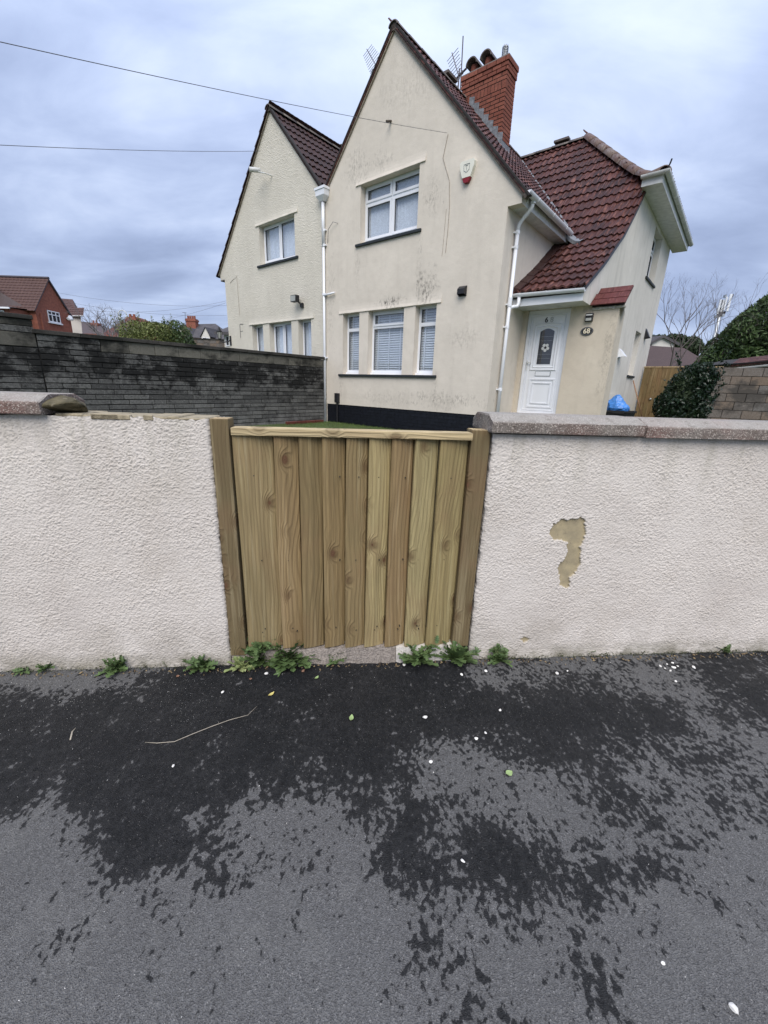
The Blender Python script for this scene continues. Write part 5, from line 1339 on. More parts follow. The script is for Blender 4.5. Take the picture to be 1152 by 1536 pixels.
# ================================================================== THINGS BY THE SIDE WALL
def crumple(name, mat, c, r, seed, sub=5):
    bm = bmesh.new(); bmesh.ops.create_icosphere(bm, subdivisions=sub, radius=1); r_ = random.Random(seed)
    pl = [(Vector((r_.uniform(-1, 1), r_.uniform(-1, 1), r_.uniform(-.6, 1))).normalized(), r_.uniform(.62, .9)) for _ in range(10)]
    fo = [(Vector((r_.uniform(-1, 1), r_.uniform(-1, 1), r_.uniform(-1, 1))).normalized(), r_.uniform(5, 13), r_.uniform(0, 6)) for _ in range(7)]
    for v in bm.verts:
        p = v.co.copy()
        for nn, dd in pl:
            q = p.dot(nn)
            if q > dd: p -= nn * (q - dd) * .9
        k = 1 + sum((1 - abs(math.sin(p.dot(nn) * f + a))) ** 3 * .05 for nn, f, a in fo)
        k += .22 * max(0, v.co.z) ** 8
        v.co = Vector((p.x * r[0], p.y * r[1], max(p.z * k, -.7) * r[2])) * 1.0
        v.co.x *= k; v.co.y *= k
    for f in bm.faces: f.smooth = True
    me = bpy.data.meshes.new(name); bm.to_mesh(me); bm.free(); me.materials.append(MAT[mat]); o = bpy.data.objects.new(name, me); COL.objects.link(o); o.location = c; o.rotation_euler = (0, 0, HY)
    return o
bx = hroot('recycling_box', 'black plastic recycling box against the side wall under the blue bag', 'box', -2.12, 11.35, .66)
mb = MB(); e = .03
for q in ([(-2.42, 11.1), (-1.84, 11.1)], [(-1.84, 11.1), (-1.84, 11.55)], [(-1.84, 11.55), (-2.42, 11.55)], [(-2.42, 11.55), (-2.42, 11.1)]):
    (a, b), (c, d) = q; cx, cy = -2.13, 11.325; f = .86
    mb.poly([(cx + (a - cx) * f, cy + (b - cy) * f, .66), (cx + (c - cx) * f, cy + (d - cy) * f, .66), (c, d, 1.05), (a, b, 1.05)])
mb.poly([(-2.38, 11.14, .68), (-1.88, 11.14, .68), (-1.88, 11.51, .68), (-2.38, 11.51, .68)]); hb(mb, 'tub', 'black', bx)
mb = MB(); mb.box(-2.44, -1.82, 11.08, 11.10, 1.02, 1.065); mb.box(-2.44, -1.82, 11.55, 11.57, 1.02, 1.065); mb.box(-2.44, -2.42, 11.10, 11.55, 1.02, 1.065); mb.box(-1.84, -1.82, 11.10, 11.55, 1.02, 1.065); mb.box(-2.25, -2.0, 11.06, 11.08, 1.0, 1.04)
hb(mb, 'rim', 'black', bx)
tag(crumple('plastic_bag', 'bluebag', hw(-2.20, 11.33, 1.15), (.24, .20, .22), 5), 'crumpled bright blue plastic bag sitting in the black box', 'bag')
br = hroot('broom', 'thin brown broom handle leaning on the side wall by the timber gate', 'broom', -2.2, 14.3, .66)
hb(MB().tube([(-2.50, 14.25, 1.83), (-2.05, 14.35, .70)], .016, 8), 'handle', 'broom', br, True); hb(MB().box(-2.12, -1.98, 14.2, 14.5, .62, .72), 'head', 'broom', br)
# alarm box with its emblem
al = hroot('alarm_box', 'cream burglar alarm box with dark red base high on the gable', 'alarm', -4.7, V0, 5.05)
def shield(P, zs, mat, name, root, d0, d1, inset=0):
    pts = []
    for z, x0, x1 in zs: pts.append((z, x0 + inset, x1 - inset))
    mb = MB(); n = len(pts)
    for i in range(n - 1):
        (za, a0, a1), (zb, b0, b1) = pts[i], pts[i + 1]
        mb.poly([P(a0, -d1, za), P(a1, -d1, za), P(b1, -d1, zb), P(b0, -d1, zb)]); mb.poly([P(a0, -d1, za), P(b0, -d1, zb), P(b0, 0, zb), P(a0, 0, za)]); mb.poly([P(a1, -d1, za), P(b1, -d1, zb), P(b1, 0, zb), P(a1, 0, za)])
    z, a, b = pts[0]; mb.poly([P(a, -d1, z), P(b, -d1, z), P(b, 0, z), P(a, 0, z)]); z, a, b = pts[-1]; mb.poly([P(a, -d1, z), P(b, -d1, z), P(b, 0, z), P(a, 0, z)])
    return fixn(hb(mb, name, mat, root))
shield(PFm, [(5.40, -4.82, -4.58), (5.37, -4.855, -4.55), (5.30, -4.845, -4.56), (5.14, -4.79, -4.62)], 'alarm_white', 'casing', al, 0, .07)
shield(PFm, [(5.136, -4.788, -4.622), (5.08, -4.76, -4.65), (5.06, -4.745, -4.665)], 'alarm_red', 'red_base', al, 0, .068)
mb = MB()
for a, b in (((-4.765, 5.34), (-4.645, 5.34)), ((-4.765, 5.34), (-4.76, 5.25)), ((-4.645, 5.34), (-4.65, 5.25)), ((-4.76, 5.25), (-4.705, 5.215)), ((-4.65, 5.25), (-4.705, 5.215)), ((-4.705, 5.325), (-4.705, 5.25)), ((-4.735, 5.32), (-4.675, 5.32))):
    mb.tube([PFm(a[0], -.072, a[1]), PFm(b[0], -.072, b[1])], .0045, 4)
hb(mb, 'shield_emblem', 'greyprint', al)
# porch lamp and number plaque
pl_ = hroot('porch_lamp', 'small black square wall lamp above the oval number plaque', 'lamp', -2.5, 9.03, 2.75)
hb(MB().box(-2.59, -2.46, 8.965, 9.03, 2.745, 2.885), 'lamp_body', 'black', pl_); hb(MB().box(-2.575, -2.475, 8.957, 8.966, 2.755, 2.80), 'lens', 'lensglass', pl_); hb(MB().box(-2.58, -2.47, 8.955, 8.966, 2.845, 2.865), 'top_strip', 'upvc_grime', pl_)
pq = hroot('number_plaque', 'black oval house number plaque reading 68 right of the door', 'sign', -2.53, 9.03, 2.57)
mb = MB(); n = 28; c_ = (-2.535, 2.575)
ov = lambda r1, r2, d: [(c_[0] + r1 * math.cos(2 * math.pi * i / n), 9.03 - d, c_[1] + r2 * math.sin(2 * math.pi * i / n)) for i in range(n)]
a, b = ov(.115, .078, 0), ov(.112, .075, .018); mb.poly(b)
for i in range(n): mb.poly([a[i], a[(i + 1) % n], b[(i + 1) % n], b[i]])
hb(mb, 'plate', 'black', pq)
mb = MB(); a, b = ov(.104, .068, .0195), ov(.099, .064, .0195)
for i in range(n): mb.poly([a[i], a[(i + 1) % n], b[(i + 1) % n], b[i]])
hb(mb, 'border_line', 'greyprint', pq)
o3 = pq['_o']; text('68', 'plaque_number', 'gold', pq, (-2.535 - o3[0], 9.007 - o3[1], 2.575 - o3[2]), .125, .002)
# floodlight, camera and lantern on the neighbour's wall
fl = hroot('floodlight', 'small black floodlight between the neighbour house floors', 'lamp', -9.5, V0, 3.55)
hb(MB().box(-9.74, -9.52, V0 - .22, V0 - .10, 3.50, 3.66), 'lamp_head', 'black', fl).rotation_euler = (0, 0, 0)
hb(MB().box(-9.725, -9.535, V0 - .228, V0 - .221, 3.515, 3.645), 'glass', 'lensglass', fl); hb(MB().tube([(-9.60, V0 - .10, 3.54), (-9.52, V0 - .05, 3.46), (-9.50, V0, 3.48)], .025, 8), 'bracket', 'black', fl); hb(MB().box(-9.555, -9.455, V0 - .06, V0, 3.38, 3.48), 'sensor', 'black', fl)
cm = hroot('security_camera', 'small white camera on a bracket high on the neighbour gable', 'camera', -10.7, V0, 6.6)
hb(MB().tube([(-10.62, V0, 6.60), (-10.66, V0 - .20, 6.60), (-10.86, V0 - .26, 6.66)], .014, 8), 'bracket', 'upvc_grime', cm); hb(MB().tube([(-10.84, V0 - .20, 6.70), (-10.98, V0 - .44, 6.68)], .055, 12), 'camera_body', 'upvc_grime', cm, True); hb(MB().tube([(-10.98, V0 - .44, 6.68), (-10.985, V0 - .452, 6.679)], .042, 12), 'lens', 'black', cm)
ln = hroot('wall_lantern', 'black wall lantern on the neighbour house corner above the dark wall', 'lamp', -13.31, 8.3, 2.7)
mb = MB().tube([(-13.22, V0, 2.72), (-13.20, V0 - .10, 2.66), (-13.26, V0 - .26, 2.62), (-13.36, V0 - .30, 2.70)], .018, 8); mb.box(-13.25, -13.17, V0 - .02, V0, 2.55, 2.84); hb(mb, 'bracket', 'black', ln)
mb = MB()
for z, r_ in ((2.72, .05), (2.92, .085), (2.94, .10), (3.02, .03), (3.06, .012)): pass
mb.tube([(-13.36, V0 - .30, 2.70), (-13.36, V0 - .30, 2.72), (-13.36, V0 - .30, 2.74)], [.03, .06, .055], 6); mb.tube([(-13.36, V0 - .30, 2.93), (-13.36, V0 - .30, 2.95), (-13.36, V0 - .30, 3.04), (-13.36, V0 - .30, 3.09)], [.09, .10, .035, .01], 6)
for i in range(6): a = i * math.pi / 3; mb.tube([(-13.36 + .05 * math.cos(a), V0 - .30 + .05 * math.sin(a), 2.74), (-13.36 + .085 * math.cos(a), V0 - .30 + .085 * math.sin(a), 2.93)], .007, 4)
hb(mb, 'lantern_frame', 'black', ln); hb(MB().tube([(-13.36, V0 - .30, 2.74), (-13.36, V0 - .30, 2.93)], [.045, .078], 6), 'lantern_glass', 'lensglass', ln)

# ================================================================== AERIALS AND WIRES
def yagi(root, p0, d, L_, n, e0, e1, up=Vector((0, 0, 1)), elemdir=None):
    d = Vector(d).normalized(); e = elemdir.normalized() if elemdir else d.cross(up).normalized()
    root_o = Vector(root['_o'])
    hb(MB().tube([p0, Vector(p0) + d * L_], .011, 6), 'boom', 'aerial', root)
    for i in range(n):
        c = Vector(p0) + d * (L_ * (i + .3) / n); h = (e0 + (e1 - e0) * i / n) / 2; hb(MB().tube([c - e * h, c + e * h], .006, 5), 'element', 'aerial', root)
ae = hroot('tv_aerial', 'rooftop television aerial with tall whip mast left of the brick chimney', 'aerial', -6.7, 10.5, 7.9)
hb(MB().tube([(-6.72, 10.5, 7.9), (-6.76, 10.5, 9.30)], .014, 8), 'whip_mast', 'aerial', ae); hb(MB().tube([(-6.80, 10.5, 7.9), (-6.80, 10.5, 8.72)], .016, 8), 'mast', 'aerial', ae); hb(MB().box(-6.82, -6.58, 10.48, 10.52, 8.10, 8.14), 'clamp', 'aerial', ae)
yagi(ae, (-6.78, 10.5, 8.52), (-.41, .0, .91), .64, 9, .24, .34, elemdir=Vector((1, 0, .50)))
hb(MB().tube([(-7.00, 10.5, 8.50), (-6.60, 10.5, 8.66)], .022, 6), 'reflector_bar', 'aerial', ae)
for i in range(4): hb(MB().tube([(-6.98, 10.5, 8.16 + i * .09), (-6.80, 10.5, 8.23 + i * .09)], .008, 5), 'element', 'aerial', ae)
ae2 = hroot('tv_aerial', 'many-element television aerial sticking out left behind the tall gable', 'aerial', -10.1, 11.5, 8.0)
hb(MB().tube([(-10.05, 11.5, 7.6), (-10.05, 11.5, 10.3)], .018, 8), 'mast', 'aerial', ae2)
yagi(ae2, (-10.12, 11.5, 10.16), (-.70, .1, .90), 1.22, 14, .62, .36, elemdir=Vector((1, 0, .42)))
for i in range(12): c = Vector((-10.55 - .01 * i, 11.5, 10.45 - .09 * i)); hb(MB().tube([c - Vector((.05, 0, .02)), c + Vector((.32 - .015 * i, 0, .10))], .008, 5), 'reflector_rod', 'aerial', ae2)
hb(MB().tube([(-10.52, 11.5, 10.48), (-10.62, 11.5, 9.35)], .009, 5), 'reflector_frame', 'aerial', ae2)
def wire(p0, p1, sag, r, label, name='overhead_cable'):
    p0, p1 = Vector(p0), Vector(p1); pts = [p0 + (p1 - p0) * t + Vector((0, 0, -4 * sag * t * (1 - t))) for t in np.linspace(0, 1, 25)]
    o = MB().tube(pts, r, 5).build(name, 'cable', None, True); tag(o, label, 'cable', 'overhead cables'); return o
e0 = hw(-5.20, V0 - .03, 5.955); d = at(0, 40, 4.2); dd = (d - e0)
wire(e0, e0 + dd * 1.7, .10, .0032, 'overhead phone cable ending at the hook on the tall gable')
e1 = hw(-10.3, 12.5, 7.1); d = at(0, 208, 7.0); e1 = at(380, 226, 12.0)
wire(e1 + (e1 - d) * .05, d + (d - e1) * .6, .08, .0042, 'overhead cable meeting the neighbour gable verge')
for a, b, yy, s_ in (((60, 434), (344, 458), 40, .5), ((95, 452), (340, 473), 40, .4), ((105, 463), (345, 450), 40, .6), ((210, 486), (345, 452), 40, .2)):
    wire(at(*a, yy), at(*b, yy + 3), s_, .009, 'thin distant cable %s' % {434: 'crossing the sky highest above the brick house', 452: 'passing just above the pale end house', 463: 'dipping low over the bare tree', 486: 'rising from the hedge to the neighbour wall'}[a[1]])

# ================================================================== VEGETATION
def leaf_cloud(name, mat, n, fn, size, parent, seed, flat=.5, pts=4):
    r_ = np.random.default_rng(seed); P = np.array([fn(r_) for _ in range(n)]); mb_v, mb_f = [], []
    for p in P:
        a = r_.normal(size=3); a /= np.linalg.norm(a); b = r_.normal(size=3); b -= a * a.dot(b); b /= np.linalg.norm(b); s = size * r_.uniform(.6, 1.4)
        k = len(mb_v); c = np.cross(a, b) * s * .12
        mb_v += [tuple(p - a * s), tuple(p - b * s * flat + c), tuple(p + a * s), tuple(p + b * s * flat + c)]; mb_f.append((k, k + 1, k + 2)); mb_f.append((k, k + 2, k + 3))
    me = bpy.data.meshes.new(name); me.from_pydata(mb_v, [], mb_f); me.materials.append(MAT[mat]); o = bpy.data.objects.new(name, me); COL.objects.link(o); o.parent = parent; return o
def lumpy(c, r, seed, inner=.62, lumps=9, zmin=-9):
    r0 = np.random.default_rng(seed); L_ = [(r0.normal(size=3), r0.uniform(.75, 1.0)) for _ in range(lumps)]; L_ = [(a / np.linalg.norm(a), k) for a, k in L_]
    def f(g):
        while True:
            d = g.normal(size=3); d /= np.linalg.norm(d); m = .80 + .24 * max(max(0, d.dot(a)) ** 6 * k for a, k in L_) + .05 * math.sin(9 * d[0] + 3) * math.sin(8 * d[1] + 1) * math.sin(9 * d[2])
            rad = m * (1 - (1 - inner) * g.random() ** 2.2); p = np.array(c) + np.array(r) * d * rad
            if p[2] > zmin: return p
    return f
def stem_tree(name, mat, parent, base, h, r, seed, depth=5, spread=.55, n0=3, lean=(0, 0), shrink=.72):
    rr = random.Random(seed); mb = MB()
    def go(p, d, L_, r_, k):
        pts = [p]; q = p.copy(); dd = d.copy()
        for i in range(3):
            dd = (dd + Vector((rr.uniform(-1, 1), rr.uniform(-1, 1), rr.uniform(-.4, .6))) * .14).normalized(); q = q + dd * (L_ / 3); pts.append(q.copy())
        mb.tube(pts, [r_, r_ * .88, r_ * .76, r_ * .62], 5 if k > 2 else 3, cap=False)
        if k == 0: return
        for i in range(rr.choice((2, 2, 3)) if k < depth else n0):
            a = rr.uniform(0, 6.28); s = rr.uniform(.5, 1.1) * spread; x = dd.cross(Vector((.2, .1, 1))).normalized(); y = dd.cross(x)
            nd = (dd + (x * math.cos(a) + y * math.sin(a)) * s + Vector((0, 0, .10))).normalized()
            go(pts[rr.choice((2, 3, 3))], nd, L_ * rr.uniform(shrink - .1, shrink + .12), r_ * .58, k - 1)
    go(Vector(base), Vector((lean[0], lean[1], 1)).normalized(), h, r, depth); o = mb.build(name, mat, parent, True); return o
# glossy shrub in front of the timber gate
c = hw(-1.12, 13.35, 1.45)
sb = empty('glossy_shrub', 'dense dark glossy evergreen shrub between the side gate and block wall', 'shrub', loc=(0, 0, 0))
sb.location = (c.x, c.y, .66); sb.scale = (.86, .86, .97)
for k_, (c_, r_, n_) in enumerate((((.32, 0, 1.20), (.50, .5, .52), 3200), ((.02, 0, .92), (.62, .6, .62), 3600), ((-.36, -.05, .46), (.50, .5, .50), 2600), ((.34, -.05, .50), (.46, .5, .52), 2600), ((.05, .0, 1.38), (.30, .3, .28), 700))):
    leaf_cloud('foliage', 'camellia', n_, lumpy(c_, r_, 13 + k_, .35, 14, .0), .042, sb, 5 + k_, .55)
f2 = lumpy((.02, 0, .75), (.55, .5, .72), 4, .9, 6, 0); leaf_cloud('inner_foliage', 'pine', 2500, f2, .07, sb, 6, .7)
mb = MB(); rr = random.Random(4)
for i in range(9): a = i * .7; mb.tube([(0, 0, -.05), (.1 * math.cos(a), .1 * math.sin(a), .4), (.4 * math.cos(a), .4 * math.sin(a), 1.1)], [.02, .014, .005], 5)
mb.build('stem', 'bark', sb)
for i in range(26):
    a = rr.uniform(0, 6.28); b0 = Vector((.55 * math.cos(a), -.3 + .2 * math.sin(a), rr.uniform(.5, 1.6))); e_ = b0 + Vector((math.cos(a) * rr.uniform(.15, .35), -.05, rr.uniform(.1, .4))); MB_ = MB().tube([b0, e_], [.006, .002], 4)
    MB_.build('shoot', 'camellia', sb)
    leaf_cloud('shoot_leaves', 'camellia', 22, (lambda b0, e_: (lambda g: np.array(b0 + (e_ - b0) * g.uniform(.2, 1.05)) + g.normal(size=3) * .03))(b0, e_), .042, sb, 200 + i, .5)
# big conifer
ct = empty('conifer_tree', 'large rounded dark green conifer hedge at the right edge', 'tree', loc=(at(1175, 530, 21).x, at(1175, 530, 21).y, 0))
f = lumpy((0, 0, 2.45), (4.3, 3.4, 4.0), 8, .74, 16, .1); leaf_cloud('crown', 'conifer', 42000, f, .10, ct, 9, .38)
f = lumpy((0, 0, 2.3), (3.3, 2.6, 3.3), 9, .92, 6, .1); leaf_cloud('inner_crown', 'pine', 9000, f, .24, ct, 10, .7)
MB().tube([(0, 0, -.1), (0, 0, 2), (0, 0, 5)], [.25, .2, .06], 8).build('trunk', 'bark', ct)
# bare tree right of the house
p = at(998, 560, 21); bt = empty('bare_tree', 'leafless multi-stemmed tree in front of the brown roof beside the house', 'tree', loc=(p.x, p.y, 0))
for i, (dx, ln_) in enumerate(((-.8, (-.25, 0)), (0, (.05, .1)), (.9, (.30, 0)), (.3, (.55, 0)), (1.6, (.45, .1)))): stem_tree('branch', 'bark', bt, (dx, 0, 0), 2.3, .065, 50 + i, 6, .62, 3, ln_, .70)
# bare pale tree far left, hedge tree, conifers behind brown roof
p = at(163, 505, 34); t2 = empty('bare_tree', 'pale rounded leafless tree far off above the dark wall', 'tree', loc=(p.x, p.y, 0)); z = p.z
for i in range(4): stem_tree('branch', 'bark_far', t2, (.15 * i, 0, z - 1.6), 1.25, .10, 80 + i, 6, .75, 4, (.28 * (i - 1.5), 0), .70)
p = at(228, 500, 17); hd = empty('garden_tree', 'yellow-green bushy tree rising over the dark wall between chimneys', 'tree', loc=(p.x, p.y, 0))
f = lumpy((0, 0, 2.78), (1.25, 1.0, .85), 21, .4, 18, .3); leaf_cloud('crown', 'hedge', 9000, f, .046, hd, 22, .45)
f = lumpy((.80, .3, 2.7), (.75, .9, .95), 24, .4, 12, .3); leaf_cloud('crown', 'conifer', 4500, f, .048, hd, 27, .45)
f = lumpy((0, 0, 1.6), (1.3, .8, 1.2), 25, .5, 8, .3); leaf_cloud('crown', 'conifer', 3000, f, .06, hd, 28, .45)
r_ = random.Random(5); mb = MB(); tips = []
for i in range(40):
    a = r_.uniform(-1.3, 1.3); b0 = Vector((a * .8, r_.uniform(-.4, .4), 2.5)); t = b0 + Vector((a * .22 + r_.uniform(-.12, .12), 0, r_.uniform(.7, 1.25))); mb.tube([b0, t], [.012, .003], 4); tips.append((b0, t))
mb.tube([(0, 0, 0), (0, 0, 2.3)], .08, 7); mb.build('trunk', 'bark', hd)
def f3(g):
    b0, t = tips[int(g.integers(len(tips)))]; q = b0 + (t - b0) * g.uniform(.45, 1.02); return np.array(q) + g.normal(size=3) * .035
leaf_cloud('sprig', 'hedge', 1500, f3, .036, hd, 31, .45)
for i, (px, py, s) in enumerate(((985, 512, 1.0), (1010, 509, .9), (1034, 514, .95))):
    p = at(px, py, 62); pt_ = empty('pine_tree', ['dark distant pine nearest the house corner behind the brown roof', 'dark distant pine in the middle of the three beyond the brown roof', 'dark distant pine closest to the phone mast beyond the brown roof'][i], 'tree', 'distant pines', loc=(p.x, p.y, 0))
    f = lumpy((0, 0, p.z - .6), (2.4 * s, 2, 1.5 * s), 60 + i, .4, 8); leaf_cloud('crown', 'pine', 2500, f, .22, pt_, 61 + i, .6); MB().tube([(0, 0, 0), (0, 0, p.z - .5)], [.3, .15], 6).build('trunk', 'bark', pt_)

# ================================================================== FAR HOUSES
def quad(mb, pts): mb.poly(pts); return mb
def tile_rows(o3, root, a, b, up, n, mat, name='roof_tiles'):
    """rows of overlapping tile courses over the parallelogram a-b by up"""
    a, b, up = Vector(a), Vector(b), Vector(up); nrm = (b - a).cross(up).normalized(); nrm = nrm if nrm.z > 0 else -nrm; mb = MB(); L_ = (b - a).length; m_ = max(4, int(L_ / .30)); d = (b - a) / m_
    for k in range(n):
        p = a + up * (k / n); q = a + up * ((k + 1.08) / n)
        for i in range(m_):
            x0, x1, xm = d * i, d * (i + 1), d * (i + .62); 
            mb.poly([p + x0 + nrm * .03, p + xm + nrm * .05, q + xm + nrm * .02, q + x0]); mb.poly([p + xm + nrm * .05, p + x1 + nrm * .015, q + x1, q + xm + nrm * .02])
            mb.poly([p + x0 - nrm * .02, p + x1 - nrm * .02, p + x1 + nrm * .02, p + xm + nrm * .05, p + x0 + nrm * .03])
    return tag(mb.build(name, mat, root), kind='stuff')
MAT['far_tile'] = tile_mat('far_red_roof_tile', (.065, .033, .027), (.085, .043, .034), (.11, .058, .045)); MAT['far_tile_dark'] = tile_mat('far_dark_roof_tile', (.065, .05, .05), (.08, .06, .06), (.09, .07, .065)); MAT['far_tile_maroon'] = tile_mat('far_maroon_roof_tile', (.10, .035, .028), (.12, .04, .03), (.09, .04, .03))
XG = -27.0
bh = empty('brick_house', 'red brick house with brown tiled roof and white gable window at far left', 'house', loc=(XG, 34, 0))
def L(x, y, z): return (x - XG, y - 34, z)
gy0, gy1, ga, gz0, gza = 33.86, 37.43, 35.67, 6.22, 8.52
mb = MB().poly([L(XG, gy0, 0), L(XG, gy1, 0), L(XG, gy1, gz0), L(XG, ga, gza), L(XG, gy0, gz0)])
mb.poly([L(XG, gy0, 0), L(XG, gy0, gz0), L(XG - 12, gy0, gz0), L(XG - 12, gy0, 0)]); mb.poly([L(XG, gy1, 0), L(XG, gy1, gz0), L(XG - 12, gy1, gz0), L(XG - 12, gy1, 0)]); mb.build('wall', 'far_brick', bh)
s_l = Vector((0, ga - gy0 + .25, gza - gz0 + .3))
rf = MB().poly([L(XG + .12, gy0 - .25, gz0 - .25), L(XG + .12, ga, gza + .08), L(XG - 12, ga, gza + .08), L(XG - 12, gy0 - .25, gz0 - .25)]); rf.poly([L(XG + .12, gy1 + .2, gz0 - .2), L(XG + .12, ga, gza + .08), L(XG - 12, ga, gza + .08), L(XG - 12, gy1 + .2, gz0 - .2)]); rfo = rf.build('roof', 'far_tile', bh)
tile_rows(None, bh, L(XG - 12, gy0 - .25, gz0 - .25), L(XG + .12, gy0 - .25, gz0 - .25), (0, ga - gy0 + .25, gza - gz0 + .33), 12, 'far_tile')
MB().tube([L(XG + .12, ga, gza + .12), L(XG - 12, ga, gza + .12)], .10, 6).build('ridge', 'fascia_far', bh)
MB().prism([(0, 0, 0), (.12, 0, 0), (.12, 0, .16), (0, 0, .16)], L(XG, ga, gza - .06), L(XG, gy1 + .2, gz0 - .28)).build('bargeboard', 'fascia_far', bh); MB().prism([(0, 0, 0), (.12, 0, 0), (.12, 0, .10), (0, 0, .10)], L(XG, ga, gza - .03), L(XG, gy0 - .2, gz0 - .28)).build('bargeboard', 'fascia_far', bh)
def far_window(root, o, a, b, z0, z1, axis, n=3, mat='far_white'):
    """o: position of the wall plane, a..b along it; axis 'x' wall faces +x, axis 'y' wall faces -y"""
    P = (lambda s, d, z: (o + d, s, z)) if axis == 'x' else (lambda s, d, z: (s, o - d, z))
    mb = MB(); w = (b - a) / n; f = .07
    for i in range(n + 1): s0 = a + i * w - (f / 2 if 0 < i < n else (f if i == n else 0)); pbox(mb, P, s0, s0 + f, 0, .05, z0, z1)
    for z in (z0, z1 - f): pbox(mb, P, a, b, .005, .055, z, z + f)
    pbox(mb, P, a, b, .005, .055, z0 + (z1 - z0) * .62, z0 + (z1 - z0) * .62 + .06); pbox(mb, P, a - .08, b + .08, 0, .12, z0 - .10, z0 - .001)
    w_ = mb.build('window', 'upvc', root); g = MB(); pbox(g, P, a + .02, b - .02, .002, .02, z0 + .02, z1 - .02); g.build('pane', 'room', w_); return w_
far_window(bh, 0, 34.98 - 34, 36.22 - 34, 5.42, 6.26, 'x', 3)
MB().box(.0, .10, 33.95 - 34 + .25, 34.05 - 34 + .27, 4, 5.9).build('downpipe', 'far_brick', bh); tag(crumple('satellite_dish', 'upvc', (XG + .2, 37.1, 5.95), (.12, .22, .2), 3), 'small white disc on the brick gable edge of the far left house', 'dish')
# front wing with its darker roof at the picture's edge
wg = MB().poly([L(XG - .6, gy0 - 1.6, 0), L(XG - .6, gy0 - 1.6, 5.95), L(XG - 12, gy0 - 1.6, 5.95), L(XG - 12, gy0 - 1.6, 0)]); wg.poly([L(XG - .6, gy0 - 1.6, 0), L(XG - .6, gy0, 0), L(XG - .6, gy0, 5.95), L(XG - .6, gy0 - 1.6, 5.95)]); wg.build('wing_wall', 'far_brick', bh)
wr_ = MB().poly([L(XG - .35, gy0 - 1.85, 5.95), L(XG - .45, gy0 - .1, 6.1), L(XG - 3.6, gy0 + .6, 7.75), L(XG - 12, gy0 + .6, 7.75), L(XG - 12, gy0 - 1.85, 5.95)]).build('wing_roof', 'far_tile_dark', bh)
tile_rows(None, bh, L(XG - 12, gy0 - 1.85, 5.97), L(XG - 3.0, gy0 - 1.85, 5.97), (0, 2.4, 1.8), 8, 'far_tile_dark')
MB().box(-12, -.35, gy0 - 1.93 - 34, gy0 - 1.83 - 34, 5.84, 5.95).build('gutter', 'upvc', bh)
far_window(bh, gy0 - 1.6 - 34, -2.4, -1.0, 4.95, 5.75, 'y', 3); far_window(bh, gy0 - 1.6 - 34, -5.2, -3.6, 4.95, 5.75, 'y', 3)
MB().tube([(-2.9, gy0 + .2 - 34, 7.3), (-2.9, gy0 + .2 - 34, 7.9)], .10, 8).build('flue', 'black', bh)
# pale end house beside it
p2 = empty('pale_house', 'pale rendered house with swept brown roof just right of the red brick gable', 'house', loc=(-29.0, 42, 0))
def at2(px, py, Y, o): q = at(px, py, Y); return Vector((q.x - o.location.x, q.y - o.location.y, q.z))
q = lambda px, py, Y=41.0: at2(px, py, Y, p2)
def vwall(root, pts, Y, mat, name='wall', depth=3.5):
    """upright wall with its outline, its own depth behind it"""
    P = [at2(x, y, Y, root) for x, y in pts]; P2 = [p + Vector((-.65, .76, 0)) * depth for p in P]; mb = MB().poly(P); mb.poly(P2)
    for i in range(len(P)): j = (i + 1) % len(P); mb.poly([P[i], P[j], P2[j], P2[i]])
    return fixn(mb.build(name, mat, root))
vwall(p2, [(104, 474), (121, 474.5), (123.5, 500), (108, 505)], 41, 'far_white')
a, b = q(84, 447, 44), q(109, 449, 44); c_, d_ = q(93, 474, 41), q(125, 474, 40.6); m1, m2 = q(95, 462, 42.2), q(113.5, 464, 42.2)
mb = MB().poly([m1, m2, b, a]); mb.poly([c_, d_, m2, m1]); mb.poly([d_, q(124, 474.5, 43), b, m2]); mb.build('roof', 'far_tile', p2)
for (e, f_, g_, n_) in ((m1, m2, a - m1, 6), (c_, d_, m1 - c_, 4)): tile_rows(None, p2, e, f_, g_, n_, 'far_tile')
MB().tube([c_, d_], .05, 5).build('gutter', 'upvc_grime', p2)
# two low roofs between
def low_house(px0, px1, py_e, ridge, Y, mat, lab, chim=None, name='house'):
    h = empty(name, lab, 'house', loc=(at(px0, py_e, Y).x, Y, 0)); a, b = at2(px0, py_e, Y, h), at2(px1, py_e + 1, Y, h); r0, r1 = at2(ridge[0][0], ridge[0][1], Y + 3, h), at2(ridge[1][0], ridge[1][1], Y + 3, h); back = Vector((0, 6, 0))
    mb = MB().poly([a, b, r1, r0]); mb.poly([b, b + back, r1]); mb.poly([a, a + back, r0]); mb.poly([a + back, b + back, r1, r0]); mb.build('roof', mat, h)
    mb = MB().poly([Vector((a.x, a.y, 0)), Vector((b.x, b.y, 0)), b, a]); k = Vector((0, 6, 0)); mb.poly([Vector((b.x, b.y, 0)), Vector((b.x, b.y, 0)) + k, b + k, b]); mb.poly([Vector((a.x, a.y, 0)), Vector((a.x, a.y, 0)) + k, a + k, a]); mb.build('wall', 'far_brick', h)
    if chim:
        (x0, y0, x1, y1) = chim; p0, p1 = at2(x0, y1, Y + 2.2, h), at2(x1, y0, Y + 2.2, h); mb = MB().box(p0.x, p1.x, p0.y, p0.y + .7, p0.z - 1.2, p1.z); mb.box(p0.x - .05, p1.x + .05, p0.y - .05, p0.y + .75, p1.z - .18, p1.z + .05); mb.build('chimney', 'far_brick', h)
        for t in (.3, .7): x = p0.x + (p1.x - p0.x) * t; MB().tube([(x, p0.y + .3, p1.z + .05), (x, p0.y + .3, p1.z + .35)], .11, 7).build('chimney_pot', 'far_brick', h)
    return h
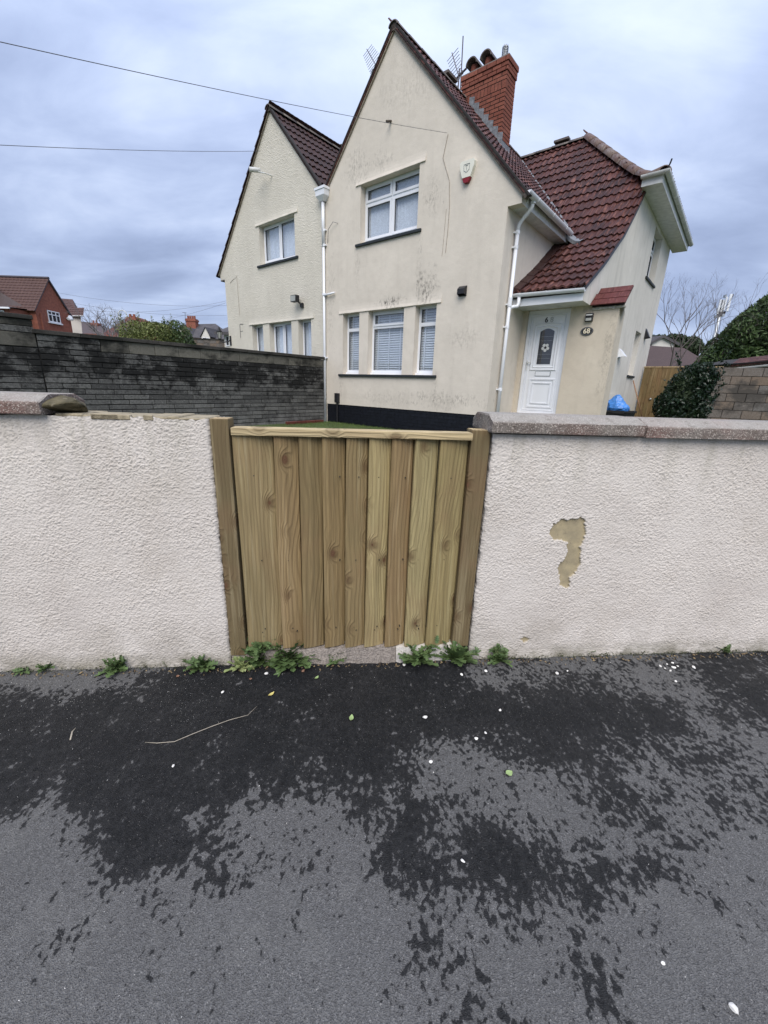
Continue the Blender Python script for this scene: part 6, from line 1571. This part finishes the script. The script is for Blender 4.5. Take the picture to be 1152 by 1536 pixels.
low_house(112, 158, 500, ((121, 482), (146, 485)), 52, 'far_tile_dark', 'distant house with brown roof and orange chimney left of the pale bare tree', (137, 485, 146, 498))
low_house(150, 262, 503, ((196, 473), (214, 478)), 38, 'far_tile_maroon', 'house with maroon hipped roof and brick chimney left of the yellow-green tree', (190.5, 477, 203, 489))
# the pair of white gabled houses
fh = empty('gabled_house', 'distant dark roofed pair of houses with two white gables and a brick chimney', 'house', loc=(at(300, 500, 62).x, 62, 0))
q = lambda px, py, Y=62: at2(px, py, Y, fh)
e0, e1 = q(268, 505), q(341, 509); r0, r1 = q(276, 486.5, 66), q(323, 485.5, 66)
mb = MB().poly([e0, e1, r1, r0]); mb.poly([e1, e1 + Vector((0, 7, 0)), r1]); mb.poly([e0, e0 + Vector((0, 7, 0)), r0]); mb.poly([e0 + Vector((0, 7, 0)), e1 + Vector((0, 7, 0)), r1, r0]); mb.build('roof', 'far_slate', fh)
mb = MB().poly([Vector((e0.x, e0.y + .3, 0)), Vector((e1.x, e1.y + .3, 0)), e1 + Vector((0, .3, 0)), e0 + Vector((0, .3, 0))]); mb.build('wall', 'far_brick', fh)
for (x0, xm, x1, yb, yt) in ((264.5, 270.5, 280.5, 505, 489.5), (302, 308, 315, 505.5, 491.5)):
    a, m1, b = q(x0, yb, 61), q(xm, yt, 61), q(x1, yb, 61); k = Vector((.9, 4.5, .1)); mb = MB().poly([Vector((a.x, a.y, 0)), Vector((b.x, b.y, 0)), b, m1, a]); mb.build('gable_wall', 'far_white', fh)
    mb = MB().poly([m1 + Vector((0, -.15, .08)), b + Vector((.15, -.15, 0)), b + k, m1 + k]); mb.poly([m1 + Vector((0, -.15, .08)), a + Vector((-.15, -.15, 0)), a + k, m1 + k]); mb.build('gable_roof', 'far_slate', fh)
a, b = q(281, 508.5, 61.4), q(300, 509.5, 61.4); MB().box(a.x, b.x, a.y, a.y + .4, 0, a.z).build('white_bay', 'far_white', fh)
for x0, x1, yy in ((305, 308.5, 511), (309, 313, 511.5)): a, b = q(x0, yy + 3, 60.95), q(x1, yy - 4, 60.95); w_ = MB().box(a.x - .06, b.x + .06, a.y, a.y + .03, a.z - .06, b.z + .06).build('window', 'upvc', fh); MB().box(a.x, b.x, a.y - .02, a.y - .005, a.z, b.z).build('pane', 'room', w_)
a, b = q(279.5, 489, 64.5), q(292.5, 478, 64.5); mb = MB().box(a.x, b.x, a.y, a.y + 1.0, a.z - 1, b.z); mb.box(a.x - .08, b.x + .08, a.y - .08, a.y + 1.1, b.z - .35, b.z - .1); mb.build('chimney', 'far_brick', fh)
for t in (.15, .38, .62, .85): x = a.x + (b.x - a.x) * t; MB().tube([(x, a.y + .4, b.z), (x, a.y + .4, b.z + .4)], .14, 7).build('chimney_pot', 'far_brick', fh)
MB().tube([q(278.5, 490, 64), q(277.5, 468.5, 64)], .03, 5).build('aerial_mast', 'aerial', fh); MB().tube([q(273.5, 468.5, 64), q(280, 469.5, 64)], .03, 5).build('aerial_boom', 'aerial', fh)
# low grey wall in front of them and corner of a nearer white house
gw = empty('block_wall', 'short grey garden wall below the distant white gabled houses', 'wall', loc=(at(300, 515, 30).x, 30, 0)); a, b = at2(266, 507.5, 30, gw), at2(341, 511.5, 30, gw)
x = a.x; r_ = random.Random(3)
MB().box(a.x, b.x, a.y + .02, a.y + .2, 0, a.z - .02).build('wall_core', 'darkmortar', gw)
while x < b.x: MB().box(x, x + .43, a.y, a.y + .21, a.z - .24, a.z - .02).build('block', 'cblock', gw); MB().box(x, x + .43, a.y, a.y + .21, a.z - .50, a.z - .25).build('block', 'cblock', gw); x += .44
MB().box(a.x - .1, b.x + .1, a.y - .04, a.y + .25, a.z - .018, a.z + .05).build('capping', 'stone_cap', gw)
nhh = empty('white_house', 'corner of a white house with dark eaves peeping out beside the wall lantern', 'house', loc=(at(338, 505, 24).x, 24, 0)); a, b = at2(337.5, 525, 24, nhh), at2(350, 497, 24, nhh)
MB().box(a.x, b.x + 3, a.y, a.y + 3, 0, b.z).build('wall', 'far_white', nhh); mb = MB(); mb.poly([(a.x - .35, a.y - .35, b.z - .10), (b.x + 3, a.y - .35, b.z - .10), (b.x + 3, a.y + 1.5, b.z + 1.0), (a.x + 1.4, a.y + 1.5, b.z + 1.0)]); mb.poly([(a.x - .35, a.y - .35, b.z - .10), (a.x - .35, a.y + 3, b.z - .10), (a.x + 1.4, a.y + 1.5, b.z + 1.0)]); mb.box(a.x - .36, b.x + 3, a.y - .37, a.y - .33, b.z - .22, b.z - .08); mb.build('roof', 'far_slate', nhh)
a, b = at2(339.5, 519, 23.98, nhh), at2(343.5, 504, 23.98, nhh); w_ = MB().box(a.x, b.x, a.y - .03, a.y, a.z, b.z).build('window', 'upvc', nhh); MB().box(a.x + .04, b.x - .04, a.y - .04, a.y - .031, a.z + .05, b.z - .05).build('pane', 'room', w_)
# curved street lamp
p = at(190, 512, 30); sl = empty('street_lamp', 'slender street lamp with hooped top left of the yellow-green tree', 'street lamp', loc=(p.x, p.y, 0)); o = at(190, 470, 30); R0 = .30
pts = [(.02, 0, 0), (.02, 0, o.z - .35)] ; MB().tube(pts, .05, 8).build('column', 'cable', sl, True)
MB().tube([(-.02 + .28 * math.cos(t), 0, o.z - .1 + .28 * math.sin(t)) for t in np.linspace(-.9, 4.2, 18)], .028, 6).build('hoop', 'upvc_grime', sl, True)
# brown roof bungalow right, its gable and mast
bg = empty('bungalow', 'low house with wide brown tiled roof behind the bare tree at the right', 'house', loc=(at(1010, 545, 40).x, 40, 0)); q = lambda px, py, Y=40: at2(px, py, Y, bg)
e0, e1, r0, r1 = q(925, 556), q(1085, 557, 38), q(935, 515.5, 45), q(1026, 522, 43)
mb = MB().poly([e0, e1, r1, r0]); mb.poly([e1, e1 + Vector((1, 8, 0)), r1]); mb.poly([e0 + Vector((0, 9, 0)), e1 + Vector((1, 8, 0)), r1, r0]); mb.build('roof', 'far_tile_brown', bg)
MB().poly([Vector((e0.x, e0.y + .4, 0)), Vector((e1.x, e1.y + .4, 0)), e1 + Vector((0, .4, 0)), e0 + Vector((0, .4, 0))]).build('wall', 'far_brick', bg)
gh = empty('gabled_house', 'distant grey gable end above the brown roof beside the house corner', 'house', loc=(at(992, 512, 52).x, 52, 0)); q = lambda px, py, Y=52: at2(px, py, Y, gh)
a, m1, b = q(978, 515), q(993, 505.5), q(1012, 516); mb = MB().poly([Vector((a.x, a.y, 0)), Vector((b.x, b.y, 0)), b, m1, a]); mb.build('gable_wall', 'far_white', gh); k = Vector((-3, 5, 0)); mb = MB().poly([m1 + Vector((0, -.2, .15)), b + Vector((.4, -.2, -.05)), b + k, m1 + k]); mb.poly([m1 + Vector((0, -.2, .15)), a + Vector((-.4, -.2, -.05)), a + k, m1 + k]); mb.prism([(0, 0, 0), (0, 0, .3), (0, .1, .3), (0, .1, 0)], m1 + Vector((0, -.3, -.1)), b + Vector((.4, -.3, -.2))); mb.prism([(0, 0, 0), (0, 0, .3), (0, .1, .3), (0, .1, 0)], m1 + Vector((0, -.3, -.1)), a + Vector((-.4, -.3, -.2))); mb.build('roof', 'far_slate', gh)
p = at(1066, 527, 60); ms = empty('phone_mast', 'grey mobile phone mast with white antenna panels at the right', 'mast', loc=(p.x, p.y, 0)); zt = at(1083, 447, 60).z
MB().tube([(0, 0, 0), (0, 0, zt - .2)], [.28, .20], 10).build('pole', 'steel', ms, True)
for i, (dx, z0, z1, w) in enumerate(((-.55, zt - 2.0, zt - .25, .22), (.62, zt - 1.6, zt + .45, .30), (.15, zt - 1.5, zt + .1, .2))):
    bevel(MB().box(dx - w / 2, dx + w / 2, -.35, -.15, z0, z1).build('antenna_panel', 'upvc', ms), .03, 1); MB().tube([(dx, -.15, (z0 + z1) / 2), (0, 0, (z0 + z1) / 2)], .04, 5).build('bracket', 'steel', ms)
for i, (dx, z, w, h) in enumerate(((-.35, zt - .6, .25, .35), (-.3, zt - 1.2, .3, .3), (-.1, zt - 2.2, .5, .5), (.3, zt - 2.2, .4, .6), (.35, zt - 1.9, .3, .3), (-.5, zt - 2.4, .35, .3), (.9, zt + .1, .12, .35), (0, zt + .05, .2, .3))): MB().box(dx - w / 2, dx + w / 2, -.25, .1, z, z + h).build('radio_unit', 'steel' if i % 2 else 'cable', ms)

# ================================================================== WEEDS, STONES, LITTER
def weed(x, y, r_, h, n, seed, lab, mats='weed', lobes=3, upright=0):
    rr = random.Random(seed); root = empty('weed', lab, 'weed', 'weeds along the foot of the wall', loc=(x, y, 0.006)); mb = MB(); st_ = MB()
    def leaf(p, d, L_, w):
        d = d.normalized(); s = d.cross(Vector((0, 0, 1)))
        s = s.normalized() if s.length > .05 else Vector((1, 0, 0)); nn = s.cross(d); droop = rr.uniform(.1, .5); N_ = lobes * 2 + 2; L0, R0_, C0 = [], [], []
        tw = rr.uniform(-.3, .3)
        for i in range(N_ + 1):
            t = i / N_; c = p + d * (L_ * t) - Vector((0, 0, 1)) * (droop * L_ * t * t * .7); ww_ = w * math.sin(math.pi * min(1, .12 + t * .88)) ** .6 * (1.0 if i % 2 else .38)
            if i == N_: ww_ = w * .05
            f = -d * (w * .25 if i % 2 else 0); L0.append(c + s * ww_ + nn * (ww_ * (.25 + tw)) - f); R0_.append(c - s * ww_ + nn * (ww_ * (.25 - tw)) - f); C0.append(c)
        for i in range(N_): mb.poly([C0[i], L0[i], L0[i + 1], C0[i + 1]]); mb.poly([C0[i], C0[i + 1], R0_[i + 1], R0_[i]])
    for i in range(n):
        a = rr.uniform(0, 6.28); e = rr.uniform(.15, 1.2); d = Vector((math.cos(a) * math.cos(e), math.sin(a) * math.cos(e) * .8 - .12, math.sin(e))); L_ = r_ * rr.uniform(.45, 1.0)
        leaf(Vector((rr.uniform(-.02, .02), rr.uniform(-.012, .012), rr.uniform(0, .015))), d, L_, L_ * rr.uniform(.20, .30))
    for i in range(upright):
        a = rr.uniform(0, 6.28); top = Vector((math.cos(a) * r_ * rr.uniform(.2, .9), math.sin(a) * r_ * .4 - .02, h * rr.uniform(.6, 1))); b0 = Vector((rr.uniform(-.02, .02), 0, 0)); st_.tube([b0, (b0 + top) / 2 + Vector((0, 0, .01)), top], [.0022, .0018, .001], 4)
        for k in range(9):
            t = rr.uniform(.3, 1); p = b0 + (top - b0) * t; d = Vector((rr.uniform(-1, 1), rr.uniform(-1, .6), rr.uniform(-.1, .9))); L_ = r_ * rr.uniform(.2, .42); leaf(p, d, L_, L_ * .32)
    mb.build('leaves', mats, root)
    if st_.v: st_.build('stem', 'stem', root)
    return root
def tuft(x, y, n, h, seed, lab):
    rr = random.Random(seed); mb = MB()
    for i in range(n):
        a = rr.uniform(0, 6.28); b0 = Vector((rr.uniform(-.025, .025), rr.uniform(-.01, .01), 0)); d = Vector((math.cos(a), math.sin(a) * .6 - .2, 0)); L_ = h * rr.uniform(.5, 1); s_ = Vector((-d.y, d.x, 0)) * .0016
        m1, t = b0 + d * L_ * .25 + Vector((0, 0, L_ * .7)), b0 + d * L_ * .7 + Vector((0, 0, L_ * rr.uniform(.6, 1))); mb.poly([b0 - s_, b0 + s_, m1 + s_, m1 - s_]); mb.poly([m1 - s_, m1 + s_, t])
    o = mb.build('grass_tuft', 'grass'); o.location = (x, y, .006); return tag(o, lab, 'grass', 'weeds along the foot of the wall')
def gp(px, py):                    # point of the pavement seen at a pixel of the photograph
    d = at(px, py, 1) - Vector((0, 0, H)); return Vector((0, 0, H)) + d * (-H / d.z)
for (px, py, r_, h, n, up, mt, lab) in (
    (72, 1006, .06, .05, 24, 0, 'weed', 'small low weed at the foot of the left wall nearest the picture edge'),
    (176, 1006, .085, .10, 34, 4, 'weed', 'upright leafy weed standing out on the left wall foot, midway'),
    (303, 1003, .085, .07, 40, 2, 'weed', 'spreading weed at the left wall foot nearest the gate post'),
    (388, 992, .10, .13, 60, 9, 'weed', 'tallest dense weed against the first gate boards'),
    (362, 1003, .055, .04, 22, 0, 'weed_pale', 'round-leaved pale weed below the left gate post'),
    (437, 990, .11, .09, 60, 4, 'weed', 'broad feathery weed under the second and third gate boards'),
    (507, 990, .07, .05, 20, 1, 'weed', 'small pale-tipped weed below the middle of the gate'),
    (552, 985, .03, .02, 10, 0, 'weed_pale', 'tiny pale weed on the concrete step, middle'),
    (625, 992, .095, .09, 44, 3, 'weed', 'grey-green weed in front of the white mortar patch'),
    (682, 991, .095, .07, 48, 2, 'weed', 'bushy weed at the foot of the right gate post'),
    (748, 992, .085, .10, 36, 5, 'weed', 'leafy weed standing at the near corner of the right wall'),
    (886, 981, .045, .03, 14, 0, 'weed', 'small dark weed along the right wall foot below the bare patch'),
    (1085, 979, .05, .03, 16, 0, 'weed', 'low weed on the mossy foot of the right wall near the edge'),
    (575, 985, .04, .03, 12, 0, 'weed', 'little weed growing from the gate step beside white stones'),
    (40, 1008, .04, .025, 10, 0, 'weed', 'flat little weed at the left wall foot by the picture edge')):
    p = gp(px, py); g_ = 1.45 if 355 < px < 700 else 1.12; weed(p.x, p.y, r_ * g_, h * g_, int(n * (1.9 if 370 < px < 460 else 1.3)), int(px), lab, mt, 3 if mt == 'weed' else 1, up)
for px, py, n, h, lab in ((120, 1002, 14, .05, 'thin grass tuft at the left wall foot between two weeds'), (250, 1001, 12, .045, 'small grass tuft left of the spreading weed at the left wall'), (470, 983, 16, .06, 'grass tuft beside the broad feathery weed'), (655, 985, 14, .05, 'grass tuft in front of the white mortar'), (960, 979, 14, .035, 'short grass tuft on the mossy foot of the right wall'), (1020, 977, 12, .03, 'tiny grass tuft on the right wall foot near the low weed')):
    p = gp(px, py); tuft(p.x, p.y, n, h, int(px), lab)
def stone(px, py, s, lab, mat='chip', name='stone', grp='pale stones on the wet tarmac', cat='stone', flat=.5, yaw=0):
    p = gp(px, py); o = rubble(None, (0, 0, 0), (s, s * .72, s * flat), name, mat, int(px * 7 + py), 2); o.location = (p.x, p.y, .006 + s * flat * .55); o.rotation_euler = (0, 0, yaw or px * .37); return tag(o, lab, cat, grp)
for a in ((637, 1078, .014, 'largest white stone on the wet tarmac in front of the gate'), (750, 1067, .009, 'small white stone right of the gate, nearest the dark crack'), (728, 1008, .012, 'rounded white stone beside the weed at the right wall corner'),
          (400, 1012, .012, 'white angular stone just below the tallest weed'), (334, 1040, .009, 'white stone left of the yellow leaf'), (692, 1014, .011, 'white heart-shaped stone below the right gate post'),
          (714, 1110, .010, 'cream stone at the edge of the dry patch'), (728, 1101, .008, 'small white stone just above the cream one'), (646, 1145, .010, 'cream pebble on the grey dry patch, centre'), (1013, 1024, .010, 'white stone near the right wall foot, right of the cluster'),
          (1100, 1517, .014, 'white flake in the bottom right corner'), (994, 1447, .007, 'small white chip on dry tarmac at lower right'), (260, 1151, .008, 'lone white chip on the wet tarmac at left'), (694, 1295, .009, 'pale pebble in the wet streak right of centre'),
          (566, 981, .014, 'white rubble lump on the concrete step'), (575, 986, .011, 'smaller white rubble lump on the concrete step'), (606, 999, .012, 'long white chip below the mortar fillet')): stone(*a[:3], a[3])
for i, (px, py) in enumerate(((1000, 998), (1008, 996), (1010, 1003), (997, 1004), (1005, 1008), (1040, 1003), (1016, 1001), (990, 1001), (835, 1012), (851, 1008))):
    stone(px, py, .007 + .003 * (i % 3), ['chip at the top left of the cluster by the right wall foot', 'chip at the top of the cluster by the right wall foot', 'chip at the lower right of the cluster by the right wall foot', 'chip at the left of the cluster by the right wall foot', 'lowest chip of the cluster by the right wall foot', 'lone chip just right of the cluster by the right wall foot', 'rightmost chip within the cluster by the right wall foot', 'outermost left chip of the cluster by the right wall foot', 'left one of two chips on the damp patch below the bare wall patch', 'right one of two chips on the damp patch below the bare wall patch'][i], grp='render chips by the right wall')
stone(455, 1008, .013, 'brown crumbling stone below the feathery weed', 'leaf_brown', grp=None, yaw=1.2)
def leafobj(px, py, L_, w, ang, mat, lab, curl=.3):
    p = gp(px, py); mb = MB(); n = 8; A = []; B = []; C = []
    for i in range(n + 1):
        t = i / n; x = (t - .5) * L_; ww_ = w * math.sin(math.pi * max(.02, min(.98, t))) ** .8; z = curl * L_ * (2 * t - 1) ** 2 * .4; A.append((x, ww_, z + .18 * w)); B.append((x, -ww_, z + .18 * w)); C.append((x, 0, z))
    for i in range(n): mb.poly([C[i], C[i + 1], A[i + 1], A[i]]); mb.poly([B[i], B[i + 1], C[i + 1], C[i]])
    o = mb.build('fallen_leaf', mat); o.location = (p.x, p.y, .010); o.rotation_euler = (0, 0, ang); return tag(o, lab, 'leaf')
leafobj(407, 1044, .034, .008, .9, 'leaf_yellow', 'yellow fallen leaf on the wet tarmac left of the gate centre'); leafobj(475, 1019, .028, .007, 1.0, 'leaf_green', 'pale green curled leaf below the feathery weed')
leafobj(527, 1080, .036, .010, 1.5, 'leaf_green', 'green lobed leaf lying alone on the wet tarmac'); leafobj(763, 1163, .03, .013, .4, 'leaf_green', 'light green leaf on the dry patch right of centre'); leafobj(376, 1021, .016, .007, .3, 'leaf_brown', 'small brown leaf below the round-leaved weed')
leafobj(267, 1017, .018, .008, 2.2, 'leaf_brown', 'brown leaf between the weeds at the left wall')
tw = [(218, 1116), (236, 1118), (262, 1115), (290, 1104), (318, 1092), (345, 1083), (372, 1075), (386, 1062)]
tag(MB().tube([gp(*q) + Vector((0, 0, .009 + .003 * (i % 2))) for i, q in enumerate(tw)], [.0008, .0012, .0014, .0015, .0015, .0013, .001, .0007], 6).build('twig', 'twig', None, True), 'long thin dry stalk curving over the wet tarmac at left', 'twig')
tag(MB().tube([gp(*q) + Vector((0, 0, .008)) for q in ((106, 1112), (109, 1100), (114, 1094))], [.003, .0035, .0015], 6).build('twig', 'twig', None, True), 'short pale stick on the wet tarmac near the left edge', 'twig')
# grit scattered over the tarmac, thicker along the wall
mb = MB(); rr = random.Random(77)
def grit(x, y, s):
    pts = [Vector((rr.uniform(-s, s), rr.uniform(-s, s), rr.uniform(0, s * .5))) for _ in range(3)]; t = Vector((0, 0, s)); b = Vector((x, y, .004 + Zg(x, y)))
    k = len(mb.v); mb.v += [tuple(b + q) for q in pts] + [tuple(b + t)]; mb.f += [(k, k + 1, k + 3), (k + 1, k + 2, k + 3), (k + 2, k, k + 3), (k, k + 1, k + 2)]; mb.m += [0] * 4
def Zg(x, y): return float((vnoise(np.array([x * 1.1]), np.array([y * 1.1]), 3)[0] - .5) * .018)
for i in range(1500):
    w = rr.uniform(-3, 3.2); n_ = rr.random() ** 2.2 * 1.5; p = ww(w, -.02 - n_, 0); grit(p.x, p.y, rr.uniform(.0008, .0022) * (1.6 if rr.random() < .06 else 1))
for i in range(700): p = gp(rr.gauss(150, 95), 1020 + abs(rr.gauss(0, 38))); grit(p.x, p.y, rr.uniform(.0008, .002))
tag(mb.build('grit', 'chip'), 'tiny pale grit and paint flakes scattered over the tarmac', 'grit', kind='stuff')
# moss and dirt line in the joint of the walls' feet
mb = MB(); rr = random.Random(9)
for side, (w0, w1) in enumerate(((-2.6, -.62), (.70, 2.75))):
    for i in range(2600 if side else 1300):
        w = rr.uniform(w0, w1); s = rr.uniform(.002, .006) * (1.5 if math.sin(w * 9) + math.sin(w * 23) > .6 else 1); b = ww(w, rr.uniform(-.022, .004), rr.uniform(0, .022) * rr.random() + .004)
        pts = [Vector((rr.uniform(-s, s), rr.uniform(-s, s), rr.uniform(-s, s))) for _ in range(3)]; mb.poly([b + q for q in pts])
MAT['mosslit'] = leafm('moss_and_dirt', (.028, .026, .014), (.05, .06, .022), .9, 6)
tag(mb.build('moss', 'mosslit'), 'dark moss and dirt in the joint along the foot of the white walls', 'moss', kind='stuff')

def crack(name, pts, r, mat, lab, root=None, seed=1):
    rr = random.Random(seed); P = []
    for a, b in zip(pts, pts[1:]):
        a, b = Vector(a), Vector(b); n = 6
        for i in range(n): P.append(a + (b - a) * (i / n) + Vector((rr.uniform(-1, 1), rr.uniform(-1, 1) * (0 if root else 1), rr.uniform(-1, 1) * (1 if root else 0))) * .005)
    return MB().tube(P, [r * rr.uniform(.4, 1.2) for _ in P], 4).build(name, mat, root)
g1 = crack('crack', [gp(775, 1040) + Vector((0, 0, .003)), gp(778, 1062) + Vector((0, 0, .003)), gp(772, 1082) + Vector((0, 0, .003))], .0016, 'black', '', None, 3); tag(g1, kind='structure')
mb = MB(); rr = random.Random(31)
for side, (w0, w1) in enumerate(((-2.6, -.62), (.72, 2.75), (-.6, .6))):
    for i in range((160, 260, 90)[side]):
        w = rr.uniform(w0, w1); b = ww(w, -.03 - abs(rr.gauss(0, .018)), .008); a = rr.uniform(0, 6.28); L_ = rr.uniform(.003, .010); q = Vector((math.cos(a), math.sin(a), rr.uniform(-.3, .3))) * L_; s_ = Vector((-q.y, q.x, .002)) * rr.uniform(.2, .5)
        mb.poly([b - q, b - s_, b + q, b + s_ + Vector((0, 0, .002))])
MAT['litterm'] = leafm('leaf_crumbs', (.09, .055, .03), (.20, .15, .08), .8, 30)
tag(mb.build('leaf_litter', 'litterm'), 'crumbs of dead leaf lying in the joint of wall and tarmac', 'litter', kind='stuff')
for o in bpy.data.objects:
    for k in ('_o', '_n'):
        if k in o: del o[k]
